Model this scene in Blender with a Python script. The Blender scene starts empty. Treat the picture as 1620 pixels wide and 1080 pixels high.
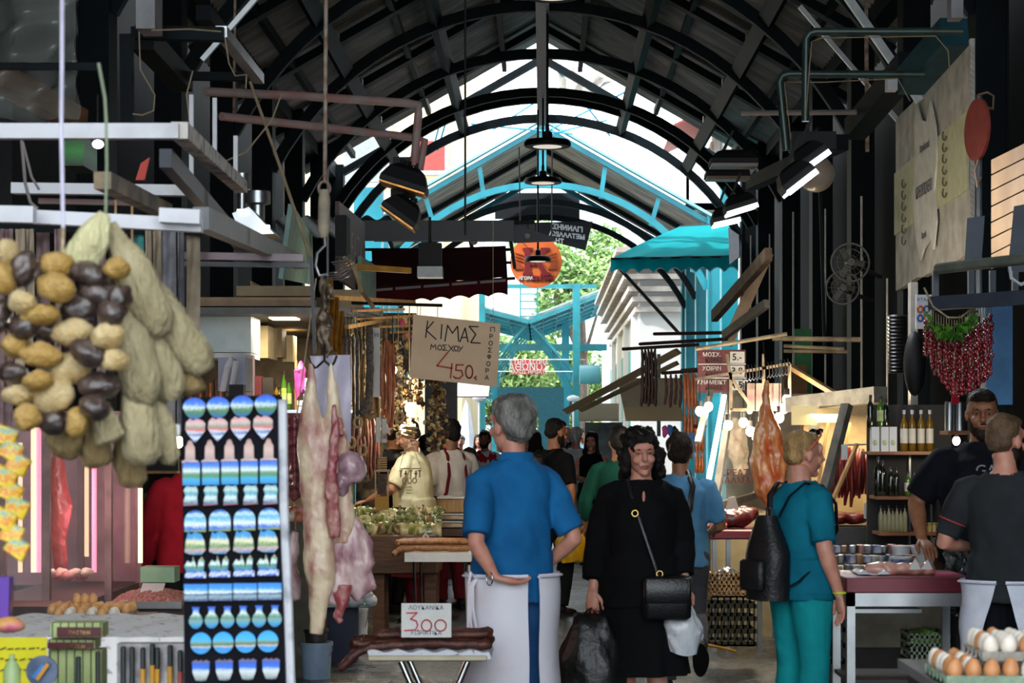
import bpy, math, random
from mathutils import Vector, Matrix, noise, Euler
random.seed(7)
PI = math.pi
SC = bpy.context.scene
COL = SC.collection

# ------------------------------------------------------------------ camera, sky, sun, exposure
F, CX, HY, EYE = 3150.0, 858.0, 690.0, 1.58     # focal length in px, vanishing point, eye height
cam = bpy.data.cameras.new('camera'); camo = bpy.data.objects.new('camera', cam); COL.objects.link(camo)
camo.location = (0, 0, EYE); camo.rotation_euler = (PI/2, 0, 0)
cam.sensor_width = 36; cam.lens = F/1620*36
cam.shift_x = (810-CX)/1620; cam.shift_y = (HY-540)/1620
cam.clip_start = 0.1; cam.clip_end = 400
cam.dof.use_dof = True; cam.dof.focus_distance = 17.0; cam.dof.aperture_fstop = 7.5
SC.camera = camo
SC.view_settings.view_transform = 'Standard'; SC.view_settings.look = 'None'
SC.view_settings.exposure = 0.18; SC.view_settings.gamma = 1.0; SC.view_settings.use_curve_mapping = False
SC.cycles.use_denoising = True
SC.cycles.max_bounces = 7; SC.cycles.diffuse_bounces = 4; SC.cycles.glossy_bounces = 3; SC.cycles.transmission_bounces = 6
SC.cycles.transparent_max_bounces = 12; SC.cycles.caustics_reflective = False; SC.cycles.caustics_refractive = False
SC.cycles.sample_clamp_indirect = 4.0
w = bpy.data.worlds.new('sky'); SC.world = w; w.use_nodes = True
bg = w.node_tree.nodes['Background']; bg.inputs[0].default_value = (0.86, 0.94, 1.0, 1); bg.inputs[1].default_value = 4.4
sun = bpy.data.lights.new('sun', 'SUN'); sun.energy = 7; sun.angle = math.radians(1.5); sun.color = (1, .96, .9)
suno = bpy.data.objects.new('sun', sun); COL.objects.link(suno)
suno.rotation_euler = Vector((-.75, -.35, 1.0)).to_track_quat('Z', 'Y').to_euler()

def P(px, py, Y):
    """the point of the place seen at a pixel, at distance Y down the arcade"""
    return Vector(((px-CX)*Y/F, Y, EYE-(py-HY)*Y/F))

# ------------------------------------------------------------------ materials
def lin(h):
    h = h.lstrip('#'); h = h if len(h) == 6 else ''.join(x*2 for x in h); o = []
    for i in (0, 2, 4):
        c = int(h[i:i+2], 16)/255
        o.append(c/12.92 if c <= .04045 else ((c+.055)/1.055)**2.4)
    return (*o, 1)
MATS = {}
def M(name, c='#808080', c2=None, rough=.6, metal=0, scale=8, bump=0, bscale=None, emit=0, ecol=None, trans=0, alpha=1,
      spec=.5, sss=0, det=4, stretch=(1, 1, 1), lo=.35, hi=.65, coat=0, wave=None, coord='Object', sheen=0):
    if name in MATS: return MATS[name]
    if rough >= .85: spec = .15
    m = bpy.data.materials.new(name); m.use_nodes = True; MATS[name] = m
    nt = m.node_tree; N = nt.nodes; L = nt.links; b = N['Principled BSDF']
    b.inputs['Base Color'].default_value = lin(c); b.inputs['Roughness'].default_value = rough
    b.inputs['Metallic'].default_value = metal; b.inputs['Specular IOR Level'].default_value = spec
    b.inputs['Transmission Weight'].default_value = trans; b.inputs['Alpha'].default_value = alpha
    b.inputs['Coat Weight'].default_value = coat; b.inputs['Sheen Weight'].default_value = sheen
    if sss:
        b.inputs['Subsurface Weight'].default_value = sss; b.inputs['Subsurface Radius'].default_value = (.02, .008, .005); b.inputs['Subsurface Scale'].default_value = 1.0
    if emit:
        b.inputs['Emission Color'].default_value = lin(ecol or c); b.inputs['Emission Strength'].default_value = emit
    tc = N.new('ShaderNodeTexCoord'); mp = N.new('ShaderNodeMapping'); mp.inputs['Scale'].default_value = stretch
    L.new(tc.outputs[coord], mp.inputs['Vector'])
    if c2 is None and not emit and not trans:
        # a faint tone variation keeps plain paint and cloth from looking like plastic
        k = lin(c); c2t = tuple(x*.82 for x in k[:3])+(1,)
    else: c2t = lin(c2) if c2 else None
    if c2t:
        n = N.new('ShaderNodeTexNoise'); n.inputs['Scale'].default_value = scale; n.inputs['Detail'].default_value = det
        r = N.new('ShaderNodeValToRGB'); r.color_ramp.elements[0].position = lo; r.color_ramp.elements[1].position = hi
        r.color_ramp.elements[0].color = lin(c); r.color_ramp.elements[1].color = c2t
        L.new(mp.outputs[0], n.inputs['Vector']); L.new(n.outputs['Fac'], r.inputs['Fac']); L.new(r.outputs[0], b.inputs['Base Color'])
    if bump or wave:
        bn = N.new('ShaderNodeBump'); bn.inputs['Strength'].default_value = min(1, bump or .6); bn.inputs['Distance'].default_value = .02
        if wave:
            wv = N.new('ShaderNodeTexWave'); wv.inputs['Scale'].default_value = wave[1]; wv.bands_direction = wave[0]
            L.new(mp.outputs[0], wv.inputs['Vector']); L.new(wv.outputs['Fac'], bn.inputs['Height'])
        else:
            n2 = N.new('ShaderNodeTexNoise'); n2.inputs['Scale'].default_value = bscale or scale*3; n2.inputs['Detail'].default_value = 5
            L.new(mp.outputs[0], n2.inputs['Vector']); L.new(n2.outputs['Fac'], bn.inputs['Height'])
        L.new(bn.outputs[0], b.inputs['Normal'])
    return m
def banded(name, stops, axis=2, nscale=6, amt=.25, rough=.35, const=False, emit=0):
    """printed colours in bands along one axis of the piece's own bounding box, broken up by noise"""
    if name in MATS: return MATS[name]
    m = bpy.data.materials.new(name); m.use_nodes = True; MATS[name] = m
    nt = m.node_tree; N = nt.nodes; L = nt.links; b = N['Principled BSDF']; b.inputs['Roughness'].default_value = rough
    tc = N.new('ShaderNodeTexCoord'); sp = N.new('ShaderNodeSeparateXYZ'); L.new(tc.outputs['Generated'], sp.inputs[0])
    n = N.new('ShaderNodeTexNoise'); n.inputs['Scale'].default_value = nscale*1.5; n.inputs['Detail'].default_value = 5
    L.new(tc.outputs['Generated'], n.inputs['Vector'])
    ma = N.new('ShaderNodeMath'); ma.operation = 'MULTIPLY_ADD'; ma.inputs[1].default_value = amt; ma.inputs[2].default_value = -amt/2
    L.new(n.outputs['Fac'], ma.inputs[0])
    ad = N.new('ShaderNodeMath'); L.new(ma.outputs[0], ad.inputs[0]); L.new(sp.outputs[axis], ad.inputs[1])
    r = N.new('ShaderNodeValToRGB'); cr = r.color_ramp
    if const: cr.interpolation = 'CONSTANT'
    while len(cr.elements) < len(stops): cr.elements.new(.5)
    for e, (p, c) in zip(cr.elements, stops): e.position = p; e.color = lin(c)
    L.new(ad.outputs[0], r.inputs['Fac']); L.new(r.outputs[0], b.inputs['Base Color'])
    return m

# ------------------------------------------------------------------ mesh builder
ORG = {}
def setp(o, label=None, cat=None, group=None, kind=None):
    if label: o['label'] = label
    if cat: o['category'] = cat
    if group: o['group'] = group
    if kind: o['kind'] = kind
    return o
def thing(name, label, cat, loc=(0, 0, 0), group=None, rz=0, local=False):
    o = bpy.data.objects.new(name, None); COL.objects.link(o); o.location = loc; o.rotation_euler = (0, 0, rz)
    o.empty_display_size = .1
    ORG[o.name] = Vector((0, 0, 0)) if local else Vector(loc)
    return setp(o, label, cat, group)
def ortho(d):
    d = Vector(d).normalized(); u = d.cross(Vector((0, 0, 1)))
    if u.length < 1e-3: u = Vector((1, 0, 0))
    u.normalize(); return u, u.cross(d).normalized()
class MB:
    def __init__(s): s.v = []; s.f = []; s.m = []; s.k = 0
    def _a(s, vs, fs):
        n = len(s.v); s.v += [Vector(x) for x in vs]; s.f += [tuple(i+n for i in f) for f in fs]; s.m += [s.k]*len(fs); return s
    def mat(s, k): s.k = k; return s
    def box(s, c, d, rz=0, R=None):
        x, y, z = d[0]/2, d[1]/2, d[2]/2; R = R or Matrix.Rotation(rz, 3, 'Z'); c = Vector(c)
        vs = [c+R @ Vector((a*x, b*y, e*z)) for a in (-1, 1) for b in (-1, 1) for e in (-1, 1)]
        return s._a(vs, [(0, 1, 3, 2), (4, 6, 7, 5), (0, 4, 5, 1), (2, 3, 7, 6), (0, 2, 6, 4), (1, 5, 7, 3)])
    def bb(s, a, b):   # box from two corners
        a = Vector(a); b = Vector(b); return s.box((a+b)/2, [abs(x) for x in (b-a)])
    def rbox(s, c, d, r=.01, rz=0, R=None, n=3):   # box with rounded vertical edges and chamfered rims
        x, y, z = d[0]/2, d[1]/2, d[2]/2; r = min(r, x*.95, y*.95, z*.95); R = R or Matrix.Rotation(rz, 3, 'Z'); c = Vector(c)
        def ring(h, k):
            o = []
            for (sx, sy, a0) in ((1, 1, 0), (-1, 1, PI/2), (-1, -1, PI), (1, -1, 1.5*PI)):
                for i in range(n+1):
                    a = a0+PI/2*i/n; o.append(c+R @ Vector((sx*(x-r)+math.cos(a)*(r-k), sy*(y-r)+math.sin(a)*(r-k), h)))
            return o
        return s.loft([ring(-z, r*.6), ring(-z+r*.5, 0), ring(z-r*.5, 0), ring(z, r*.6)])
    def bar(s, p0, p1, w=.05, h=None, up=None, roll=0):
        p0 = Vector(p0); p1 = Vector(p1); h = h or w; d = p1-p0
        if d.length < 1e-6: return s
        if up is None: u, v = ortho(d)
        else: u = d.normalized().cross(Vector(up)).normalized(); v = u.cross(d).normalized()
        if roll: q = Matrix.Rotation(roll, 3, d.normalized()); u = q @ u; v = q @ v
        vs = [p+u*a*w/2+v*b*h/2 for p in (p0, p1) for a, b in ((-1, -1), (1, -1), (1, 1), (-1, 1))]
        return s._a(vs, [(3, 2, 1, 0), (4, 5, 6, 7), (0, 1, 5, 4), (1, 2, 6, 5), (2, 3, 7, 6), (3, 0, 4, 7)])
    def loft(s, rings, cap=True, closed=False):
        n = len(rings[0]); vs = [p for r in rings for p in r]; fs = []
        K = len(rings)
        for i in range(K if closed else K-1):
            a = i*n; b = ((i+1) % K)*n
            for j in range(n): fs.append((a+j, a+(j+1) % n, b+(j+1) % n, b+j))
        if cap and not closed: fs.append(tuple(range(n-1, -1, -1))); fs.append(tuple(range((K-1)*n, K*n)))
        return s._a(vs, fs)
    def tube(s, pts, r=.01, seg=8, flat=1, cap=True, closed=False, side=None):
        pts = [Vector(p) for p in pts]; K = len(pts); rs = r if hasattr(r, '__len__') else [r]*K
        rings = []; u = None
        for i, p in enumerate(pts):
            if closed: d = pts[(i+1) % K]-pts[i-1]
            else: d = pts[min(i+1, K-1)]-pts[max(i-1, 0)]
            if d.length < 1e-7: d = Vector((0, 0, 1))
            d.normalize()
            if u is None: u = Vector(side) if side else ortho(d)[0]
            u = (u-d*u.dot(d))
            if u.length < 1e-4: u = ortho(d)[0]
            u.normalize(); v = d.cross(u)
            rings.append([p+(u*math.cos(2*PI*j/seg)+v*math.sin(2*PI*j/seg)*flat)*rs[i] for j in range(seg)])
        return s.loft(rings, cap, closed)
    def ell(s, c, r, R=None, seg=14, rings=9):
        c = Vector(c); r = r if hasattr(r, '__len__') else (r, r, r); R = R or Matrix.Identity(3); n = len(s.v)
        vs = [c+R @ Vector((0, 0, -r[2]))]
        for i in range(1, rings):
            a = -PI/2+PI*i/rings
            for j in range(seg):
                b = 2*PI*j/seg; vs.append(c+R @ Vector((r[0]*math.cos(a)*math.cos(b), r[1]*math.cos(a)*math.sin(b), r[2]*math.sin(a))))
        vs.append(c+R @ Vector((0, 0, r[2]))); fs = []
        for j in range(seg): fs.append((0, 1+(j+1) % seg, 1+j))
        for i in range(rings-2):
            a = 1+i*seg; b = a+seg
            for j in range(seg): fs.append((a+j, a+(j+1) % seg, b+(j+1) % seg, b+j))
        t = len(vs)-1; a = 1+(rings-2)*seg
        for j in range(seg): fs.append((a+j, a+(j+1) % seg, t))
        return s._a(vs, fs)
    def lathe(s, prof, c=(0, 0, 0), seg=16, R=None, cap=True):
        c = Vector(c); R = R or Matrix.Identity(3)
        return s.loft([[c+R @ Vector((max(r, 1e-4)*math.cos(2*PI*j/seg), max(r, 1e-4)*math.sin(2*PI*j/seg), z)) for j in range(seg)] for r, z in prof], cap)
    def cyl(s, p0, p1, r, seg=12, r2=None): return s.tube([p0, p1], [r, r if r2 is None else r2], seg)
    def prism(s, pts, o, ux=(1, 0, 0), uy=(0, 0, 1), t=.01):   # outline in a plane, thickness t along ux x uy
        o = Vector(o); ux = Vector(ux); uy = Vector(uy); nn = ux.cross(uy).normalized()
        a = [o+ux*x+uy*y-nn*t/2 for x, y in pts]; b = [p+nn*t for p in a]
        return s.loft([a, b])
    def grid(s, fn, nu, nv, t=0):
        top = [[Vector(fn(i/nu, j/nv)) for j in range(nv+1)] for i in range(nu+1)]; n = len(s.v)
        vs = [p for r in top for p in r]; W = nv+1; fs = [(i*W+j, (i+1)*W+j, (i+1)*W+j+1, i*W+j+1) for i in range(nu) for j in range(nv)]
        if t:
            nn = (top[1][0]-top[0][0]).cross(top[0][1]-top[0][0]).normalized()*t
            K = len(vs); vs += [p-nn for p in vs]; fs += [tuple(K+i for i in reversed(f)) for f in fs]
            ed = [(i*W, (i+1)*W) for i in range(nu)]+[((i+1)*W+nv, i*W+nv) for i in range(nu)]+[(j+1, j) for j in range(nv)]+[(nu*W+j, nu*W+j+1) for j in range(nv)]
            fs += [(b, a, a+K, b+K) for a, b in ed]
        return s._a(vs, fs)
    def noise(s, amp, sc, seed=0, i0=0):
        o = Vector((seed*7.3, seed*3.1, seed))
        for i in range(i0, len(s.v)):
            p = s.v[i]; s.v[i] = p+noise.noise_vector(p*sc+o)*amp
        return s
    def xf(s, Mx, i0=0):
        for i in range(i0, len(s.v)): s.v[i] = Mx @ s.v[i]
        return s
    def build(s, name, mats, parent=None, smooth=40, origin=None, **kw):
        me = bpy.data.meshes.new(name)
        solo = parent is None
        if solo:
            if origin is None:
                xs = [p.x for p in s.v]; ys = [p.y for p in s.v]; origin = Vector(((min(xs)+max(xs))/2, (min(ys)+max(ys))/2, min(p.z for p in s.v)))
            og = Vector(origin)
        else:
            r = parent
            while r.parent: r = r.parent
            og = ORG.get(r.name, Vector((0, 0, 0)))
        me.from_pydata([p-og for p in s.v], [], s.f)
        mats = mats if isinstance(mats, (list, tuple)) else [mats]
        for m in mats: me.materials.append(m)
        if len(mats) > 1: me.polygons.foreach_set('material_index', s.m)
        if smooth:
            me.polygons.foreach_set('use_smooth', [True]*len(me.polygons)); me.set_sharp_from_angle(angle=math.radians(smooth))
        me.update(); o = bpy.data.objects.new(name, me); COL.objects.link(o)
        if solo: o.location = og; ORG[o.name] = og
        else: o.parent = parent
        return setp(o, **kw)
def dup(root, loc, rz=None, label=None, group=None, scale=None, kids=True):
    r = root.copy(); COL.objects.link(r); r.location = loc
    if rz is not None: r.rotation_euler = (0, 0, rz) if not hasattr(rz, '__len__') else rz
    if label: r['label'] = label
    if group: r['group'] = group
    if scale is not None: r.scale = scale if hasattr(scale, '__len__') else (scale,)*3
    if kids:
        for ch in root.children:
            c = ch.copy(); COL.objects.link(c); c.parent = r
            for g in ch.children:
                d = g.copy(); COL.objects.link(d); d.parent = c
    ORG[r.name] = Vector(loc); return r
ORD = ['first', 'second', 'third', 'fourth', 'fifth', 'sixth', 'seventh', 'eighth', 'ninth', 'tenth', 'eleventh', 'twelfth',
       'thirteenth', 'fourteenth', 'fifteenth', 'sixteenth', 'seventeenth', 'eighteenth', 'nineteenth', 'twentieth']
def remesh(mb, voxel=.01, smooth=2, amp=0, sc=10, seed=0, keep=None):
    """fuse overlapping volumes into one continuous skin and return a builder holding it"""
    me = bpy.data.meshes.new('t'); me.from_pydata(mb.v, [], mb.f); me.update()
    o = bpy.data.objects.new('t', me); COL.objects.link(o)
    a = o.modifiers.new('r', 'REMESH'); a.mode = 'VOXEL'; a.voxel_size = voxel
    if smooth: b = o.modifiers.new('s', 'SMOOTH'); b.iterations = smooth; b.factor = .5
    dg = bpy.context.evaluated_depsgraph_get(); ev = o.evaluated_get(dg); em = ev.to_mesh()
    r = MB(); sd = Vector((seed*5.1, seed*2.3, seed*1.7))
    for v in em.vertices:
        p = v.co.copy()
        if amp: p += v.normal*(noise.noise(Vector((p.x*sc, p.y*sc, p.z*sc*.55))+sd)+.45*noise.noise(Vector((p.x*sc*2.3+p.z*sc, p.y*sc*2.3, p.z*sc*1.6))+sd))*amp
        r.v.append(p)
    r.f = [tuple(p.vertices) for p in em.polygons]; r.m = [0]*len(r.f)
    ev.to_mesh_clear(); bpy.data.objects.remove(o); bpy.data.meshes.remove(me)
    return r
def text(body, name, mat, parent, o, ux, uy, size, depth=.004, font_w=1.0, align='CENTER', bold=0):
    """printed lettering as real geometry lying on a surface: o centre, ux/uy the reading directions"""
    cu = bpy.data.curves.new('t', 'FONT'); cu.body = body; cu.size = size; cu.extrude = depth/2; cu.align_x = align; cu.align_y = 'CENTER'
    cu.resolution_u = 3; cu.offset = bold
    ob = bpy.data.objects.new('t', cu); COL.objects.link(ob); dg = bpy.context.evaluated_depsgraph_get()
    em = ob.evaluated_get(dg).to_mesh(); mb = MB(); o = Vector(o); ux = Vector(ux).normalized(); uy = Vector(uy).normalized(); nn = ux.cross(uy)
    mb.v = [o+ux*v.co.x*font_w+uy*v.co.y+nn*v.co.z for v in em.vertices]; mb.f = [tuple(p.vertices) for p in em.polygons]; mb.m = [0]*len(mb.f)
    ob.evaluated_get(dg).to_mesh_clear(); bpy.data.objects.remove(ob); bpy.data.curves.remove(cu)
    return mb.build(name, mat, parent, smooth=0)
def strokes(lines, name, mat, parent, o, ux, uy, r=.004, t=.004):
    """handwriting: each stroke a flattened marker line on the board"""
    mb = MB(); o = Vector(o); ux = Vector(ux); uy = Vector(uy); nn = ux.cross(uy).normalized()
    for ln in lines:
        pts = [o+ux*x+uy*y for x, y in ln]
        for a, b in zip(pts, pts[1:]):
            d = (b-a).normalized()*r*.5; mb.bar(a-d, b+d, r*2, t, up=nn)
    return mb.build(name, mat, parent, smooth=0)
# ------------------------------------------------------------------ shared materials
STEEL = M('dark_green_steel', '#060c0f', '#0a171b', rough=.6, scale=3, bump=.1, spec=.12)
TEAL = M('teal_painted_steel', '#127f8e', '#0e6b7a', rough=.4, scale=2)
LTEAL = M('pale_teal_flashing', '#6fb4c4', '#8ccbd6', rough=.5, scale=2)
BLACK = M('black_matt', '#08080a', '#0d0d0f', rough=.6, spec=.3)
WHITEP = M('white_painted_steel', '#c9c9cf', '#a39fa0', rough=.45, scale=5, lo=.45, hi=.8)
CHROME = M('chrome', '#c8c8c8', rough=.15, metal=1)
STAIN = M('brushed_steel', '#8f9294', '#a9abac', rough=.3, metal=.9, scale=4)
WOOD = M('brown_wood', '#6b4526', '#4a2c15', rough=.6, scale=3, stretch=(1, 1, 9), bump=.2)
PWOOD = M('pale_wood', '#b8915f', '#9a7346', rough=.6, scale=4, stretch=(8, 1, 1), bump=.1)
WHITEPL = M('white_plastic', '#d8dade', rough=.4)
ROPE = M('rope_fibre', '#a99a80', '#8c7b5f', rough=.9, scale=60)

# ------------------------------------------------------------------ floor and side walls
fl = M('wet_asphalt', '#202123', '#5c5e60', rough=.34, scale=26, lo=.42, hi=.62, det=8, bump=.8, bscale=38, spec=.6)
nt = fl.node_tree; b_ = nt.nodes['Principled BSDF']; tn = nt.nodes.new('ShaderNodeTexNoise'); tn.inputs['Scale'].default_value = .9; tn.inputs['Detail'].default_value = 6
rr = nt.nodes.new('ShaderNodeMapRange'); rr.inputs['From Min'].default_value = .35; rr.inputs['From Max'].default_value = .65; rr.inputs['To Min'].default_value = .16; rr.inputs['To Max'].default_value = .5
tc = nt.nodes.new('ShaderNodeTexCoord'); nt.links.new(tc.outputs['Object'], tn.inputs['Vector']); nt.links.new(tn.outputs['Fac'], rr.inputs['Value']); nt.links.new(rr.outputs[0], b_.inputs['Roughness'])
MB().bb((-16, -14, -.2), (16, 130, 0)).build('floor', fl, kind='structure')
DARKW = M('shadow_dark_wall', '#050606', '#0a0b0b', rough=.9, scale=1.5, bump=.2)  # near-black wall colour, lowered to hold the deep shadow
MB().bb((-4.5, 0, 0), (-4.2, 32.4, 11)).bb((-4.5, 32.4, 0), (-4.2, 35.2, 3.4)).build('wall_left', DARKW, kind='structure')
MB().bb((4.0, 0, 0), (4.3, 26, 11)).bb((4.0, 26, 0), (4.3, 35.4, 6.2)).build('wall_right', DARKW, kind='structure')

# ------------------------------------------------------------------ arcade roof
ROOFM = M('corrugated_sheet', '#bcb8ab', '#75736a', rough=.45, metal=.25, scale=1.3, wave=('Y', 3.2), stretch=(1, 4, 1), lo=.3, hi=.7, det=8)
ZR, SL = 7.9, .57
def roof_sheet(y0, y1, side, half, zr=ZR, t=.03, bays=()):
    mb = MB(); n = int((y1-y0)/.1)
    def fn(u, v):
        y = y0+u*(y1-y0); x = v*half; return (side*x, y, zr-.02-x*SL+.02*math.sin(y/.1*PI))
    mb.grid(fn, n*2, 1, t=0)
    return mb
for side, nm in ((-1, 'left'), (1, 'right')):
    mb = roof_sheet(.5, 31.6, side, 3.75)
    mb.build('ceiling', ROOFM, smooth=60, kind='structure')
    mb = roof_sheet(40.4, 47.5, side, 3.9); mb.build('ceiling', ROOFM, smooth=60, kind='structure')
def arc_pts(r, zc, half, n=26):
    a = math.asin(half/r); return [(math.sin(-a+2*a*i/n)*r, zc+math.cos(-a+2*a*i/n)*r) for i in range(n+1)]
def arch(Y, label, half=3.2, z_top=6.7, r=3.6, w=.10, dp=.13, rafter=True, columns=True, m=None, mt=None, strut=True, mc=None, colx=3.25):
    m = m or STEEL; root = thing('roof_arch', label, 'arch truss', (0, Y, 0), group='arch trusses of the market roof')
    mb = MB(); pts = arc_pts(r, z_top-r, half)
    # flanged rib: web plus a thin bottom flange that catches the light
    mb.loft([[Vector((x*(1+k/r)-0, Y+e, (z_top-r)+(z-(z_top-r))*(1+k/r))) for k, e in ((0, -w/2), (0, w/2), (dp, w/2), (dp, -w/2))] for x, z in pts])
    mb.build('arch_rib', m, root)
    if rafter:
        for s in (-1, 1):
            MB().bar((0, Y, ZR-.16), (s*3.7, Y, ZR-.16-3.7*SL), w, .2, up=(0, 1, 0)).build('rafter', mt or m, root)
    if strut:
        for x in (-2.35, -1.28, 1.28, 2.35):
            zz = z_top-r+math.sqrt((r+.06)**2-x*x)
            MB().bar((x, Y, zz), (x*1.07, Y, ZR-.2-abs(x)*SL*1.07), .1, .1, up=(0, 1, 0)).build('strut', m, root)
    if columns:
        for s in (-1, 1):
            c = MB().box((s*(colx+.11), Y, 3.0), (.22, .26, 6.0)); c.box((s*(colx-.005), Y, 3.0), (.02, .3, 6.0)).box((s*(colx+.22), Y, 3.0), (.02, .3, 6.0))
            c.build('column', mc or m, root)
    return root
labs = ['nearest the stalls with the fan', 'above the hanging pipe brackets', 'beside the globe lamp', 'above the red awning', 'next before the open sky gap', 'one bay before the open sky gap', 'double rib at the sky gap', 'last rib against the bright sky']
ys = [12, 15, 18, 21, 24, 27, 30, 31.1, 32.5]
fr = ['behind the camera-side stalls', 'fifth arch in front of the open gap', 'fourth arch in front of the open gap', 'third arch in front of the open gap', 'with its crown at the picture top', 'second full crown from the top of the picture', 'third full crown from the top', 'slim fourth crown from the top', 'last crown before the open sky gap']
for Y, l in zip(ys, fr):
    arch(Y, 'dark steel roof arch of the arcade, '+l, rafter=Y != 31.1, columns=Y != 31.1, strut=Y not in (31.1,), z_top=6.7 if Y != 31.1 else 6.78)
def long_beam(x, z, y0, y1, w, h, name, label, m=None):
    return MB().bar((x, y0, z), (x, y1, z), w, h, up=(0, 0, 1)).build(name, m or STEEL, smooth=0, label=label, cat='beam', group='lengthwise roof beams')
for x, l in ((-2.35, 'lower left'), (-1.28, 'upper left'), (1.28, 'upper right'), (2.35, 'lower right')):
    zz = 3.1+math.sqrt(3.66**2-x*x)
    root = thing('roof_beam', 'dark lengthwise roof beam riding on the arches, '+l, 'beam', (x, 12, zz), group='lengthwise roof beams')
    MB().bar((x, 12, zz+.05), (x, 32.6, zz+.05), .10, .17, up=(0, 0, 1), roll=math.atan2(x, zz-3.1)*-1).build('beam_web', STEEL, root, smooth=0)
    mb = MB()
    for Y in (22.5, 25.5, 28.5, 13.5, 16.5, 19.5):
        mb.box((x*.985, Y, zz+.2), (.03, .14, .1))
    mb.build('joint_plate', M('bare_zinc', '#9a9c9e', '#777', rough=.4, metal=.5), root)
long_beam(0, 6.82, 12, 32.6, .16, .3, 'roof_beam', 'teal ridge beam hanging under the arcade ridge', M('dull_teal_steel', '#114a55', '#0d3a44', rough=.4))
long_beam(-3.45, 5.9, 12, 33, .2, .25, 'roof_beam', 'dark eaves beam along the left columns')
long_beam(3.45, 5.9, 12, 33, .2, .25, 'roof_beam', 'dark eaves beam along the right columns')
# purlins under the sheets
for s, sn in ((-1, 'left'), (1, 'right')):
    for k, x in enumerate((.6, 1.8, 3.0)):
        long_beam(s*x, ZR-.15-x*SL, 12, 31.6, .07, .1, 'purlin', 'thin dark purlin under the %s roof slope, %s from the ridge' % (sn, ORD[k]), STEEL)
# ridge cap plates of the far gable
# ---- second roof beyond the open gap
def gable(Y, label, m, topw=.12, fascia=False, arc=True, cols=True, mc=None, rz=ZR, za=6.57):
    root = thing('roof_gable', label, 'roof gable', (0, Y, 0), group='gables of the far market roof')
    for s in (-1, 1):
        MB().bar((0, Y, rz-.12), (s*3.9, Y, rz-.12-3.9*SL), .1, .2, up=(0, 1, 0)).build('rafter', m, root)
        if fascia:
            MB().bar((0, Y-.08, rz+.03), (s*4.0, Y-.08, rz+.03-4.0*SL), .05, .26, up=(0, 1, 0)).build('fascia_board', LTEAL, root)
            for k in (.35, .65, .9):
                x = s*k*3.6; MB().bar((x, Y, rz-.2-abs(x)*SL), (x*.93, Y, 3.0+math.sqrt(max(.1, 3.55**2-(x*.93)**2))), .09, .09, up=(0, 1, 0)).build('strut', m, root)
        if cols: MB().box((s*3.5, Y, 3), (.34, .3, 6)).box((s*3.32, Y, 3), (.03, .36, 6)).box((s*3.68, Y, 3), (.03, .36, 6)).build('column', mc or m, root)
    if arc:
        r = 3.6; mb = MB(); mb.loft([[Vector((x*(1+k/r), Y+e, (za-r)+(z-(za-r))*(1+k/r))) for k, e in ((0, -.06), (0, .06), (.13, .06), (.13, -.06))] for x, z in arc_pts(r, za-r, 3.25)]); mb.build('arch_rib', m, root)
    if fascia: MB().box((0, Y, (rz+za)/2), (.16, .1, rz-za)).build('king_post', m, root)
    return root
gable(40, 'teal front gable of the far roof with pale fascia boards', TEAL, fascia=True)
gable(43, 'dark second frame of the far roof behind the teal gable', STEEL, mc=TEAL)
gable(46, 'dark third frame of the far roof', STEEL, mc=TEAL)
gable(47.4, 'far end frame of the far roof', TEAL, arc=False)
# loose teal side post left of the gap
MB().box((-3.25, 37.2, 3.1), (.5, .5, 6.2)).box((-3.0, 37.2, 3.1), (.03, .56, 6.2)).build('steel_post', TEAL, label='thick teal post at the left of the open sky gap', cat='post')
MB().box((3.42, 36.5, 3.1), (.3, .4, 6.2)).build('steel_post', TEAL, label='teal post at the right of the open sky gap above the awning', cat='post')

# ------------------------------------------------------------------ buildings beyond
def building(label, x0, x1, y0, y1, h, wall, wins, roofc=None, face='x'):
    """wins: (which face, u0, z0, width, height, shutter material)"""
    root = thing('building', label, 'building', ((x0+x1)/2, (y0+y1)/2, 0))
    MB().bb((x0, y0, 0), (x1, y1, h)).build('wall', wall, root)
    for (fc, u, z, ww, hh, mm) in wins:
        if fc == 'f': c = (u, y0-.03, z); d = (ww, .1, hh); c2 = (u, y0-.09, z); e = (ww+.25, .08, hh+.25)
        elif fc == 'l': c = (x0-.03, u, z); d = (.1, ww, hh); e = (.08, ww+.25, hh+.25)
        else: c = (x1+.03, u, z); d = (.1, ww, hh); e = (.08, ww+.25, hh+.25)
        f = MB().box(c, e).build('window_frame', M('pale_stone', '#d8d4cc'), root)
        MB().box((c[0]+(-.04 if fc == 'l' else .04 if fc == 'r' else 0), c[1]-(.04 if fc == 'f' else 0), c[2]), d).build('window_shutter', mm, f)
    return root
CREAM = M('cream_render', '#d9c9a8', '#cbb993', rough=.8, scale=.6)
WREND = M('white_render', '#dcdcda', '#c6c6c4', rough=.8, scale=.5)
REDSH = M('red_shutter', '#a03a34', rough=.6); GREYSH = M('grey_shutter', '#8a8f92', rough=.6); GRNSH = M('green_shutter', '#2f8a80', rough=.6)
building('cream apartment building with red shutters beyond the left side of the gap', -13, -2.1, 52, 66, 15, CREAM,
         [('f', -2.9, 8.9, .7, .75, REDSH), ('f', -4.6, 8.9, 1.1, 1.4, GREYSH), ('f', -3.3, 6.4, 1.2, 1.4, GREYSH), ('f', -5.6, 6.4, .8, 1.4, REDSH), ('f', -2.9, 12.3, 1.0, 1.4, GREYSH), ('f', -5.2, 12.3, 1.0, 1.4, GREYSH)])
bw = building('white apartment building with red balcony awnings beyond the right side of the gap', 3.9, 15, 35.5, 49, 15, WREND,
         [('l', 37+3*i, z, 1.2, 1.3, GREYSH) for i in range(4) for z in (7.5, 10.5)])
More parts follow.
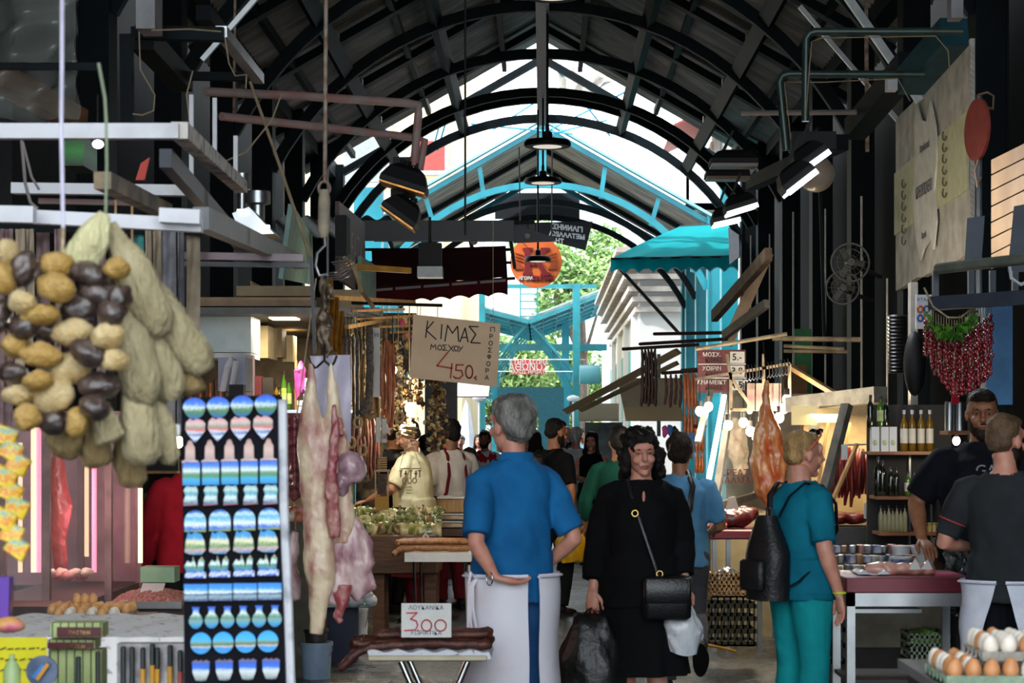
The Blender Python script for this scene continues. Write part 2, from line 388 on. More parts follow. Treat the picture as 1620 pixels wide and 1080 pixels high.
for k, z in enumerate((6.3, 9.3, 12.3)):
    bl = MB().bb((3.0, 41.5, z), (3.9, 46, z+.14)).bb((3.0, 41.5, z), (3.06, 46, z+.85)).bb((3.0, 41.5, z), (3.9, 41.56, z+.85)).build('balcony', WREND, bw)
    if k != 2:
        MB().grid(lambda u, v, z=z: (2.75+v*1.1, 41.4+u*4.5, z+1.75+v*.5), 10, 2, t=.03).build('balcony_awning', REDSH, bw)
# old white neoclassical house at the right end of the street
h = thing('building', 'old white house with layered cornice at the right of the street end', 'building', (5, 60, 0))
MB().bb((2.45, 50, 0), (11, 69.5, 6.1)).build('wall', WREND, h)
mb = MB()
for k, (o_, z) in enumerate(((.12, 4.7), (.2, 4.95), (.3, 5.2), (.42, 5.5), (.55, 5.8), (.62, 6.15))): mb.bb((2.45-o_, 50-o_, z), (11.2, 69.7, z+.13))
mb.build('cornice', M('weathered_cornice', '#cfc8c0', '#a79c94', scale=2), h)
for k in range(4): MB().bb((2.32, 51.5+k*5, 0), (2.46, 52.1+k*5, 4.7)).build('pilaster', WREND, h)
for k in range(4): MB().bb((2.38, 53.4+k*5, 1.6), (2.5, 55.0+k*5, 3.9)).build('window_shutter', GRNSH, h)
h = thing('building', 'white low house with green arched window beyond the right awnings', 'building', (3.5, 90, 0))
MB().bb((3.0, 84, 0), (9, 100, 7.4)).build('wall', WREND, h)
MB().prism([(-.35, -1.5), (.35, -1.5), (.35, 1.1)]+[(.35*math.cos(a), 1.1+.35*math.sin(a)) for a in [PI*i/8 for i in range(1, 8)]]+[(-.35, 1.1)], (3.7, 83.97, 4.6), t=.1).build('window_shutter', GRNSH, h)
MB().bb((2.6, 83.5, 6.3), (9.2, 84, 6.7)).build('cornice', WREND, h)
# pale apartment slab far above the trees
h = building('distant pale apartment block above the trees', -6, 8, 118, 128, 17.5, M('distant_render', '#c3cdd3', '#b4bfc6'), [('f', -4+2.4*i, 13.2, 1.2, 1.0, GREYSH) for i in range(5)])

# ------------------------------------------------------------------ trees behind the far pavilion
def leafy(label, c, r, n, seed, cols, trunk=True, lsz=.24, name='tree'):
    rnd = random.Random(seed); root = thing(name, label, 'tree', (c[0], c[1], 0), group='trees at the end of the street'); mb = MB()
    blobs = [(Vector(c)+Vector((rnd.uniform(-1, 1)*r[0]*.7, rnd.uniform(-1, 1)*r[1]*.7, rnd.uniform(-1, 1)*r[2]*.75)), rnd.uniform(.25, .5)) for _ in range(22)]
    for i in range(n):
        b, k = rnd.choice(blobs); d = Vector((rnd.gauss(0, 1), rnd.gauss(0, 1), rnd.gauss(0, 1))).normalized()
        p = b+Vector((d.x*r[0], d.y*r[1], d.z*r[2]))*k*rnd.uniform(.75, 1.05)
        R = Euler((rnd.uniform(-1, 1), rnd.uniform(-1, 1), rnd.uniform(0, 6.3))).to_matrix(); s = lsz*rnd.uniform(.5, 1.1)
        mb.mat(rnd.randrange(len(cols)))._a([p+R @ Vector(q) for q in ((-s, 0, 0), (0, -s*.45, s*.12), (s, 0, 0), (0, s*.45, s*.12))], [(0, 1, 2, 3)])
    mb.build('foliage', cols, root, smooth=0)
    if trunk:
        t = MB(); t.tube([(c[0], c[1], 0), (c[0]+.2, c[1], c[2]*.5), (c[0], c[1], c[2])], [.35, .25, .12], 8)
        for k in range(6): b = blobs[k][0]; t.tube([(c[0]+.1, c[1], c[2]*.55), b], [.12, .04], 6)
        t.build('trunk', M('bark', '#5a4a3c', '#3e3228', bump=.5), root)
LEAF = [M('leaf_light', '#b4cf86', rough=.5), M('leaf_mid', '#8bad66', rough=.5), M('leaf_dark', '#678a4c', rough=.5)]  # leaf tones paled, putting overexposure and distance haze into the colour
leafy('big pale green tree right of the round sign', (2.0, 105, 9.8), (3.6, 2.5, 3.0), 9000, 1, LEAF)
leafy('dense tree seen through the teal pavilion, left of centre', (-2.6, 102, 3.9), (3.2, 2.2, 3.0), 8000, 2, LEAF)
leafy('dense tree seen through the teal pavilion, right of centre', (1.2, 110, 3.6), (2.6, 2.2, 3.2), 7000, 3, LEAF)
# ------------------------------------------------------------------ people
SKIN = M('skin', '#c08a6c', '#ad7658', rough=.5, scale=14, sss=.12)
SKIN2 = M('skin_tanned', '#a06c4c', '#8c5a3e', rough=.5, scale=14, sss=.1)
SKIN3 = M('skin_rosy', '#cf9680', '#bd7c68', rough=.5, scale=12, sss=.12)
HAIRB = M('hair_black', '#0b0807', '#140f0c', spec=.25, rough=.6, scale=40, bump=.6, bscale=120, stretch=(1, 1, .3))
HAIRBR = M('hair_brown', '#28190f', '#1a100a', spec=.25, rough=.6, scale=40, bump=.6, bscale=120, stretch=(1, 1, .3))
HAIRG = M('hair_grey', '#8c8983', '#55524d', rough=.6, scale=22, bump=.8, bscale=110, stretch=(1, 1, .4))
HAIRW = M('hair_white', '#d8d6d2', '#b5b2ad', rough=.6, scale=26, bump=.6, bscale=110)
HAIRBL = M('hair_blond', '#b9925a', '#7c5f3d', rough=.6, scale=18, bump=.8, bscale=110, stretch=(1, 1, .4))
EYEW = M('eye_white', '#a39a93', rough=.3); IRIS = M('iris_dark', '#24170f', rough=.2); LIP = M('lips', '#8a453e', rough=.45)
def ring(c, rx, ry, R, n=24, p=2.3, fold=None, ph=0):
    o = []
    for j in range(n):
        a = 2*PI*j/n; ca, sa = math.cos(a), math.sin(a)
        k = (abs(ca)**p+abs(sa)**p)**(-1/p)
        if fold: k *= 1+fold*math.sin(a*9+ph)+fold*.6*math.sin(a*5+1.3*ph+1)
        o.append(c+R @ Vector((rx*ca*k, ry*sa*k, 0)))
    return o
def frame(d, x):   # matrix with z along d and x near the given side vector
    z = Vector(d).normalized(); x = Vector(x); x = (x-z*x.dot(z)).normalized(); y = z.cross(x)
    return Matrix((x, y, z)).transposed()
def limb(mb, pts, rs, seg=14, flat=1): return mb.tube(pts, rs, seg, flat)
def person(label, x, Y, rz, H=1.75, pose=None, skin=None, top=None, sleeve='short', top_hem=.92, bottom=None, btype='trousers', bhem=.08,
           hair=None, hairt='short', head=(0, 0, 0), bulk=1.0, belly=0, shoes=None, near=False, face=True, beard=None, apron=None, neck='round',
           group=None, base=0, female=False, curl=(.5, .5), top_loose=.015, collar=False, seed=0, elder=False, lean=(0, 0), rib=None):
    skin = skin or SKIN; S = H/1.75; vx = .010 if near else .017
    root = thing('person', label, 'person', (x, Y, base), group=group or 'people in the market', rz=rz, local=True)
    lx, ly = lean
    J = dict(pelvis=(0, 0, .95), waist=(lx*.3, ly*.3, 1.09), chest=(lx*.7, ly*.7, 1.28), neck=(lx, ly-.005, 1.47), head=(lx*1.15, ly*1.15+.02, 1.612),
             hipR=(.09, 0, .92), hipL=(-.09, 0, .92), kneeR=(.10, .02, .50), kneeL=(-.10, .02, .50), ankR=(.10, -.02, .09), ankL=(-.10, -.02, .09),
             shR=(.182+lx, ly-.005, 1.385), shL=(-.182+lx, ly-.005, 1.385), elR=(.235+lx, ly-.03, 1.12), elL=(-.235+lx, ly-.03, 1.12), wrR=(.25+lx, ly+.06, .88), wrL=(-.25+lx, ly+.06, .88),
             hdR=None, hdL=None)
    if female:
        for k in ('shR', 'shL'): J[k] = (J[k][0]*.9, J[k][1], J[k][2])
    for k, v in (pose or {}).items(): J[k] = v
    J = {k: (Vector(v) if v is not None else None) for k, v in J.items()}
    for s in 'RL':
        if J['hd'+s] is None: J['hd'+s] = (J['wr'+s]-J['el'+s]).normalized()
        else: J['hd'+s] = J['hd'+s].normalized()
    B = bulk; hw = .165*B if not female else .175*B
    X = Vector((1, 0, 0)); sh_dir = (J['shR']-J['shL']); hip_dir = (J['hipR']-J['hipL'])
    def torso(mb, e=0, z0=None, skirtw=0, low=.86, fold=0):
        w = [(J['pelvis']+Vector((0, 0, -.09)), (.155*B+(.02 if female else 0)), .115*B+belly*.3), (J['pelvis'], hw+(.012 if female else 0), .118*B+belly*.7), (J['waist'], (.135 if female else .15)*B, .102*B+belly),
             (J['chest'], .155*B, .115*B+belly*.5), (J['chest']*.45+J['neck']*.55+Vector((0, 0, -.012)), .165*min(B, 1.1), .098*B), (J['neck']+Vector((0, 0, -.045)), .118, .074), (J['neck']+Vector((0, 0, .005)), .062, .058)]
        rings = []
        for i, (c, rx, ry) in enumerate(w):
            d = (w[min(i+1, 6)][0]-w[max(i-1, 0)][0]); side = hip_dir if i < 2 else sh_dir
            c2 = c+Vector((0, belly*.5 if i in (1, 2, 3) else 0, 0))
            rings.append(ring(c2, rx+e, ry+e, frame(d, side), 24))
        if low is not None and e: # drop the hem
            d = (w[1][0]-w[0][0]).normalized(); 
        mb.loft(rings)
        if female:
            for s in (-1, 1): mb.ell(J['chest']+frame(Vector((0, 0, 1)), sh_dir) @ Vector((s*.07, .075, .02)), (.066+e, .062+e, .062+e))
        return mb
    def arm(mb, s, e=0, upto=1.0, pts=None):
        a, b, c = J['sh'+s], J['el'+s], J['wr'+s]; ins = a+(J['neck']-a)*.32+Vector((0, 0, -.012))
        k = min(B, 1.15)
        full = [(ins, .046*k), (a, .053*k), (a.lerp(b, .35), .050*k), (b.lerp(a, .12), .042*k), (b, .040*k), (b.lerp(c, .28), .041*k), (b.lerp(c, .75), .030*k), (c, .025*k)]
        if upto < 1:
            n = {'short': 4, 'elbow': 5, 'cap': 3}[sleeve] if isinstance(upto, str) else 4
        lim = {'short': 3.7, 'elbow': 5.0, 'cap': 2.6, 'long': 8, 'threeq': 6.6}[sleeve] if e else 8
        out = []
        for i, q in enumerate(full):
            if i < lim: out.append(q)
        fr = lim-int(lim)
        if e and fr: i = int(lim); p0, r0 = full[i-1] if i-1 < len(full) else full[-1]; 
        ex = e*(1.0 if sleeve in ('long', 'threeq') else 1.35)
        mb.tube([p for p, r in out], [r*.96+(ex if i > 1 else ex*.6) for i, (p, r) in enumerate(out)], 16); return mb
    def leg(mb, s, e=0, shorts=False, ex=0):
        a, b, c = J['hip'+s], J['knee'+s], J['ank'+s]; k = B
        full = [(a+Vector((0, 0, .03)), .092*k), (a.lerp(b, .2), .088*k), (a.lerp(b, .6), .068*k), (b, .053*k), (b.lerp(c, .28), .055*k), (b.lerp(c, .7), .040*k), (c, .034*k)]
        if shorts: full = full[:3]
        mb.tube([p for p, r in full], [r+e+(ex*i/6) for i, (p, r) in enumerate(full)], 16); return mb
    # ---- body: one continuous surface
    mb = MB(); torso(mb, -.004)
    for s in 'RL':
        arm(mb, s); leg(mb, s)
        an = J['ank'+s]; kn = J['knee'+s]; shin = (an-kn).normalized(); fwd = Vector((0, 1, 0)); fwd = (fwd-shin*fwd.dot(shin)).normalized()
        mb.ell(an+shin*.045+fwd*.055, (.042, .12, .035), frame(-shin, Vector((1, 0, 0))))
        # palm
        d = J['hd'+s]; w_ = J['wr'+s]
        mb.tube([w_-d*.02, w_+d*.03, w_+d*.075, w_+d*.10], [.024, .036, .041, .034], 12, flat=.45)
    # head
    hc = J['head']; R = Euler((head[1], head[2], head[0]), 'ZXY').to_matrix() if False else (Matrix.Rotation(head[0], 3, 'Z') @ Matrix.Rotation(head[1], 3, 'X') @ Matrix.Rotation(head[2], 3, 'Y'))
    hp = lambda x_, y_, z_: hc+R @ Vector((x_, y_, z_))*.98
    mb.tube([J['neck']+Vector((0, 0, -.04)), J['neck']+Vector((0, .005, .03)), hp(0, -.02, -.05)], [.06*min(B, 1.1), .053*min(B, 1.12), .054*min(B, 1.1)], 16)
    hv = MB()
    def he(c, r, rot=None): hv.ell(hp(*c), r, R @ rot if rot else R, 16, 11)
    he((0, -.012, .035), (.077, .097, .088)); he((0, .022, -.03), (.063, .072, .085)); he((0, .055, -.085), (.034, .032, .028)); he((0, .04, -.055), (.055, .045, .045))
    he((0, .082, .045), (.055, .022, .03)); he((0, .083, .027), (.05, .016, .012))   # forehead, brow
    for q in (-1, 1):
        he((q*.035, .075, -.022), (.026, .024, .024)); he((q*.077, -.008, -.005), (.011, .02, .033), Matrix.Rotation(q*-.3, 3, 'Z'))
    he((0, .104, .002), (.0115, .020, .032)); he((0, .118, -.015), (.0165, .022, .014)); he((-.031, .082, .0215), (.017, .0105, .0065)); he((.031, .082, .0215), (.017, .0105, .0065)); he((0, .074, -.096), (.026, .024, .019)); he((0, .092, -.054), (.026, .017, .014)); he((0, .092, -.048), (.026, .016, .013)); he((0, .09, -.062), (.022, .014, .008))
    if near and face:
        mb2 = remesh(hv, .006, 2)
        body = remesh(mb, vx, 3); body._a(mb2.v, mb2.f)
    else:
        mb._a(hv.v, hv.f); body = remesh(mb, vx if not near else .010, 2)
    # fingers rooted in the palms
    for si, s in enumerate('RL'):
        d = J['hd'+s]; w_ = J['wr'+s]; u, v = ortho(d)
        # tube() used the same frame: u is the broad side of the palm
        sg = 1 if s == 'R' else -1; cu = curl[si]
        pn = v*(1 if v.dot(Vector((-sg, 0, -.2))) > 0 else -1)      # palm side faces the body
        th = u if u.dot(Vector((0, 1, .2))) > 0 else -u             # thumb side forward
        for k, L in enumerate((.070, .078, .073, .058)):
            o_ = w_+d*.088+th*(.028-.0185*k); a1 = cu*.7; a2 = cu*1.5; a3 = cu*2.1
            dd = [d*math.cos(a)+pn*math.sin(a) for a in (a1, a2, a3)]
            p1 = o_+dd[0]*L*.45; p2 = p1+dd[1]*L*.3; p3 = p2+dd[2]*L*.25
            body.tube([o_-d*.012, o_, p1, p2, p3], [.0095, .0098, .009, .0082, .006], 8)
        o_ = w_+d*.03+th*.028; t1 = (d*.75+th*.65+pn*.2).normalized(); t2 = (d*.95+th*.15+pn*.35*cu).normalized()
        body.tube([o_-t1*.01, o_+t1*.035, o_+t1*.035+t2*.03, o_+t1*.035+t2*.052], [.013, .0115, .010, .007], 8)
    def put(b, name, m, par=None, **kw): b.xf(Matrix.Scale(S, 4)); return b.build(name, m, par or root, smooth=60, **kw)
    put(body, 'body', skin)
    # ---- face
    if face:
        for q in (-1, 1):
            e = MB().ell(hp(q*.031, .0815, .012), (.0125, .008, .0048), R, 10, 7); eo = put(e, 'eye', EYEW)
            i = MB().ell(hp(q*.031, .0875, .0115), (.0068, .0038, .0048), R, 8, 6); put(i, 'iris', IRIS, eo)
            b = MB().tube([hp(q*.014, .098, .033), hp(q*.03, .098, .038), hp(q*.048, .086, .033)], [.0035, .0045, .0025], 6); put(b, 'eyebrow', HAIRG if elder else (hair or HAIRB))
        put(MB().tube([hp(-.022, .098, -.055), hp(-.008, .105, -.0525), hp(.008, .105, -.0525), hp(.022, .098, -.055)], [.002, .0052, .0052, .002], 8), 'lips', LIP)
    # ---- hair
    hair = hair or HAIRB
    if hairt != 'bald':
        hb = MB()
        def hh(c, r): hb.ell(hp(*c), r, R, 16, 10)
        if hairt in ('short', 'crop'):
            t = .004 if hairt == 'crop' else .018
            hh((0, -.030, .052), (.078+t*.7, .086+t, .08+t)); hh((0, -.058, .0), (.068+t*.6, .05+t, .055+t)); hh((0, .03, .09), (.06+t*.5, .052+t*.4, .038+t*.4))
            amp, sc_, vv = (.004, 30, .008) if hairt == 'crop' else (.012, 22, .009)
        elif hairt == 'curly':
            hh((0, -.022, .055), (.094, .105, .088)); rnd = random.Random(seed+5)
            for k in range(46):
                a = rnd.uniform(PI*.02, PI*.98) if k % 2 else rnd.uniform(-PI, 0); z = rnd.uniform(-.13, .10)
                if math.sin(a) > .15 and z < .085: a = -a
                rr_ = .082+.02*(z < 0); hh((math.cos(a)*rr_, -.01+math.sin(a)*rr_*.95, z), (.03, .03, .034))
            hh((.088, -.01, -.05), (.028, .05, .07)); hh((-.088, -.01, -.05), (.028, .05, .07)); hh((0, -.09, -.04), (.08, .035, .08)); hh((.03, .045, .108), (.05, .035, .02)); amp, sc_, vv = .014, 26, .009
        elif hairt == 'long':
            hh((0, -.018, .055), (.092, .105, .088)); hh((0, -.075, -.04), (.082, .04, .12)); hh((.078, .0, -.06), (.022, .05, .12)); hh((-.078, .0, -.06), (.022, .05, .12)); hh((0, -.085, -.15), (.09, .035, .10)); hh((-.085, .045, -.16), (.03, .03, .08)); hh((.085, .045, -.16), (.03, .03, .08))
            amp, sc_, vv = .008, 18, .009
        elif hairt == 'thinning':
            hh((0, -.055, .015), (.083, .062, .065)); hh((.07, -.02, .01), (.018, .045, .04)); hh((-.07, -.02, .01), (.018, .045, .04)); amp, sc_, vv = .004, 30, .008
        hm = remesh(hb, vv if near else .012, 1, amp*1.3, sc_*1.15, seed); put(hm, 'hair', hair)
    if beard:
        bb = MB()
        for c, r in (((0, .045, -.078), (.056, .05, .045)), ((0, .072, -.095), (.036, .032, .035)), ((.05, .02, -.05), (.02, .045, .05)), ((-.05, .02, -.05), (.02, .045, .05)), ((0, .101, -.040), (.028, .009, .006))): bb.ell(hp(*c), r, R, 14, 9)
        put(remesh(bb, .008, 1, .005, 40, seed), 'beard', beard)
    # ---- clothes
    def hemmed(mb, zt, e):
        """hem ring down to a height below the pelvis"""
        c0 = J['pelvis']; a = MB(); w0 = hw+.012+e; d0 = .12*B+belly*.7+e
        rs = []
        for k in range(6):
            t = k/5; z = c0.z+.12-(c0.z+.12-zt)*t
            rs.append(ring(Vector((c0.x, c0.y+belly*.4, z)), w0-.012+.014*t, d0-.008+.012*t, Matrix.Identity(3) if hip_dir.length < 1e-6 else frame(Vector((0, 0, 1)), hip_dir), 24))
        mb.loft(rs)
    if top:
        mb = MB(); torso(mb, top_loose+.004)
        for s in 'RL':
            if sleeve != 'none': arm(mb, s, top_loose)
        hemmed(mb, top_hem, top_loose)
        t_ = remesh(mb, vx, 3, .014 if near else .010, 8, seed)
        # open the neckline: cut away what rises above the collar line
        nk = J['neck']; cut = nk.z-.012 if neck == 'round' else nk.z-.055
        keep = []
        for f, m_ in zip(t_.f, t_.m):
            c = sum((t_.v[i] for i in f), Vector())/len(f)
            dd = (Vector((c.x, c.y))-Vector((nk.x, nk.y))).length
            if c.z > cut-.02*(c.y > nk.y) and dd < .085: continue
            keep.append(f)
        t_.f = keep; t_.m = [0]*len(keep)
        to = put(t_, 'shirt', top)
        if collar:
            c = MB(); n_ = 20
            c.loft([[nk+Vector(((.072+k*.012)*math.cos(2*PI*j/n_), (.066+k*.012)*math.sin(2*PI*j/n_)-.004, h_+(.012 if math.sin(2*PI*j/n_) < 0 else -.02))) for j in range(n_)] for k, h_ in ((0, -.03), (0, .022), (1, .014), (1.2, -.03))], cap=False)
            put(c, 'collar', top, to)
    if bottom:
        if btype in ('trousers', 'shorts'):
            mb = MB(); w0 = [(J['pelvis']+Vector((0, 0, .07)), hw-.012, .105*B+belly*.7), (J['pelvis'], hw+.016, .125*B+belly*.4), (J['pelvis']+Vector((0, 0, -.08)), hw+.004, .115*B)]
            mb.loft([ring(c, a, b_, frame(Vector((0, 0, -1)), -hip_dir), 24) for c, a, b_ in w0])
            for s in 'RL': leg(mb, s, .014, btype == 'shorts', .012 if btype == 'trousers' else 0)
            put(remesh(mb, vx, 3, .008, 10, seed+3), 'trousers' if btype == 'trousers' else 'shorts', bottom)
        else:
            mb = MB(); c0 = J['pelvis']; rs = []; zb = bhem
            zs = [1.12, 1.05, .95, .85, .7, .58, zb]; ws = [.14*B, hw-.005, hw+.03, hw+.035, hw+.04, hw+.05, hw+.07]; ds = [.11*B+belly, .125*B+belly, .15*B+belly*.6, .15*B, .15*B, .16*B, .18*B]
            for k, (z, a, b_) in enumerate(zip(zs, ws, ds)): rs.append(ring(Vector((c0.x, c0.y, z)), a, b_, Matrix.Identity(3), 60, 2.1, .0 if k < 3 else .02*(k-2), seed))
            rs += [[p+(Vector((c0.x, c0.y, p.z))-p)*.06 for p in rs[-1]]]
            mb.loft(rs, cap=True); put(mb, 'skirt', bottom)
    if apron:
        # cloth wrapped round the hips, overlapping at one side of the back
        a0, a1, ztop, zbot, fl_ = apron['a0'], apron['a1'], apron.get('top', 1.0), apron.get('bot', .35), apron.get('flare', .07)
        c0 = J['pelvis']; wx = hw+.04+apron.get('e', 0); wy = .152*B+belly*.8+apron.get('e', 0); g = MB()
        def fn(u, v):
            a = a0+(a1-a0)*u+apron.get('v', 0)*v*(1-2*u); z = ztop-(ztop-zbot)*v; k = 1+fl_*v+(.03*math.sin(u*19+seed)+.018*math.sin(u*37))*v
            k *= 1+.03*math.sin(v*9+u*3)
            return Vector((c0.x+wx*k*math.cos(a), c0.y+belly*.35+wy*k*math.sin(a), z))
        g.grid(fn, 60, 24, t=.004); ap = put(g, 'apron', apron['m'])
        b_ = MB(); b_.tube([Vector((c0.x+(wx+.006)*math.cos(a), c0.y+belly*.35+(wy+.006)*math.sin(a), ztop-.012)) for a in [a0+(a1-a0)*i/30 for i in range(31)]], .014, 6, flat=.4); put(b_, 'waistband', apron['m'], ap)
        if apron.get('tie'):
            aa = apron['tie']; q = Vector((c0.x+wx*math.cos(aa), c0.y+wy*math.sin(aa), ztop-.02)); t_ = MB()
            for k in range(3): t_.tube([q, q+Vector((-.03-.01*k, -.02, -.03)), q+Vector((-.035-.012*k, -.03, -.12-.05*k)), q+Vector((-.02-.014*k, -.03, -.2-.05*k))], .007, 6, flat=.5)
            t_.tube([q, q+Vector((-.04, -.02, .03)), q+Vector((-.05, -.02, -.02)), q], .007, 6); put(t_, 'apron_strings', apron['m'], ap)
    if shoes:
        for s in 'RL':
            an = J['ank'+s]; kn = J['knee'+s]; shin = (an-kn).normalized(); fwd = Vector((0, 1, 0)); fwd = (fwd-shin*fwd.dot(shin)).normalized(); up = -shin
            sh = MB(); Rf = frame(up, Vector((1, 0, 0)))
            sh.ell(an+shin*.05+fwd*.075, (.05, .10, .036), Rf).ell(an+shin*.035-fwd*.01, (.046, .062, .055), Rf)
            so = put(remesh(sh, .009, 2), 'shoe', shoes)
            sl = MB(); sl.loft([[an+shin*.09+up*h_+Rf @ Vector((.052*math.cos(2*PI*j/18), .055+.125*math.sin(2*PI*j/18), 0)) for j in range(18)] for h_ in (0, .022)]); put(sl, 'sole', BLACK, so)
    root.scale = (1, 1, 1)
    return root, J, S, hp
def X_(px, Y): return (px-CX)*Y/F
def wpart(root, name, mb, m, par=None, S=1):   # part given in the person's own frame (1.75 m body)
    mb.xf(Matrix.Scale(S, 4)); return mb.build(name, m, par or root, smooth=60)
BLUEP = M('blue_polo_cotton', '#19659c', '#14578a', rough=.85, scale=6, bump=.15, bscale=200)
APW = M('white_apron_cotton', '#dcd9e2', '#c7b4b6', rough=.9, scale=3.5, lo=.5, hi=.85)
# 1 butcher in the blue polo, seen from behind, hand resting on his hip behind his back
root, J, S, hp = person('grey-haired man in a blue polo shirt and white apron, seen from behind', X_(812, 8.64), 8.64, .52, 1.76,
    pose=dict(shR=(.168, -.01, 1.375), shL=(-.168, -.01, 1.375), elL=(-.245, -.12, 1.12), wrL=(-.17, -.155, .975), hdL=(.95, -.12, -.2),
              elR=(.25, -.10, 1.13), wrR=(.185, .08, .985), hdR=(-.6, .6, -.1)),
    skin=SKIN3, top=BLUEP, sleeve='short', top_hem=.90, bottom=M('blue_jeans', '#2c5a8c', '#244a76', rough=.9), hair=HAIRG, elder=True, hairt='short', head=(.1, 0, 0), bulk=.93, belly=.02,
    shoes=BLACK, near=True, apron=dict(m=APW, a0=-PI/2+.16, a1=-PI/2+2*PI-.10, top=.985, bot=.30, flare=.06, tie=PI+.25, e=.014), collar=True, curl=(.3, .35), seed=2, top_loose=.02)
wpart(root, 'bracelet', MB().tube([J['wrL']+Vector((-.03, 0, 0))+Vector((0, math.cos(a)*.027, math.sin(a)*.03)) for a in [2*PI*i/14 for i in range(14)]], .003, 6, closed=True), CHROME, S=S)
# 2 woman in black walking towards us
BLK = M('black_dress_cloth', '#08080a', '#0d0d10', rough=.9, scale=5, bump=.15, bscale=160)
LEATH = M('black_leather', '#0d0d0f', '#141417', rough=.35, bump=.15, bscale=90)
root, J, S, hp = person('woman in a black dress with curly dark hair walking towards us, handbag across her body', X_(1014, 9.84), 9.84, PI+.05, 1.625,
    pose=dict(elR=(.225, -.03, 1.12), wrR=(.26, .05, .885), hdR=(.05, .15, -1), elL=(-.225, -.02, 1.13), wrL=(-.22, .09, .91), hdL=(.1, .3, -1), kneeR=(.085, .06, .5), ankR=(.08, -.12, .10), kneeL=(-.085, .02, .5), ankL=(-.08, .08, .08)),
    skin=SKIN3, top=BLK, sleeve='threeq', top_hem=.80, bottom=BLK, btype='skirt', bhem=.44, hair=HAIRB, hairt='curly', head=(.08, -.16, .06), bulk=1.04, belly=.015, female=True, near=True,
    shoes=BLACK, curl=(.85, .8), seed=4, top_loose=.032)
mb = MB(); mb.tube([(-.075, .06, 1.47), (-.06, .125, 1.40), (.0, .195, 1.2), (.06, .205, 1.02), (.08, .20, .95)], .013, 8, flat=.35).tube([(-.075, .06, 1.47), (-.06, -.04, 1.48), (.0, -.14, 1.35), (.12, -.15, 1.1), (.21, .0, .98), (.2, .12, .93)], .013, 8, flat=.35)
for p in mb.v: p.x *= -1; 
WX = root
th = thing('handbag', 'black leather handbag hanging across the front of the woman in black', 'bag', (0, 0, 0)); th.parent = None
def place_local(th, root):   # a carried thing stands at its bearer's place, top-level
    th.location = root.location; th.rotation_euler = root.rotation_euler; ORG[th.name] = Vector((0, 0, 0))
place_local(th, root)
mb.xf(Matrix.Scale(S, 4)); mb.build('strap', LEATH, th, smooth=60)
mb = MB().rbox((-.115, .215, .86), (.25, .075, .23), .03); mb.noise(.008, 9); mb.xf(Matrix.Scale(S, 4)); bg_ = mb.build('bag_body', LEATH, th, smooth=60)
mb = MB().rbox((-.115, .262, .90), (.24, .02, .13), .02); mb.xf(Matrix.Scale(S, 4)); mb.build('flap', LEATH, th, smooth=60)
GOLD = M('gold_metal', '#c6a55e', rough=.25, metal=1)
for cx, cz in ((.052, 1.30), (-.075, .985)):
    mb = MB().tube([(cx+.016*math.cos(a), .205 if cz > 1.1 else .225, cz+.016*math.sin(a)) for a in [2*PI*i/14 for i in range(14)]], .004, 6, closed=True); mb.xf(Matrix.Scale(S, 4)); mb.build('buckle', GOLD, th)
wpart(root, 'neckline_slit', MB().ell((0, .148, 1.385), (.008, .004, .03)), SKIN3, S=S)
# bags in her hands
def carrier(label, c, w, d, h, m, seed, grip, name='carrier_bag', open_top=.6, cat='bag'):
    """crumpled plastic carrier: pouch hanging from two loops"""
    c = Vector(c); grip = Vector(grip); root = thing(name, label, cat, c); mb = MB(); rs = []
    for k in range(13):
        t = k/12; z = h*t; a = w/2*(.82+.35*math.sin(t*PI*.8))*(1-.45*max(0, t-.6)/.4); b = d/2*(.8+.4*math.sin(t*PI*.75))*(1-.6*max(0, t-.6)/.4)
        rs.append([c+Vector((a*math.cos(2*PI*j/30)*(1+.07*math.sin(j*2.1+k*.6+seed)), b*math.sin(2*PI*j/30)*(1+.1*math.sin(j*1.7+k+seed)), z+.015*math.sin(j*.9+seed)*t)) for j in range(30)])
    mb.loft(rs); mb.noise(.016, 11, seed); mb.build('pouch', m, root, smooth=70)
    for s in (-1, 1):
        mb = MB(); a = c+Vector((s*w*.26, 0, h*.93)); b = c+Vector((s*w*.1, s*.01, h*.97)); mb.tube([a, (a+grip)/2+Vector((s*.02, 0, 0)), grip+Vector((0, s*.008, 0)), (b+grip)/2, b], [.03, .014, .009, .014, .026], 8, flat=.35); mb.build('handle', m, root, smooth=70)
    return root
BLKPL = M('black_plastic_film', '#08090a', '#0c0e0f', rough=.45, scale=8, bump=.5, bscale=18, spec=.7)
WHPL = M('white_plastic_film', '#d4d6da', '#bfc2c8', rough=.3, scale=8, bump=.5, bscale=18)
YLPL = M('yellow_plastic_film', '#c99a18', '#b08312', rough=.3, scale=8, bump=.5, bscale=18)
def hand_at(root, J, S, s, k=.085):
    p = (J['wr'+s]+J['hd'+s]*k)*S; return Matrix.Rotation(root.rotation_euler[2], 3, 'Z') @ p+Vector(root.location)
g = hand_at(root, J, S, 'R'); carrier('large black plastic carrier bag held low by the woman in black', (g.x+.0, g.y-.02, g.z-.60), .30, .2, .56, BLKPL, 3, g)
g = hand_at(root, J, S, 'L'); carrier('small white plastic bag hanging from the wrist of the woman in black', (g.x, g.y, g.z-.25), .17, .12, .22, WHPL, 5, g)
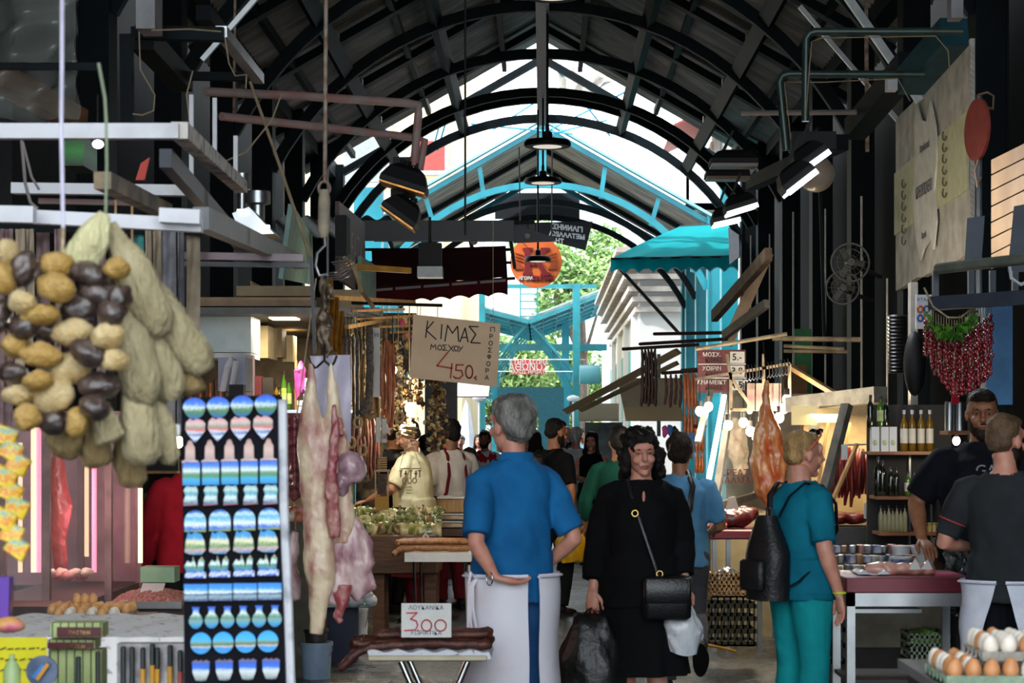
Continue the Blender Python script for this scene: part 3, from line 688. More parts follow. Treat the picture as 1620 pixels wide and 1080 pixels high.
# 3 woman in teal with backpack
TEALC = M('teal_blouse_cotton', '#0c6f86', '#0a6076', rough=.85, scale=6, bump=.1, bscale=180)
TEALT = M('turquoise_trousers_cotton', '#108f94', '#0d8087', rough=.85, scale=6, bump=.1, bscale=180)
root, J, S, hp = person('woman with cropped blond hair in a teal top and turquoise trousers, sunglasses on her head', X_(1266, 9.7), 9.7, -1.05, 1.615,
    pose=dict(elR=(.245, -.03, 1.13), wrR=(.26, .055, .89), hdR=(.02, .12, -1), elL=(-.23, .05, 1.14), wrL=(-.2, .18, 1.0)),
    skin=SKIN3, top=TEALC, sleeve='short', top_hem=.90, bottom=TEALT, hair=HAIRBL, hairt='crop', head=(-.10, -.06, 0), bulk=1.12, belly=.012, female=True, near=True, shoes=BLACK, curl=(.35, .4), seed=6, neck='wide', top_loose=.016)
wpart(root, 'wristband', MB().tube([J['wrR']+Vector((math.cos(a)*.032, math.sin(a)*.030, .012)) for a in [2*PI*i/14 for i in range(14)]], .006, 6, closed=True), M('neon_yellow_band', '#c8e01c', rough=.5), S=S)
th = thing('sunglasses', 'orange-armed sunglasses pushed up on the head of the woman in teal', 'sunglasses', (0, 0, 0)); place_local(th, root)
OR_ = M('orange_plastic', '#cf6a45', rough=.3); GLS = M('dark_lens', '#0a0f1a', rough=.05, spec=.9)
for q in (-1, 1):
    mb = MB().tube([hp(q*.088, -.03, .02), hp(q*.092, .01, .06), hp(q*.075, .06, .115)], [.004, .006, .006], 6); mb.xf(Matrix.Scale(S, 4)); mb.build('arm', OR_, th)
    mb = MB().ell(hp(q*.036, .072, .132), (.030, .009, .021), Matrix.Rotation(-.6, 3, 'X')); mb.xf(Matrix.Scale(S, 4)); mb.build('lens', GLS, th)
mb = MB().tube([hp(-.07, .062, .125), hp(-.03, .08, .142), hp(.03, .08, .142), hp(.07, .062, .125)], .005, 6); mb.xf(Matrix.Scale(S, 4)); mb.build('frame', OR_, th)
th = thing('backpack', 'small black backpack on the back of the woman in teal', 'backpack', (0, 0, 0)); place_local(th, root)
BPK = M('black_nylon', '#0a0a0d', '#101014', rough=.5, bump=.3, bscale=60)
rs = []
for k in range(12):
    t = k/11; z = .86+.44*t; a = .135*(1-.55*max(0, t-.55)/.45)*(.92+.12*math.sin(t*PI)); b = .085*(1-.5*max(0, t-.55)/.45)
    rs.append(ring(Vector((0, -.215, z)), a, b, Matrix.Identity(3), 22, 2.8, .012, k*.3))
mb = MB().loft(rs); mb.noise(.008, 9, 2); mb.xf(Matrix.Scale(S, 4)); mb.build('pack', BPK, th, smooth=60)
mb = MB().rbox((0, -.31, .99), (.19, .05, .16), .025); mb.xf(Matrix.Scale(S, 4)); mb.build('pocket', BPK, th, smooth=60)
mb = MB().tube([(-.02, -.2, 1.28), (-.02, -.2, 1.335), (.02, -.2, 1.335), (.02, -.2, 1.28)], .008, 6); mb.xf(Matrix.Scale(S, 4)); mb.build('grab_loop', BPK, th)
for q in (-1, 1):
    mb = MB().tube([(q*.04, -.17, 1.29), (q*.085, -.135, 1.40), (q*.115, -.06, 1.468), (q*.135, .04, 1.455), (q*.155, .115, 1.36), (q*.185, .10, 1.22), (q*.19, .0, 1.08), (q*.16, -.13, .96), (q*.11, -.18, .92)], [.016]*9, 8, flat=.35)
    mb.xf(Matrix.Scale(S, 4)); mb.build('shoulder_strap', BPK, th, smooth=60)
# 4 man right, charcoal tee, white apron, seen from behind
CHAR = M('charcoal_cotton', '#2e3134', '#26292c', rough=.9, scale=5, bump=.1, bscale=160)
root, J, S, hp = person('man seen from behind in a charcoal T-shirt and white apron at the right edge', X_(1590, 9.1), 9.1, -.35, 1.69,
    pose=dict(elL=(-.285, -.02, 1.13), wrL=(-.20, .19, 1.10), hdL=(.5, .8, 0), elR=(.27, .05, 1.15), wrR=(.2, .25, 1.1)),
    skin=SKIN3, top=CHAR, sleeve='short', top_hem=.93, bottom=M('navy_trousers', '#10131c', rough=.9), hair=M('hair_light_brown', '#6d5238', '#4e3a27', rough=.6, scale=30, bump=.5, bscale=120), hairt='crop', head=(-.45, -.05, 0), bulk=1.0, shoes=BLACK, near=True,
    beard=HAIRBR, apron=dict(m=M('clean_apron_cotton', '#d9dbe6', '#c3c6d4', rough=.9), a0=-PI/2+.1, a1=-PI/2+6.18, top=.96, bot=.60, flare=.08, v=.45), curl=(.4, .4), seed=8)
for s, nm in (('L', 'left'), ('R', 'right')):
    a, b = J['sh'+s], J['el'+s]; p = a.lerp(b, .60); fr_ = frame((b-a), X=None) if False else frame(b-a, Vector((0, 1, 0)))
    wpart(root, 'cuff_stripe', MB().tube([p+fr_ @ Vector((.066*math.cos(t), .066*math.sin(t), 0)) for t in [2*PI*i/18 for i in range(18)]], .004, 6, closed=True), M('red_trim', '#a3333a', rough=.7), S=S)
# 5 bearded man facing us in navy tee
root, J, S, hp = person('bearded stallholder in a dark navy T-shirt facing us at the right', X_(1553, 10.7), 10.7, PI-.12, 1.84,
    pose=dict(shR=(.19, 0, 1.385), shL=(-.19, 0, 1.385), elR=(.33, -.02, 1.16), wrR=(.31, .16, .98), hdR=(-.3, .8, -.4), elL=(-.3, 0, 1.13), wrL=(-.2, .2, 1.1)),
    skin=SKIN2, top_loose=.022, top=M('navy_tee_cotton', '#12141d', '#0d0f16', rough=.9), sleeve='short', bottom=M('black_jeans', '#0b0c0f'), hair=HAIRBR, hairt='crop', beard=HAIRBR, head=(-.05, -.1, 0), bulk=1.18, shoes=BLACK, near=True, seed=9)
text('GAR', 'shirt_print', M('grey_print', '#8a8d94'), root, Vector((-.03, .150, 1.33))*S, (-1, 0, 0), (0, 0, 1), .08, .004)
# 6 man light blue tee walking away with shoulder strap
LBL = M('light_blue_cotton', '#5f93b8', '#4f82a8', rough=.9, scale=5)
root, J, S, hp = person('man in a pale blue T-shirt walking away behind the woman in black', X_(1076, 12.2), 12.2, -.08, 1.60,
    pose=dict(kneeR=(.10, .03, .52), ankR=(.13, -.34, .36), kneeL=(-.08, .08, .50), ankL=(-.09, .08, .09), elR=(.27, .03, 1.13), wrR=(.2, .22, 1.08), elL=(-.25, -.03, 1.13)),
    skin=SKIN2, top=LBL, sleeve='short', top_hem=.86, bottom=M('grey_trousers', '#55555c', '#45454b', rough=.9), hair=HAIRBR, hairt='short', head=(-.1, 0, 0), bulk=1.05, belly=.03, shoes=M('dark_trainer', '#1d2125', rough=.6), near=True, seed=10)
th = thing('shoulder_strap', 'black strap slung over the pale blue T-shirt', 'strap', (0, 0, 0)); place_local(th, root)
mb = MB().tube([(.05, -.03, 1.50), (.085, -.125, 1.40), (.065, -.165, 1.25), (.0, -.175, 1.1), (-.13, -.165, .98), (-.21, -.02, .95)], .02, 8, flat=.3); mb.xf(Matrix.Scale(S, 4)); mb.build('strap_band', LEATH, th, smooth=60)
# 7 green shirt
GRN = M('dark_green_cotton', '#0d4438', '#0a382e', rough=.9, scale=5)
person('person in a dark green top walking away left of the woman in black', X_(979, 16), 16, .0, 1.66, pose=dict(elL=(-.29, -.03, 1.12), wrL=(-.27, .08, .92)), skin=SKIN2, top=GRN, sleeve='threeq', top_hem=.85, bottom=M('dark_skirt', '#2a2226'), btype='trousers', hair=HAIRB, hairt='short', bulk=1.15, shoes=BLACK, seed=11)
# 8 dark haired head behind
person('dark-haired man whose head shows between green top and woman in black', X_(1004, 20), 20, .1, 1.68, skin=SKIN2, top=BLACK, bottom=BLACK, hair=HAIRB, hairt='short', shoes=BLACK, seed=12)
# 9 young woman in black top
person('young long-haired woman in a black strappy top and shorts facing us', X_(936, 24.5), 24.5, PI-.25, 1.64, pose=dict(elR=(.22, .0, 1.14), wrR=(.06, .17, 1.13), hdR=(-1, .2, 0), elL=(-.21, 0, 1.14), wrL=(-.05, .18, 1.12), hdL=(1, .1, 0)),
       skin=SKIN3, top=BLK, sleeve='none', top_hem=.85, bottom=BLK, btype='shorts', hair=HAIRBR, hairt='long', female=True, shoes=BLACK, head=(.1, -.08, 0), near=True, neck='wide', seed=13, bulk=.95)
# 10 man in black with yellow bag
root, J, S, hp = person('bearded man in a black T-shirt carrying a yellow bag', X_(872, 17.6), 17.6, -.95, 1.745,
    pose=dict(elR=(.265, .02, 1.13), wrR=(.22, .06, .90), hdR=(.05, .1, -1), kneeR=(.09, .10, .5), ankR=(.09, .05, .09), kneeL=(-.09, -.04, .5), ankL=(-.09, -.22, .12)),
    skin=SKIN2, top=BLK, sleeve='short', top_hem=.88, bottom=M('black_trousers', '#101114', rough=.9), hair=HAIRB, hairt='crop', beard=HAIRB, head=(.05, -.18, 0), bulk=1.05, shoes=BLACK, near=True, curl=(.8, .4), seed=14, lean=(0, .03))
g = hand_at(root, J, S, 'R'); carrier('yellow plastic carrier bag held by the man in the black T-shirt', (g.x, g.y, g.z-.33), .25, .17, .30, YLPL, 8, g)
th = thing('backpack', 'small black backpack worn by the man with the yellow bag', 'backpack', (0, 0, 0)); place_local(th, root)
mb = MB().rbox((0, -.19, 1.24), (.26, .11, .36), .05); mb.noise(.01, 8); mb.xf(Matrix.Scale(S, 4)); mb.build('pack', BPK, th, smooth=60)
mb = MB()
for q in (-1, 1): mb.tube([(q*.1, -.14, 1.40), (q*.12, -.05, 1.465), (q*.13, .08, 1.42), (q*.15, .12, 1.28), (q*.17, .0, 1.1), (q*.1, -.15, 1.08)], .016, 8, flat=.35)
mb.xf(Matrix.Scale(S, 4)); mb.build('shoulder_strap', BPK, th)
# 11-13, 20.. background crowd: label, px, Y, facing, height, options
WS = M('white_shirt_cotton', '#d3d8e2', '#bfc6d4', rough=.9); PINK = M('pink_cotton', '#c8375f', rough=.9); PALEP = M('pale_pink_cotton', '#d9a9ae', rough=.9)
BLWH = M('blue_dotted_cotton', '#dfe6f2', '#2b57b0', rough=.9, scale=26, lo=.52, hi=.55, det=1); OLIVE = M('olive_cotton', '#55523a', '#47452f', rough=.9); REDC = M('red_cotton', '#b32330', '#9c1c28', rough=.9); KHAKI = M('beige_cotton', '#c2b48c', '#b3a47c', rough=.9)
bgp = [
 ('old man with white hair in a white shirt walking away beside the young woman', 911, 26, .15, 1.70, dict(skin=SKIN3, top=WS, sleeve='short', bottom=M('cream_trousers', '#c9c2b0'), hair=HAIRW, elder=True, bulk=1.15)),
 ('bald man in a blue and white patterned shirt facing us behind the bearded man', 896, 28, PI, 1.74, dict(skin=SKIN3, top=BLWH, sleeve='short', bottom=BLACK, hair=HAIRW, hairt='thinning', elder=True)),
 ('short person with dark hair just behind the white shirt, facing us', 903.5, 27, PI, 1.53, dict(skin=SKIN2, top=WS, sleeve='short', bottom=BLACK, hair=HAIRB)),
 ('fair haired man facing us at the left of the bearded man', 831, 29, PI+.2, 1.68, dict(skin=SKIN3, top=PALEP, sleeve='short', bottom=BLACK, hair=HAIRG, hairt='thinning', elder=True)),
 ('brown haired woman turned away beside the bearded man', 846, 27, -.3, 1.66, dict(skin=SKIN3, top=OLIVE, sleeve='short', bottom=BLACK, hair=HAIRBR, hairt='long', female=True)),
 ('woman with sunglasses in an olive top facing us beside the blue polo shirt', 743, 20, PI+.1, 1.47, dict(skin=SKIN2, top=OLIVE, sleeve='short', bottom=BLACK, hair=HAIRBR, hairt='long', female=True)),
 ('bearded man in a red and white shirt facing us behind the woman with sunglasses', 767, 27, PI-.2, 1.66, dict(skin=SKIN2, top=M('red_white_cotton', '#d8dae2', '#b32330', rough=.9, scale=9, lo=.5, hi=.55), sleeve='short', bottom=BLACK, hair=HAIRB, beard=HAIRB)),
 ('woman in a bright pink top far down the aisle', 960, 33, PI, 1.62, dict(skin=SKIN3, top=PINK, sleeve='short', bottom=BLACK, hair=HAIRBR, hairt='long', female=True)),
 ('grey haired man in a pale pink shirt behind the left stall', 686, 22, .4, 1.63, dict(skin=SKIN3, top=PALEP, sleeve='short', bottom=BLACK, hair=HAIRG, elder=True)),
 ('brown haired person in a white top behind the left stall', 673, 23, .2, 1.60, dict(skin=SKIN3, top=WS, sleeve='short', bottom=BLACK, hair=HAIRBR)),
 ('distant man in a white shirt between the crowd and the closed parasol', 728, 34, PI, 1.60, dict(skin=SKIN3, top=WS, sleeve='short', bottom=BLACK, hair=HAIRG, elder=True)),
 ('distant woman in a white top right of the closed parasol', 757, 36, PI, 1.62, dict(skin=SKIN3, top=WS, sleeve='short', bottom=BLACK, hair=HAIRBR, hairt='long', female=True)),
 ('distant dark haired man in pale blue seen past the woman in black', 921, 38, PI, 1.72, dict(skin=SKIN2, top=LBL, sleeve='short', bottom=BLACK, hair=HAIRB)),
]
for k, (lb, px, Y, rz, H, o) in enumerate(bgp):
    r_, J_, S_, hp_ = person(lb, X_(px, Y), Y, rz, H, shoes=BLACK, seed=20+k, **o)
    if 'with sunglasses in' in lb:
        t_ = thing('sunglasses', 'dark sunglasses worn by the woman in the olive top', 'sunglasses', (0, 0, 0)); place_local(t_, r_)
        for q in (-1, 1): mb = MB().ell(hp_(q*.034, .10, .01), (.028, .008, .022)); mb.xf(Matrix.Scale(S_, 4)); mb.build('lens', GLS, t_)
        mb = MB().tube([hp_(-.085, -.01, .012), hp_(-.075, .085, .015), hp_(0, .108, .018), hp_(.075, .085, .015), hp_(.085, -.01, .012)], .003, 5); mb.xf(Matrix.Scale(S_, 4)); mb.build('frame', BLACK, t_)
# 14 man in beige tee behind the left counter, looking down
REDAP = M('maroon_apron_cloth', '#6a1c26', '#58151e', rough=.9)
person('man in a beige T-shirt and maroon apron working at the left counter, looking down', X_(660, 16.95), 16.95, 1.25, 1.72,
       pose=dict(elR=(.26, .06, 1.13), wrR=(.20, .28, .98), hdR=(-.1, .5, -.9), elL=(-.27, .12, 1.16), wrL=(-.24, .36, 1.05), hdL=(.1, 1, -.2)), skin=SKIN2, top=KHAKI, sleeve='short', top_hem=.90,
       bottom=REDAP, hair=HAIRBR, hairt='crop', head=(.1, -.45, 0), bulk=1.15, belly=.03, shoes=BLACK, near=True, apron=dict(m=REDAP, a0=-.6, a1=PI+.6, top=1.0, bot=.4, flare=.05), seed=40, lean=(0, .05))
person('stallholder in a black T-shirt behind the hanging sausages, looking right', X_(624, 17.8), 17.8, -1.1, 1.74, pose=dict(elR=(.27, .1, 1.14), wrR=(.2, .3, 1.0)), skin=SKIN2, top=BLACK, sleeve='short', bottom=BLACK, hair=HAIRBR, hairt='short', head=(0, -.25, 0), shoes=BLACK, near=True, seed=41)
root, J, S, hp = person('butcher in a white short-sleeved shirt and maroon bib apron turned away at the left stall', X_(712, 18.2), 18.2, .55, 1.73, pose=dict(elR=(.3, .03, 1.13), wrR=(.2, .2, 1.0)), skin=SKIN2, top=M('cream_shirt_cotton', '#cfc6bd', '#bfb4aa', rough=.9), sleeve='short', top_hem=.92,
       bottom=REDAP, hair=HAIRB, hairt='short', head=(.2, -.1, 0), bulk=1.12, shoes=BLACK, near=True, apron=dict(m=REDAP, a0=-.9, a1=PI+.9, top=1.05, bot=.4, flare=.05), seed=42, top_loose=.025)
wpart(root, 'apron_strap', MB().tube([(-.07, -.02, 1.49), (-.085, -.11, 1.42), (-.09, -.15, 1.25), (-.12, -.15, 1.08), (-.15, -.10, 1.0)], .016, 8, flat=.4), REDAP, S=S)
wpart(root, 'apron_strap', MB().tube([(.07, -.02, 1.49), (.085, -.11, 1.42), (.09, -.15, 1.25), (.12, -.15, 1.08), (.15, -.10, 1.0)], .016, 8, flat=.4), REDAP, S=S)
# 19 person in red behind the magnet board
person('person in a red T-shirt half hidden behind the magnet board', X_(300, 11.65), 11.65, .3, 1.62, skin=SKIN2, top=REDC, sleeve='long', top_hem=.85, bottom=BLACK, hair=HAIRB, shoes=BLACK, seed=43, bulk=1.1, pose=dict(elL=(-.27, .03, 1.12), wrL=(-.26, .12, .88)))
# ------------------------------------------------------------------ helpers for things placed down the arcade
def sz(px, Y): return px*Y/F
def ZP(py, Y): return EYE-(py-HY)*Y/F
def XP(px, Y): return (px-CX)*Y/F
def pbox(x0, y0, x1, y1, Y, d, mb=None):   # box spanning a picture rectangle at distance Y, d metres deep
    a = P(x0, y0, Y); b = P(x1, y1, Y); b.y = Y+d; return (mb or MB()).bb(a, b)
def solo(mb, name, m, label, cat, group=None, kind=None, smooth=40): return mb.build(name, m, None, smooth, label=label, cat=cat, group=group, kind=kind)
def circ(cx, cy, rx, ry, n=18, a0=0, a1=2*PI): return [(cx+rx*math.cos(a0+(a1-a0)*i/n), cy+ry*math.sin(a0+(a1-a0)*i/n)) for i in range(n+1)]
PAPER = M('white_card', '#d6d4d0', '#c5c3bf', rough=.7)
RUST = M('rusty_steel', '#6b4a38', '#8d8478', rough=.7, scale=20, metal=.2, bump=.3)
PINKST = M('worn_pink_steel', '#9a6a66', '#8f8a84', rough=.6, scale=6, bump=.2)
CARD = M('kraft_card', '#dabd9c', '#cfb190', rough=.85, scale=5)
INK = M('black_ink', '#17140f', rough=.7); REDINK = M('red_ink', '#b23a22', rough=.6); WHINK = M('white_ink', '#e6e6e6', rough=.6)

# ---- far teal pavilion with a butterfly roof
pav = thing('pavilion', 'far teal steel pavilion with a V-shaped glazed roof at the end of the street', 'pavilion', (-.47, 70, 0))
GRIDM = M('hazed_glazing', '#9fc3c8', '#d3e2e2', rough=.4, scale=1.2, lo=.4, hi=.7, alpha=.75)  # panel colour paled to carry the bright distant haze
for s in (-1, 1):
    W4 = 4.4 if s < 0 else 3.0
    MB().grid(lambda u, v, s=s: (-.47+s*W4*v, 70+13*u, 5.75+1.15*v), 2, 2, t=.05).build('roof_panel', GRIDM, pav, smooth=0)
    for k in range(7):
        v = k/6; MB().bar((-.47+s*W4*v, 70, 5.6+1.15*v), (-.47+s*W4*v, 83, 5.6+1.15*v), .05, .06, up=(0, 0, 1)).build('purlin', TEAL, pav, smooth=0)
    for k in range(6):
        y = 70+k*2.55; MB().bar((-.47, y, 5.6), (-.47+s*W4, y, 6.75), .09, .12, up=(0, 0, 1)).build('rafter', TEAL, pav, smooth=0)
    MB().bar((-.47+s*1.67, 70, 0), (-.47+s*1.67, 70, 6.95), .26, .26).build('column', TEAL, pav, smooth=0)
    MB().bar((-.47+s*1.4, 80, 0), (-.47+s*1.4, 80, 6.3), .3, .26).build('column', TEAL, pav, smooth=0)
    for k in range(5):
        y = 70.2+k*2.5; MB().bar((-.47+s*.1, y, 5.5), (-.47+s*1.75, y, 3.7), .07, .07, up=(0, 1, 0)).build('brace', TEAL, pav, smooth=0)
        MB().bar((-.47+s*.35, y+1, 5.5), (-.47+s*1.75, y+1, 2.9), .05, .05, up=(0, 1, 0)).build('brace', TEAL, pav, smooth=0)
    MB().bar((-.47+s*.3, 70, 5.6), (-.47+s*.3, 70, 7.0), .05, .05).build('ladder_post', TEAL, pav, smooth=0)
for k in range(5): MB().bar((-.77, 70, 5.8+k*.26), (-.17, 70, 5.8+k*.26), .04, .04).build('ladder_rung', TEAL, pav, smooth=0)
MB().bar((-2.2, 70, 6.85), (1.9, 70, 6.85), .12, .14).build('top_beam', TEAL, pav, smooth=0)
MB().bar((-2.6, 71, 4.75), (2.3, 71, 4.75), .12, .24).build('tie_beam', TEAL, pav, smooth=0)
for z in (4.28, 3.86): MB().cyl((-2.2, 70.1, z), (1.5, 70.1, z), .02, 6).build('tie_rod', WHITEP, pav, smooth=0)
DKTEAL = M('deep_teal_sheet', '#125f72', '#0f5363', rough=.5)
MB().bb((XP(787, 72), 72, ZP(660, 72)), (XP(892, 72), 72.1, ZP(612, 72))).bb((XP(852, 72), 71.9, 0), (XP(900, 72), 72, ZP(650, 72))).build('hoarding', DKTEAL, pav, smooth=0)
sg = thing('market_sign', 'red market sign with white Greek lettering under the far teal pavilion', 'sign', P(836, 592, 69.5))
pbox(811, 569, 862, 592, 69.5, .08).build('board', M('sign_red', '#d9434a', rough=.5), sg, smooth=0)
for t, y, h_ in (('ΣΤΗΝ ΑΓΟΡΑ', 573.5, .2), ('ΑΘΩΝΟΣ', 581, .30), ('ΚΑΛΩΣ ΗΡΘΑΤΕ', 588.5, .16)):
    text(t, 'lettering', WHINK, sg, P(836.5, y, 69.48), (1, 0, 0), (0, 0, 1), h_*1.1, .02, bold=.002, font_w=.98)
for px, Y, lb in ((758, 45, 'mushroom-topped street lamp left of the teal pavilion'), (907, 45, 'mushroom-topped street lamp in front of the right teal column')):
    r_ = thing('street_lamp', lb, 'street lamp', (XP(px, Y), Y, 0)); c = (XP(px, Y), Y, 0)
    MB().cyl(c, (c[0], Y, ZP(634, Y)), .022, 8).build('pole', WHITEP, r_)
    MB().lathe([(.04, -.07), (.12, -.05), (.155, .0), (.11, .05), (.03, .07)], (c[0], Y, ZP(630, Y)), 16).build('lamp_cap', M('opal_cap', '#dfe5e8', rough=.3), r_)
# closed parasol
r_ = thing('parasol', 'closed white parasol standing beyond the left stall', 'parasol', (XP(738, 37), 37, 0)); c = Vector((XP(738, 37), 37, 0))
MB().cyl(c, c+Vector((0, 0, 2.25)), .025, 8).build('pole', WHITEP, r_)
mb = MB(); rs = []
for k in range(9):
    t = k/8; z = 2.24-1.05*t; a = .015+.15*t**.7
    rs.append([c+Vector((a*(1+.22*math.sin(4*2*PI*j/24))*math.cos(2*PI*j/24), a*(1+.22*math.sin(4*2*PI*j/24))*math.sin(2*PI*j/24), z)) for j in range(24)])
mb.loft(rs).build('canopy', M('white_canvas', '#dfe3ea', '#cfd5df', rough=.85), r_, smooth=60)
# teal barrel awning on the right houses
mb = MB(); 
def fn(u, v):
    a = PI*.5*v; return (1.24+u*.66, 66-.7*math.sin(a), 3.3+.62*math.cos(a))
mb.grid(fn, 6, 8, t=.02); 
for sx in (1.24, 1.9): mb.prism([(0, 0)]+[(.7*math.sin(PI*.5*i/8), .62*math.cos(PI*.5*i/8)) for i in range(9)], (sx, 66, 3.3), (0, -1, 0), (0, 0, 1), .02)
solo(mb, 'awning', TEAL, 'domed teal awning low on the white house behind the right teal column', 'awning')

# ---- round market sign and high-bay lamps
ks = thing('round_sign', 'round orange sign with a big maroon K hanging in the middle of the arcade', 'sign', P(848, 454, 34.6))
Yk = 34.6; ck = P(848, 414, Yk); rk = sz(41, Yk); OR = M('sign_orange', '#e07234', '#d4652c', rough=.5, scale=3)
MB().prism([(rk*math.cos(2*PI*i/48), rk*math.sin(2*PI*i/48)) for i in range(48)], ck, t=.05).build('disc', OR, ks, smooth=30)
MARO = M('sign_maroon', '#7e1f26', rough=.5)
k = sz(1, Yk); o = ck+Vector((0, -.035, 0))
def kp(pts): return [((x-848)*k, (414-y)*k) for x, y in pts]
mb = MB()
for q in ([(827, 392), (843, 392), (843, 396), (839, 398), (839, 430), (843, 432), (843, 436), (827, 436), (827, 432), (830, 430), (830, 398), (827, 396)],
          [(855, 392), (870, 392), (870, 396), (866, 397), (848, 413), (846, 420), (840, 420), (840, 414), (857, 397), (855, 396)],
          [(843, 412), (852, 409), (866, 430), (872, 433), (872, 436), (855, 436), (855, 433), (857, 431), (846, 416)]): mb.prism(kp(q), o, t=.02)
mb.build('letter_k', MARO, ks, smooth=0)
text('ΚΑΠΑΝΙ', 'lettering', MARO, ks, o+Vector((k*11, 0, -k*26.5)), (1, 0, 0), (0, 0, 1), k*9, .015, bold=.006)
text('ΑΓΟΡΑ', 'lettering', WHINK, ks, o+Vector((-k*16, 0, -k*26.5)), (1, 0, 0), (0, 0, 1), k*7, .015, bold=.003)
for sx in (-1, 1):
    mb = MB(); mb.prism([(sx*(k*20+k*3*j_), k*(-12+8*j_)) for j_ in (0, 1)]+[(sx*k*34, k*4), (sx*k*34, k*-12)], o, t=.012)
    for a_ in range(3): mb.bar(o+Vector((sx*k*20, 0, k*(10-a_*5))), o+Vector((sx*k*33, 0, k*(14-a_*5))), k*1.2, .01, up=(0, 1, 0))
    mb.build('arch_pattern', M('sign_dark_orange', '#a94c20', rough=.5), ks, smooth=0)

for sx in (-1, 1): MB().cyl(ck+Vector((sx*rk*.6, .03, rk*.75)), Vector((ck.x+sx*rk*.6, 32.5, 6.3)), .012, 6).build('hanger_rod', BLACK, ks)
LENS = M('lamp_lens', '#7a7672', rough=.3, emit=.6, ecol='#fff2dc')
for px, py, Y, wd, Ya, lb in ((873, 6, 18.5, 94, 18.0, 'nearest high-bay lamp, cut by the top edge of the picture'), (866, 230, 24.2, 74, 24, 'large round high-bay lamp hanging above the teal gable ridge'), (859, 285, 30, 60, 30, 'second round high-bay lamp below and behind the large one'), (851, 410, 31.2, 42, 31.1, 'small high-bay lamp hanging in front of the round orange sign')):
    c = P(px, py, Y); c.y = Ya; r = sz(wd/2, Y); r_ = thing('high_bay_lamp', lb, 'lamp', c, group='round high-bay lamps')
    MB().lathe([(r*.2, .05), (r*.5, .045), (r*.92, .03), (r, .0), (r, -.03), (r*.96, -.045), (r*.86, -.045)], c, 32).build('housing', BLACK, r_)
    MB().lathe([(r*.84, -.04), (r*.3, -.052), (.001, -.054)], c, 32).build('lens', LENS, r_)
    MB().lathe([(r*.22, .05), (r*.2, .13), (r*.08, .15), (r*.08, .22)], c, 12).build('driver_box', BLACK, r_)
    MB().cyl(c+Vector((0, 0, .2)), Vector((c.x, c.y, 6.68)), .016, 8).build('hanger_rod', BLACK, r_)

# ---- black banner seen from behind (its lettering reads mirrored) and the black box above it
bn = thing('banner', 'black banner seen from behind with mirrored white lettering, right of the round sign', 'banner', P(895, 396, 44))
c0, c1, c2, c3 = P(835, 352, 44), P(938, 350, 44), P(926, 396, 44), P(838, 372, 44)
NAVY = M('black_banner_cloth', '#14161d', '#1a1d26', rough=.8)
mb = MB().loft([[c0, c1, c2, c3], [p+Vector((0, .03, 0)) for p in (c0, c1, c2, c3)]]); mb.build('cloth', NAVY, bn, smooth=0)
kk = sz(1, 44)
for t, x, y, h_ in (('ΓΙΑΝΝΗΣ', 898, 361, 10), ('ΜΕΤΑΛΛΙΚΑ', 897, 372.5, 9), ('ΤΗΛ', 882, 381, 9)):
    text(t, 'lettering', WHINK, bn, P(x, y, 43.97), (-1, 0, -.12 if False else .12), (0, 0, 1), h_*kk*1.1, .01, bold=.006)
bx = pbox(783, 305, 917, 346, 47.65, .1); solo(bx, 'black_panel', M('navy_panel', '#1d222d', '#171b24', rough=.6), 'dark navy panel across the far end of the second roof', 'panel')

# ---- left: black canopy and maroon awning
r_ = thing('canopy_frame', 'black steel canopy reaching in from the left above the maroon awning', 'canopy', P(700, 384, 24))
a = P(568, 349, 24); b = P(846, 351, 24)
mb = MB().bb((a.x, 24, a.z-.04), (b.x, 26.2, a.z)); mb.build('deck', BLACK, r_)
MB().bb((a.x, 23.96, ZP(381, 24)), (b.x-.25, 24.02, a.z)).build('front_board', M('black_sheet', '#101116', '#1a1b22', rough=.4, scale=3), r_)
MB().prism([(0, 0), (.5, -.18), (.5, -.22), (0, -.24)], (b.x-.26, 24.1, a.z-.02), t=.04).build('end_wing', M('grey_plastic_sheet', '#5a5b66', rough=.5), r_)
for zz, yy in ((-.32, 24.3), (-.40, 25.2)): MB().cyl((a.x, yy, a.z+zz), (b.x-.3, yy, a.z+zz), .02, 6).build('rail', BLACK, r_)
for k_ in range(4): x = a.x+.3+k_*.5; MB().bar((x, 24.1, a.z-.05), (x+.05, 25.9, a.z-.4), .04, .05).build('bracket', BLACK, r_)
MB().grid(lambda u, v: (a.x-1.2+u*1.55, 24.2+v*2.2, a.z+.06+.03*math.sin(u*40)), 60, 1, t=0).build('corrugated_edge', M('galvanised_sheet', '#9fa6ab', rough=.5, metal=.4), r_)
for px, py, lb in ((750, 382, 'small white round lamp under the black canopy'), (835, 373, 'small white round lamp at the tip of the black canopy')):
    c = P(px, py, 24.05); l = thing('spot_lamp', lb, 'lamp', c, group='small lamps under the black canopy')
    MB().ell(c, (.045, .04, .04)).build('bulb_cover', WHITEPL, l); MB().cyl(c+Vector((0, .02, .03)), c+Vector((0, .25, .12)), .012, 6).build('stem', BLACK, l)
AW = M('maroon_awning_cloth', '#4a0f14', '#3c0b10', rough=.85, scale=2)
aw = thing('awning', 'maroon awning with a scalloped valance and white stripe, projecting from the left stalls', 'awning', P(700, 470, 21))
L0, L1, L2, L3 = P(588, 398, 22.6), P(800, 390, 22.6), P(803, 440, 21), P(590, 456, 21)
mb = MB().grid(lambda u, v: (L0.lerp(L1, u)).lerp(L3.lerp(L2, u), v)+Vector((0, 0, .015*math.sin(u*22)*v)), 30, 6, t=.01); mb.build('cloth', AW, aw, smooth=60)
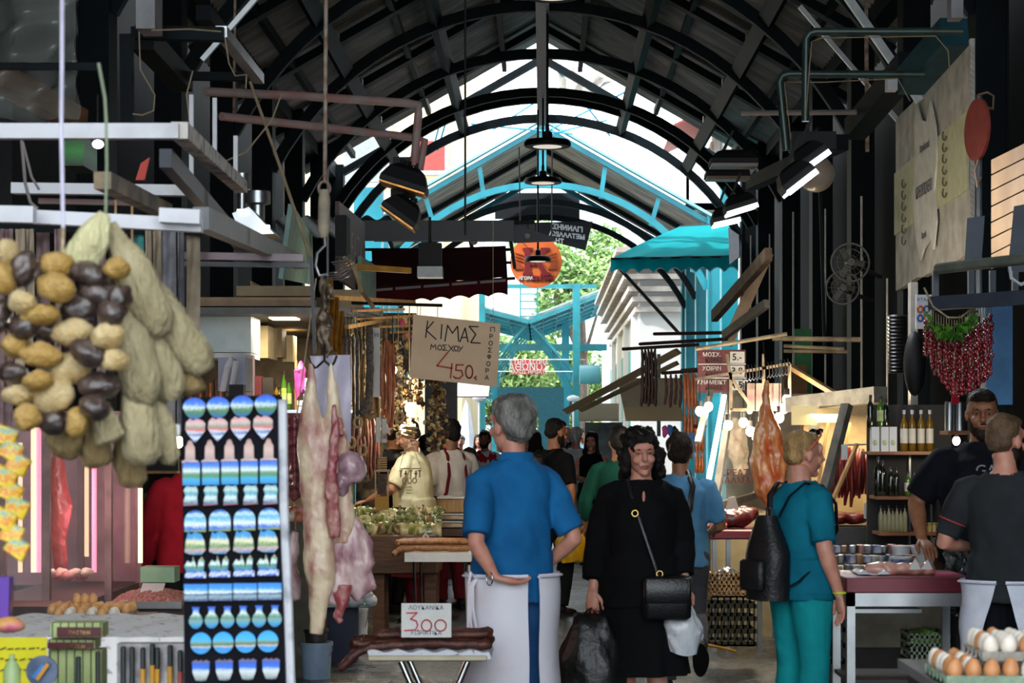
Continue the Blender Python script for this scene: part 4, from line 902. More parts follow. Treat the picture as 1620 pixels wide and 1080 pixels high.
mb = MB().grid(lambda u, v: L3.lerp(L2, u)+Vector((0, -.02+.012*math.sin(u*30), -v*(sz(27, 21)-sz(5, 21)*abs(math.sin(u*PI*7))))), 84, 3, t=.008); mb.build('valance', AW, aw, smooth=60)
mb = MB().grid(lambda u, v: L3.lerp(L2, u)+Vector((0, -.035, -.01-v*sz(4, 21))), 20, 1, t=.004); mb.build('white_stripe', M('grey_white_tape', '#8d8587', rough=.8), aw, smooth=0)
MB().cyl(L3, L2+Vector((.08, 0, 0)), .016, 8).build('front_bar', BLACK, aw)
MB().bar(P(612, 436, 21.6), P(660, 398, 22.6), .03, .03).build('arm', RUST, aw)
r_ = thing('floodlight', 'boxy black floodlight with a grey front hanging before the maroon awning', 'lamp', P(680, 438, 18))
pbox(662, 384, 698, 421, 18, .16).build('housing', BLACK, r_); pbox(660, 421, 700, 438, 17.97, .2).build('glass', M('dull_glass', '#6e7470', '#5c615e', rough=.2), r_); MB().cyl(P(680, 384, 18.08), P(680, 352, 18.08)+Vector((0, 0, .05)), .012, 6).build('stem', BLACK, r_)

# ---- handwritten price boards
def pxboard(name, label, cat, tl, tr, bl, Y, t, m, group=None):
    if not hasattr(Y, '__len__'): Y = (Y, Y, Y)
    a, b, c = P(*tl, Y[0]), P(*tr, Y[1]), P(*bl, Y[2]); W = math.hypot(tr[0]-tl[0], tr[1]-tl[1]); H = math.hypot(bl[0]-tl[0], bl[1]-tl[1])
    ux, uy = (b-a)/W, (c-a)/H; nn = ux.cross(-uy).normalized()
    root = thing(name, label, cat, (a+b)/2+(c-a), group=group)
    mb = MB().loft([[p+nn*e for p in (a, b, b+(c-a), c)] for e in (0, t)]) if nn.y > 0 else MB().loft([[p-nn*e for p in (a, b, b+(c-a), c)] for e in (0, t)])
    mb.build('board', m, root, smooth=0)
    f = nn if nn.y < 0 else -nn
    return root, a+f*.002, ux, uy
rt, o, ux, uy = pxboard('price_board', 'cream card handwritten with a mince price hanging over the crowd, largest of the price cards', 'price card', (654, 497), (792, 512), (648, 597), 13, .006, CARD)
TL = Vector((654, 497)); ax = Vector((138, 15)).normalized(); ay = Vector((-6, 100)).normalized()
def z5(pts, ox=540, oy=320, s=3.6):
    out = []
    for x, y in pts:
        d = Vector((ox+x/s, oy+y/s))-TL; det = ax.x*ay.y-ax.y*ay.x; out.append(((d.x*ay.y-d.y*ay.x)/det, (ax.x*d.y-ax.y*d.x)/det))
    return out
K_ = [[(492, 675), (480, 770)], [(525, 680), (483, 728), (540, 780)], [(573, 695), (567, 778)], [(590, 790), (605, 700), (633, 745), (662, 705), (668, 790)], [(675, 795), (705, 715), (722, 795)], [(683, 770), (718, 768)], [(780, 708), (728, 706), (765, 752), (737, 798), (792, 802)]]
strokes([z5(l) for l in K_], 'lettering', INK, rt, o, ux, uy, r=.0042)
K_ = [[(508, 838), (513, 808), (522, 826), (535, 810), (540, 840)], circ(561, 827, 11, 14), [(600, 812), (577, 812), (592, 828), (577, 842), (603, 842)], [(610, 812), (640, 850)], [(640, 815), (608, 852)], circ(654, 832, 11, 14), [(668, 818), (680, 835)], [(693, 820), (668, 852)]]
strokes([z5(l) for l in K_], 'lettering', INK, rt, o, ux, uy, r=.0028)
K_ = [[(605, 855), (545, 930), (632, 945)], [(630, 918), (622, 1000)], [(638, 990), (652, 1003)], [(695, 925), (655, 925), (652, 955), (685, 958), (692, 985), (670, 1003), (648, 998)], circ(728, 965, 20, 36), [(770, 990), (758, 998), (770, 1010)]]
strokes([z5(l) for l in K_], 'price', REDINK, rt, o, ux, uy, r=.0052)
VL = {'Π': [[(0, 10), (0, 0), (9, 0), (9, 10)]], 'Ρ': [[(0, 10), (0, 0), (6, 1), (6, 5), (0, 6)]], 'Ο': [circ(4, 5, 4, 5)], 'Σ': [[(8, 0), (0, 0), (5, 5), (0, 10), (8, 10)]], 'Φ': [circ(4, 4, 4, 3), [(4, 0), (4, 10)]], 'Α': [[(0, 10), (4, 0), (8, 10)], [(2, 7), (6, 7)]]}
ls = []
for i, chh in enumerate('ΠΡΟΣΦΟΡΑ'):
    for st in VL[chh]: ls.append(z5([(850-i*4.5+x*2.5, 712+i*39+y*2.4) for x, y in st]))
strokes(ls, 'lettering', INK, rt, o, ux, uy, r=.0025)
rail = MB().cyl(P(556, 479, 13), P(700, 483, 13), .012, 6); solo(rail, 'hanging_rail', BLACK, 'thin black rail the large price card hangs from', 'rail')
for px in (665, 780):
    MB().cyl(P(px, 498+(px-665)*.11, 13), P(px, 481 if px < 700 else 350, 13), .0025, 5).build('string', ROPE, rt)
# the 3.00 card on the near table
rt, o, ux, uy = pxboard('price_card', 'white card with a red 3.00 price standing on the near sausage table', 'price card', (635, 954), (714, 954), (635, 1008), 8.0, .004, PAPER)
TL = Vector((635, 954)); ax = Vector((1, 0)); ay = Vector((0, 1)); q5 = lambda l: z5(l, 540, 820, 4.154)
strokes([q5(l) for l in [[(428, 620), (498, 618), (455, 660), (492, 672), (502, 700), (488, 730), (415, 735)], [(503, 730), (506, 736)], circ(560, 702, 33, 37), circ(652, 702, 37, 37)]], 'price', M('pink_marker', '#c93440', rough=.6), rt, o, ux, uy, r=.0026)
f_ = o+ux*39+uy*7; text('ΛΟΥΚΑΝΙΚΑ', 'lettering', M('blue_ink', '#28405e', rough=.6), rt, f_, ux, -uy, sz(9.5, 8), .001)
f_ = o+ux*39+uy*47; text('ΧΩΡΙΑΤΙΚΑ', 'lettering', M('blue_ink'), rt, f_, ux, -uy, sz(9.5, 8), .001)

# ---- near folding table with the coils of sausage
tb = thing('folding_table', 'near folding table with crossed chrome legs under the 3.00 price card', 'table', (XP(676, 8.0), 8.15, 0))
zt = ZP(1036, 8.0)
x0, x1 = XP(582, 8), XP(771, 8)
MB().rbox(((x0+x1)/2, 8.2, zt-.012), (x1-x0, .42, .024), .01).build('tabletop', M('cream_board', '#c6bca6', '#b5a98f', rough=.6), tb)
for yy in (8.04, 8.36):
    MB().cyl((x0+.13, yy, zt-.03), (x0+.42, yy, 0), .013, 10).build('leg', CHROME, tb); MB().cyl((x1-.08, yy, zt-.03), (x1-.36, yy, 0), .013, 10).build('leg', CHROME, tb)
pap = MB().grid(lambda u, v: (x0-.003+(x1-x0+.01)*u, 8.0+.42*v, zt+.016+.02*(1-v)*0+.006*math.sin(u*31+v*5)), 40, 6, t=.03)
solo(pap, 'printed_paper', M('printed_wax_paper', '#c9cbd3', '#6c6f80', rough=.5, scale=30, lo=.6, hi=.66), 'folded printed wax paper under the near sausages', 'paper')
SAUS = M('cured_sausage_dark', '#5a2a1c', '#36150e', rough=.42, scale=40, bump=.3, bscale=120)
SAUT = M('cured_sausage_tan', '#9a6c3f', '#74492a', rough=.5, scale=40, bump=.3, bscale=120)
SAUO = M('smoked_sausage_orange', '#b3602a', '#7d3a16', rough=.35, scale=18, bump=.15)
SAUD = M('dry_salami_grey', '#3c3431', '#6b615a', rough=.75, scale=50, bump=.4, bscale=140)
def sausage(label, pts, r, m, group, name='sausage', cat='sausage', wob=.004, twist=0):
    pts = [Vector(p) for p in pts]; out = []; rs = []; n = len(pts)-1; rnd = random.Random(hash(label) % 999 if False else len(MATS)+n+int(pts[0].x*1000) % 97)
    for i in range(n):
        for k in range(5):
            t = k/5; a, b, c, d = pts[max(i-1, 0)], pts[i], pts[i+1], pts[min(i+2, n)]
            p = .5*((2*b)+(-a+c)*t+(2*a-5*b+4*c-d)*t*t+(-a+3*b-3*c+d)*t**3); out.append(p+Vector((rnd.uniform(-wob, wob), rnd.uniform(-wob, wob), rnd.uniform(-wob, wob)))); rs.append(r*rnd.uniform(.9, 1.06))
    out.append(pts[-1]); rs.append(r*.5); rs[0] *= .6
    if twist:
        for i in range(len(rs)):
            if i % twist == 0: rs[i] *= .45
    mb = MB().tube(out, rs, 10); return solo(mb, name, m, label, cat, group)
dk = zt+.016
for i in range(5):
    yy = 8.06+i*.065; zz = dk+.017; xs = x0-.02-.02*(i % 2)
    sausage('dark sausage along the near table, %s from the front%s' % (ORD[i], ', drooping over the left edge' if i in (0, 2) else ''), [(xs-(.10 if i in (0, 2) else 0), yy, zz-(.10 if i in (0, 2) else 0)), (xs-.03, yy, zz-(.03 if i in (0, 2) else 0)), (xs+.08, yy, zz), ((x0+x1)/2, yy+.01, zz+.006), (x1-.03, yy, zz+.004), (x1+.005, yy+.01, zz)], .019, SAUS, 'dark sausages on the near table')
for i in range(3):
    yy = 8.14+i*.06; sausage('dark sausage on the upper layer of the near pile, %s from the front' % ORD[i], [(x0+.02, yy, dk+.05), (x0+.1, yy, dk+.052), ((x0+x1)/2, yy, dk+.05), (x1-.02, yy, dk+.055), (x1-.005, yy+.02, dk+.05)], .018, SAUS, 'dark sausages on the near table')

# ---- white topped table with tan sausages
Yt = 15.25; tb = thing('folding_table', 'white-topped table on chrome legs with tan sausages, behind the blue polo shirt', 'table', (XP(690, Yt), Yt+.25, 0))
zt = ZP(874, Yt); x0, x1 = XP(640, Yt), XP(745, Yt)
MB().bb((x0, Yt, zt-.07), (x1, Yt+.5, zt)).build('tabletop', WHITEPL, tb)
for px in (654, 660, 736, 743): MB().cyl((XP(px, Yt), Yt+(.05 if px in (654, 736) else .42), zt-.06), (XP(px+4, Yt), Yt+(.05 if px in (654, 736) else .42), 0), .012, 8).build('leg', CHROME, tb)
for i in range(6):
    yy = Yt+.05+(i % 3)*.13; z2 = zt+.025+(i//3)*.05
    sausage('tan sausage on the white-topped table, %s layer, %s from the front' % (('lower', 'upper')[i//3], ORD[i % 3]), [(x0-.09+.01*i, yy-.03, z2-.05 if i//3 == 0 else z2+.0), (x0-.02, yy, z2), ((x0+x1)/2, yy, z2+.004), (x1, yy, z2)], .022, SAUT, 'tan sausages on the white-topped table')
r_ = thing('card_stand', 'small white wire stand on the white-topped table', 'stand', P(674, 860, Yt+.2)); z0 = zt+.0
for a, b in (((664, 861), (673, 843)), ((673, 843), (685, 861))): MB().bar(P(*a, Yt+.45), P(*b, Yt+.45), .012, .012).build('wire', WHITEP, r_)

# ---- butcher block counter with herb bags
Yb = 15.9; cb = thing('butcher_block', 'thick brown butcher block counter on square wooden legs, left of the aisle', 'counter', (XP(590, Yb), Yb+.4, 0))
z1 = ZP(846, Yb); z0 = ZP(908, Yb); x0, x1 = XP(505, Yb), XP(694, Yb)
BLOCK = M('butcher_block_wood', '#5a3a20', '#3e2613', rough=.55, scale=2.5, stretch=(1, 1, 5), bump=.2)
MB().rbox(((x0+x1)/2, Yb+.3, (z0+z1)/2), (x1-x0, .6, z1-z0), .02).build('block', BLOCK, cb)
for px in (519, 598, 702-22):
    for yy in (.05, .43): MB().bb((XP(px-9, Yb), Yb+yy, 0), (XP(px+9, Yb), Yb+yy+.12, z0)).build('leg', WOOD, cb)
HERB = [M('herb_bag_green', '#7e8440', '#b3ad78', rough=.25, scale=22, lo=.4, hi=.6, coat=.6), M('herb_bag_brown', '#5d4526', '#97835a', rough=.25, scale=22, lo=.4, hi=.6, coat=.6), M('herb_bag_cream', '#b9ae88', '#8f8a56', rough=.25, scale=22, lo=.4, hi=.6, coat=.6), M('herb_bag_olive', '#4c5424', '#8b8e62', rough=.2, scale=22, lo=.4, hi=.6, coat=.6)]
rnd = random.Random(5)
row = 0
for row in range(3):
    for i in range(15):
        w_ = .085; c = Vector((x0+.05+i*.063+rnd.uniform(-.01, .01), Yb+.08+row*.15, z1+.045+row*.055+rnd.uniform(-.01, .01)))
        mb = MB().rbox((0, 0, 0), (w_, .05, .085+rnd.uniform(0, .02)), .02); 
        mb.noise(.018, 16, i+row*20); mb.tube([(0, 0, .04), (.004, 0, .055), (0, 0, .075)], [.03, .012, .026], 8, flat=.35)
        mb.xf(Matrix.Translation(c) @ Euler((rnd.uniform(-.5, .1), rnd.uniform(-.5, .5), rnd.uniform(-.6, .6))).to_matrix().to_4x4())
        solo(mb, 'herb_bag', HERB[rnd.randrange(4)], 'cellophane bag of dried herbs on the butcher block, %s row, %s from the left' % (('front', 'middle', 'back')[row], ORD[i]), 'bag', 'cellophane herb bags on the butcher block', smooth=70)
# trays stacked at the right end of the stall
Yr = 17.4
for k_, (x0_, y0_, x1_, y1_, m_, nm, lb) in enumerate(((690, 786, 752, 812, PWOOD, 'wooden_crate', 'low pale wooden crate by the white-shirted butcher'), (682, 812, 752, 823, M('bread_crust', '#a8713c', '#d8c7a8', rough=.7, scale=12), 'flat_bread', 'flat floury slab under the wooden crate'), (682, 824, 752, 836, M('bread_crust'), 'flat_bread', 'lowest flat slab of the tray stack'))):
    r_ = thing(name=nm, label=lb, cat='crate' if k_ == 0 else 'bread', loc=P((x0_+x1_)/2, y1_, Yr+.3)); 
    mb = MB().rbox((XP((x0_+x1_)/2, Yr), Yr+.3, ZP((y0_+y1_)/2+1, Yr)), (sz(x1_-x0_, Yr), .5, sz(y1_-y0_-3, Yr)), .02); mb.build('body' if k_ else 'crate_body', m_, r_)
    pbox(x0_+1, y0_, x1_-1, y0_+2.5, Yr+.03, .5).build('paper_liner', PAPER, r_)
r_ = thing('side_table', 'dark table the tray stack stands on', 'table', (XP(717, Yr), Yr+.3, 0)); pbox(688, 836, 752, 848, Yr+.05, .5).build('tabletop', BLOCK, r_)
for px in (690, 748): MB().bb((XP(px-3, Yr), Yr+.2, 0), (XP(px+3, Yr), Yr+.26, ZP(848, Yr))).build('leg', BLOCK, r_)
# red plastic chair
Yc = 19.0; c = Vector((XP(733, Yc), Yc, 0)); r_ = thing('plastic_chair', 'red plastic chair under the stall table beside the blue polo shirt', 'chair', c); RP = M('red_plastic', '#b01c24', rough=.35)
MB().rbox(c+Vector((0, .1, .44)), (.42, .42, .03), .04).build('seat', RP, r_)
MB().grid(lambda u, v: c+Vector((-.2+.4*u, -.1-.06*v+.03*math.sin(u*PI), .46+.42*v)), 8, 6, t=.02).build('backrest', RP, r_, smooth=60)
for sx in (-1, 1):
    for sy in (-.08, .28): MB().bar(c+Vector((sx*.18, sy, .44)), c+Vector((sx*.22, sy*1.1, 0)), .035, .035).build('leg', RP, r_)

# ---- things hanging over the left stall (distance about 14 m)
Yh = 14.2
solo(MB().bar(P(520, 470, Yh), P(655, 478, Yh+2.4), .03, .03), 'hanging_rail', PWOOD, 'wooden rail the salamis hang from', 'rail')
solo(MB().bar(P(548, 517, Yh+.2), P(640, 500, Yh+3), .03, .03), 'hanging_rail', PWOOD, 'lower wooden rail behind the salami strings', 'rail')
for i, (px, y0, y1) in enumerate(((547, 530, 668), (553, 532, 640), (559, 528, 672), (565, 530, 690), (571, 532, 660))):
    Y_ = Yh+.15+.1*(i % 3); sausage('straight dark grey salami hanging in the left stall, %s from the left' % ORD[i], [P(px, y0, Y_), P(px+.5, (y0+y1)/2, Y_), P(px+1, y1, Y_)], .0145, SAUD, 'dark grey salamis over the left stall', 'salami', 'salami')
    ORG_ = MB().cyl(P(px, y0-1, Y_), P(px, 474+(px-520)*.06, Y_), .002, 5); solo(ORG_, 'string', ROPE, 'string of the dark grey salami, %s from the left' % ORD[i], 'string', 'salami strings')
sausage('thick dark salami with a bent end hanging in front of the straight ones', [P(583, 516, Yh-.1), P(585, 560, Yh-.1), P(584, 620, Yh-.1), P(578, 645, Yh-.1), P(570, 655, Yh-.12)], .027, SAUD, 'dark grey salamis over the left stall', 'salami', 'salami')
for i, (xa, xb, y0, y1) in enumerate(((607, 617, 540, 660), (611, 622, 545, 672), (604, 613, 560, 640))):
    Y_ = Yh+.1*i; sausage('orange smoked sausage folded in a loop, %s of the three loops' % ORD[i], [P(xa, y1-12, Y_), P(xa-.5, (y0+y1)/2, Y_), P(xa+1, y0+8, Y_), P((xa+xb)/2, y0, Y_), P(xb-1, y0+9, Y_), P(xb, (y0+y1)/2, Y_), P(xb-2, y1, Y_), P(xb-9, y1+16, Y_)], .016, SAUO, 'orange smoked sausage loops')
for i in range(8):
    px = 558+i*5.5; Y_ = Yh+.6+.12*(i % 3); sausage('dark red dried sausage hanging low behind the salamis, %s from the left' % ORD[i], [P(px, 662+3*(i % 2), Y_), P(px+1, 700, Y_), P(px+1, 745+6*(i % 3), Y_)], .017, SAUS, 'dark red sausages behind the salamis')
for i, (x0_, x1_, y0, y1) in enumerate(((518, 524, 440, 552), (526, 532, 470, 556), (534, 540, 492, 600), (571, 575, 560, 690), (592, 596, 560, 700))):
    Y_ = Yh+.1; mb = MB().grid(lambda u, v: P(x0_+(x1_-x0_)*u+2*math.sin(v*5+i), y0+(y1-y0)*v, Y_+.03*math.sin(u*PI)), 4, 14, t=.012); solo(mb, 'dried_strip', M('dried_amber_strip', '#a8721e', '#6e4412', rough=.35, scale=14), 'amber dried strip hanging from the rail, %s from the left' % ORD[i], 'dried food', 'amber dried strips', smooth=60)
for i, (a_, b_, c_, d_, t_) in enumerate(((590, 518, 601, 628, '10'), (595, 660, 602, 700, ''), (603, 662, 612, 700, '400'))):
    r_ = thing('price_tag', ('long white paper tag between the dark salami and the orange loops', 'narrow white tag below the salami tags', 'white tag with a red price under the orange loops')[i], 'tag', P((a_+c_)/2, d_, Yh-.05))
    pbox(a_, b_, c_, d_, Yh-.05, .004).build('card', PAPER, r_)
    if t_: text(t_, 'lettering', INK if i == 0 else REDINK, r_, P((a_+c_)/2, b_+12 if i == 0 else d_-8, Yh-.055), (1, 0, 0), (0, 0, 1), sz(8, Yh), .001)
# strings of mushrooms and peppers
GARL = [M('dried_gold', '#a88440', '#6e4c1d', rough=.55, scale=30, bump=.4), M('dried_brown', '#55361b', '#2e1c0e', rough=.55, scale=30, bump=.4), M('dried_pale', '#cdb98c', '#a48c5a', rough=.6, scale=30, bump=.4)]
for k_, (px, y0, y1, Y_, sp, n, lb) in enumerate(((692, 602, 712, 13.6, 15, 150, 'thick string of dried mushrooms and pods below the large price card'), (648, 615, 690, 15, 12, 80, 'string of dried pods behind the bare bulb'), (630, 545, 690, 15.6, 7, 90, 'thin pale string of dried slices left of the large price card'), (660, 590, 640, 14.6, 14, 50, 'short bunch of dried slices under the card edge'))):
    rnd = random.Random(k_+3); r_ = thing('dried_food_string', lb, 'dried food', P(px, y1, Y_)); MB().cyl(P(px, 482, Y_), P(px, y1, Y_), .003, 5).build('cord', ROPE, r_)
    for j in range(3):
        mb = MB()
        for i in range(n//3):
            c = P(px+rnd.gauss(0, sp*.45), rnd.uniform(y0, y1), Y_+rnd.uniform(-.05, .05)); mb.ell(c, (.012+.012*rnd.random(), .010+.01*rnd.random(), .008+.010*rnd.random()), Euler((rnd.random()*3, rnd.random()*3, 0)).to_matrix(), 7, 5)
        mb.build('dried_slices', GARL[j if k_ != 2 else (2, 2, 1)[j]], r_, kind='stuff')
solo(MB().bb((XP(563, 20.3), 20.3, 0), (XP(655, 20.3), 20.4, ZP(488, 19.6))), 'back_screen', M('cluttered_screen', '#8f7a58', '#3a2c20', rough=.7, scale=7, lo=.42, hi=.58, det=8), 'brown patterned screen closing the back of the left stall', 'screen')
# tins/trinkets and clutter rails behind: horizontal slatted sticks
for i, (a, b, c, d) in enumerate(((556, 492, 640, 489), (560, 505, 650, 500), (600, 517, 655, 515), (618, 526, 656, 524))):
    solo(MB().bar(P(a, b, 15+i*.3), P(c, d, 15.6+i*.3), .012, .018), 'drying_stick', PWOOD, 'thin wooden drying stick over the left stall, %s from the top' % ORD[i], 'stick', 'wooden drying sticks')
rnd = random.Random(11)
for i in range(26):
    px, py, Y_ = rnd.uniform(622, 656), rnd.uniform(500, 600), 15.8+rnd.random()*.8; m_ = rnd.choice([M('foil_bag', '#b9bcc2', '#6a6c72', rough=.2, metal=.5, scale=20), GARL[2], M('pink_bag', '#b3426a', rough=.4), M('teal_bag', '#2b7a8a', rough=.4), GARL[0], M('black_bag', '#222', rough=.4)])
    mb = MB().rbox((0, 0, 0), (.05, .02, .055), .012).noise(.01, 20, i).xf(Matrix.Translation(P(px, py, Y_)) @ Euler((0, rnd.uniform(-.6, .6), rnd.uniform(-.8, .8))).to_matrix().to_4x4())
    solo(mb, 'packet', m_, 'small shiny packet hanging between the bulbs and the large price card', 'packet', 'small packets hanging behind the large price card')
# bare bulbs
BULB = M('bulb_glow', '#fff1cf', emit=22, ecol='#ffe9bd'); SOCK = M('bulb_socket', '#3a3a3c', rough=.5)
def bulb(label, px, py, Y, r=.035, e=14, up=None, col=(1, .86, .62), m=None, group='bare bulbs'):
    c = P(px, py, Y); r_ = thing('light_bulb', label, 'bulb', c, group=group)
    MB().ell(c, (r, r, r*1.15), seg=14, rings=10).build('glass_bulb', m or BULB, r_)
    MB().cyl(c+Vector((0, 0, r)), c+Vector((0, 0, r*2.4)), r*.55, 10).build('socket', SOCK, r_); top = up or (py-60)
    MB().cyl(c+Vector((0, 0, r*2.3)), P(px, top, Y), .004, 5).build('cable', BLACK, r_)
    L_ = bpy.data.lights.new('bulb_light', 'POINT'); L_.energy = e*(1.4 if py < 700 and px < 800 else 1.5); L_.color = col; L_.shadow_soft_size = r*1.3; lo_ = bpy.data.objects.new('bulb_light', L_); COL.objects.link(lo_); lo_.parent = r_; lo_.location = (0, 0, -r*1.6)
    return r_
MB().lathe([(.012, .1), (.02, .06), (.04, .0)], P(621, 574, 14.6), 14, cap=False).build('lamp_shade', M('grey_shade', '#6a6c70', rough=.4), bulb('bare bulb with a grey shade beside the orange sausage loops', 621, 585, 14.6, .032, 12, 500))
bulb('brightest bare bulb between the strings of dried pods', 649, 645, 14.9, .040, 22, 500)
bulb('small bluish bulb behind the man in black at the left stall', 638, 678, 16.4, .035, 10, 560, col=(.8, .9, 1), m=M('bulb_glow_cool', '#e9f1ff', emit=14, ecol='#dbe9ff'))

# wooden trinkets hanging at the left stall
TRW = M('carved_pale_wood', '#c9a877', '#b08d5b', rough=.6, scale=12)
r_ = thing('wooden_star', 'pale wooden star hanging under the orange sausage loops', 'ornament', P(612, 690, 14)); c = P(612, 680, 14)
MB().prism([((.045 if i % 2 == 0 else .02)*math.sin(i*PI/5), (.045 if i % 2 == 0 else .02)*math.cos(i*PI/5)) for i in range(10)], c, t=.012).build('star', M('white_wood', '#d9d0c0', rough=.7), r_, smooth=0); MB().cyl(c+Vector((0, 0, .04)), P(612, 474, 14), .002, 5).build('cord', ROPE, r_)
Y_ = 13.4; r_ = thing('hanging_birdcage', 'small wooden cage ornament with a mustard card, hanging above the herb bags', 'ornament', P(604, 805, Y_))
for px in (594, 614): pbox(px-1, 745, px+1, 788, Y_, .012).build('side', TRW, r_); 
for px in (594, 614): pbox(px-1, 745, px+1, 788, Y_+.07, .012).build('side', TRW, r_)
pbox(592, 743, 616, 746, Y_, .09).build('roof', TRW, r_); pbox(597, 750, 611, 782, Y_+.02, .045).build('filling', GARL[1], r_); pbox(593, 785, 615, 806, Y_-.01, .01).build('card', M('mustard_card', '#c08a2c', rough=.7), r_)
mb = MB()
for i in range(6): mb.tube([P(604+7*math.cos(a), 724+i*3.6, Y_+.04)+Vector((0, sz(7, Y_)*math.sin(a), 0)) for a in [2*PI*j/12 for j in range(12)]], .006, 6, closed=True)
mb.build('rope_coil', TRW, r_); MB().cyl(P(604, 724, Y_+.04), P(604, 482, Y_+.04), .003, 5).build('cord', ROPE, r_)
r_ = thing('wooden_mobile', 'carved wooden wind mobile hanging in front of the beige T-shirt', 'ornament', P(645, 780, 13.8)); Y_ = 13.8
MB().cyl(P(647, 482, Y_), P(647, 690, Y_), .002, 5).build('cord', ROPE, r_)
mb = MB()
for i in range(3): mb.ell(P(648, 677+i*7, Y_), (.06-.01*i, .03, .012), seg=14)
mb.build('stacked_discs', TRW, r_)
mb = MB()
for px, py in ((640, 706), (644, 712), (651, 709), (655, 703), (638, 716)): mb.prism([(.022*math.cos(a), .011*math.sin(a)*(1+.5*math.cos(a))) for a in [2*PI*j/12 for j in range(12)]], P(px, py, Y_), t=.01)
mb.build('fish_pendant', TRW, r_)
mb = MB()
for i, px in enumerate((634, 642, 650, 658, 664)):
    mb.bar(P(px, 744, Y_), P(px, 755, Y_), .012, .01).bar(P(px-3, 744+(i % 2)*5, Y_), P(px+3, 744+(i % 2)*5, Y_), .01, .01)
for i, px in enumerate((640, 648, 656)): mb.tube([P(px+3*math.cos(a), 760+4*math.sin(a), Y_) for a in [2*PI*j/10 for j in range(10)]], .005, 6, closed=True)
mb.build('wooden_figures', TRW, r_)
for i in range(4): MB().bar(P(642, 765+i*5, Y_), P(651, 765+i*5, Y_), .008, .008).build('rung', TRW, r_)
MB().bar(P(632, 741, Y_), P(667, 741, Y_), .008, .008).build('crossbar', TRW, r_)
for a, b in (((647, 690), (632, 741)), ((647, 690), (667, 741))): MB().cyl(P(*a, Y_), P(*b, Y_), .002, 5).build('cord', ROPE, r_)
# grey pillar, pink awning and white fridge behind the left stall
solo(MB().bb((XP(672, 22.5), 22.5, 0), (XP(722, 22.5), 22.8, ZP(598, 22.5))), 'grey_board', M('grey_board', '#6d6a68', '#5e5b59', rough=.7), 'grey board at the end of the left stall beside the closed parasol', 'panel')
solo(MB().grid(lambda u, v: (XP(722, 34)+.55*u, 34-1.2*v*0+1.0*(1-v), ZP(596, 34)-.35*v), 6, 4, t=.02), 'awning', M('pale_pink_cloth', '#d6b4bd', '#c69faa', rough=.9), 'small pale pink awning left of the closed parasol', 'awning')
solo(MB().bb((XP(664, 27), 27, 0), (XP(722, 27), 27.6, ZP(690, 27))), 'market_stall', M('white_blue_stall', '#cfd9e6', '#a9b8cc', rough=.6, scale=5), 'low white stall far down the left side', 'stall')

# ---- torn tarp and blue wires in the open gap
solo(MB().grid(lambda u, v: P(880+u*(95-45*v)+10*v, 104+52*v*(1-.5*u)+u*18, 36)+Vector((0, .1*math.sin(u*17), .06*math.sin(u*23+v*6))), 30, 14, t=.01).noise(.05, 3), 'torn_tarp', M('grey_white_tarp', '#c9c4bc', '#9d978e', rough=.85, scale=3), 'torn grey-white tarp hanging from the roof edge in the open gap', 'tarp', smooth=70)
BW = M('blue_wire', '#2a9ac8', rough=.5)
for i, (a, b) in enumerate((((880, 140), (780, 205)), ((884, 112), (965, 215)), ((960, 190), (870, 212)), ((700, 178), (684, 240)), ((712, 170), (692, 238)), ((1000, 140), (870, 205)), ((745, 196), (905, 212)))): solo(MB().cyl(P(*a, 36), P(*b, 37.5), .018, 5), 'wire', BW, 'blue wire strung across the open sky gap, %s' % ORD[i], 'wire', 'blue wires in the sky gap')
# pale strings of small dried slices and wooden shapes at the back of the left stall
rnd = random.Random(31)
for k_ in range(9):
    px = 560+k_*10+rnd.uniform(-3, 3); y0, y1 = rnd.uniform(525, 560), rnd.uniform(640, 700); Y_ = 16.6+rnd.random()*.6; mb = MB().cyl(P(px, 505, Y_), P(px, y1, Y_), .003, 5)
    for i in range(16): mb.ell(P(px+rnd.gauss(0, 2), y0+(y1-y0)*i/16, Y_), (.02, .012, .014), Euler((rnd.random()*3, rnd.random()*3, 0)).to_matrix(), 6, 5)
    solo(mb, 'dried_food_string', GARL[(2, 0, 2, 1)[k_ % 4]], 'thin string of dried slices deep in the left stall, %s from the left' % ORD[k_], 'dried food', 'thin dried strings deep in the left stall')
for i, (x, y) in enumerate(((566, 668), (632, 660), (556, 700), (574, 712))): solo(MB().tube([P(x+6*math.cos(a), y+8*math.sin(a), 14) for a in [2*PI*j/16 for j in range(16)]], .010, 8, closed=True), 'wooden_ring', TRW, 'pale wooden ring hanging among the salamis, %s' % ORD[i], 'ornament', 'pale wooden rings among the salamis')
# ------------------------------------------------------------------ LEFT SIDE
# ---- magnet board
Ym = 5.2; km = sz(1, Ym)
mb_ = thing('magnet_stand', 'tall black display board full of blue souvenir magnets at the left front', 'display stand', (XP(369, Ym), Ym+.05, 0))
tl, tr, bl, br = P(287, 630, Ym), P(443, 624, Ym), P(292, 1100, Ym), P(455, 1100, Ym)
d_ = Vector((0, .03, 0)); MB().loft([[bl, br, tr, tl], [p+d_ for p in (bl, br, tr, tl)]]).build('board', M('black_felt', '#0c0c12', '#15151c', rough=.9), mb_, smooth=0)
MB().tube([P(447, 632, Ym), P(449, 800, Ym), P(456, 960, Ym), P(461, 1110, Ym)], .012, 8).build('edge_tube', M('white_worn_plastic', '#c9cad0', '#8f9098', scale=14, lo=.5, hi=.7), mb_)
for sx in (292, 452): MB().cyl(P(sx, 1100, Ym+.01), Vector((XP(sx, Ym), Ym+.02, 0)), .012, 8).build('leg', BLACK, mb_)
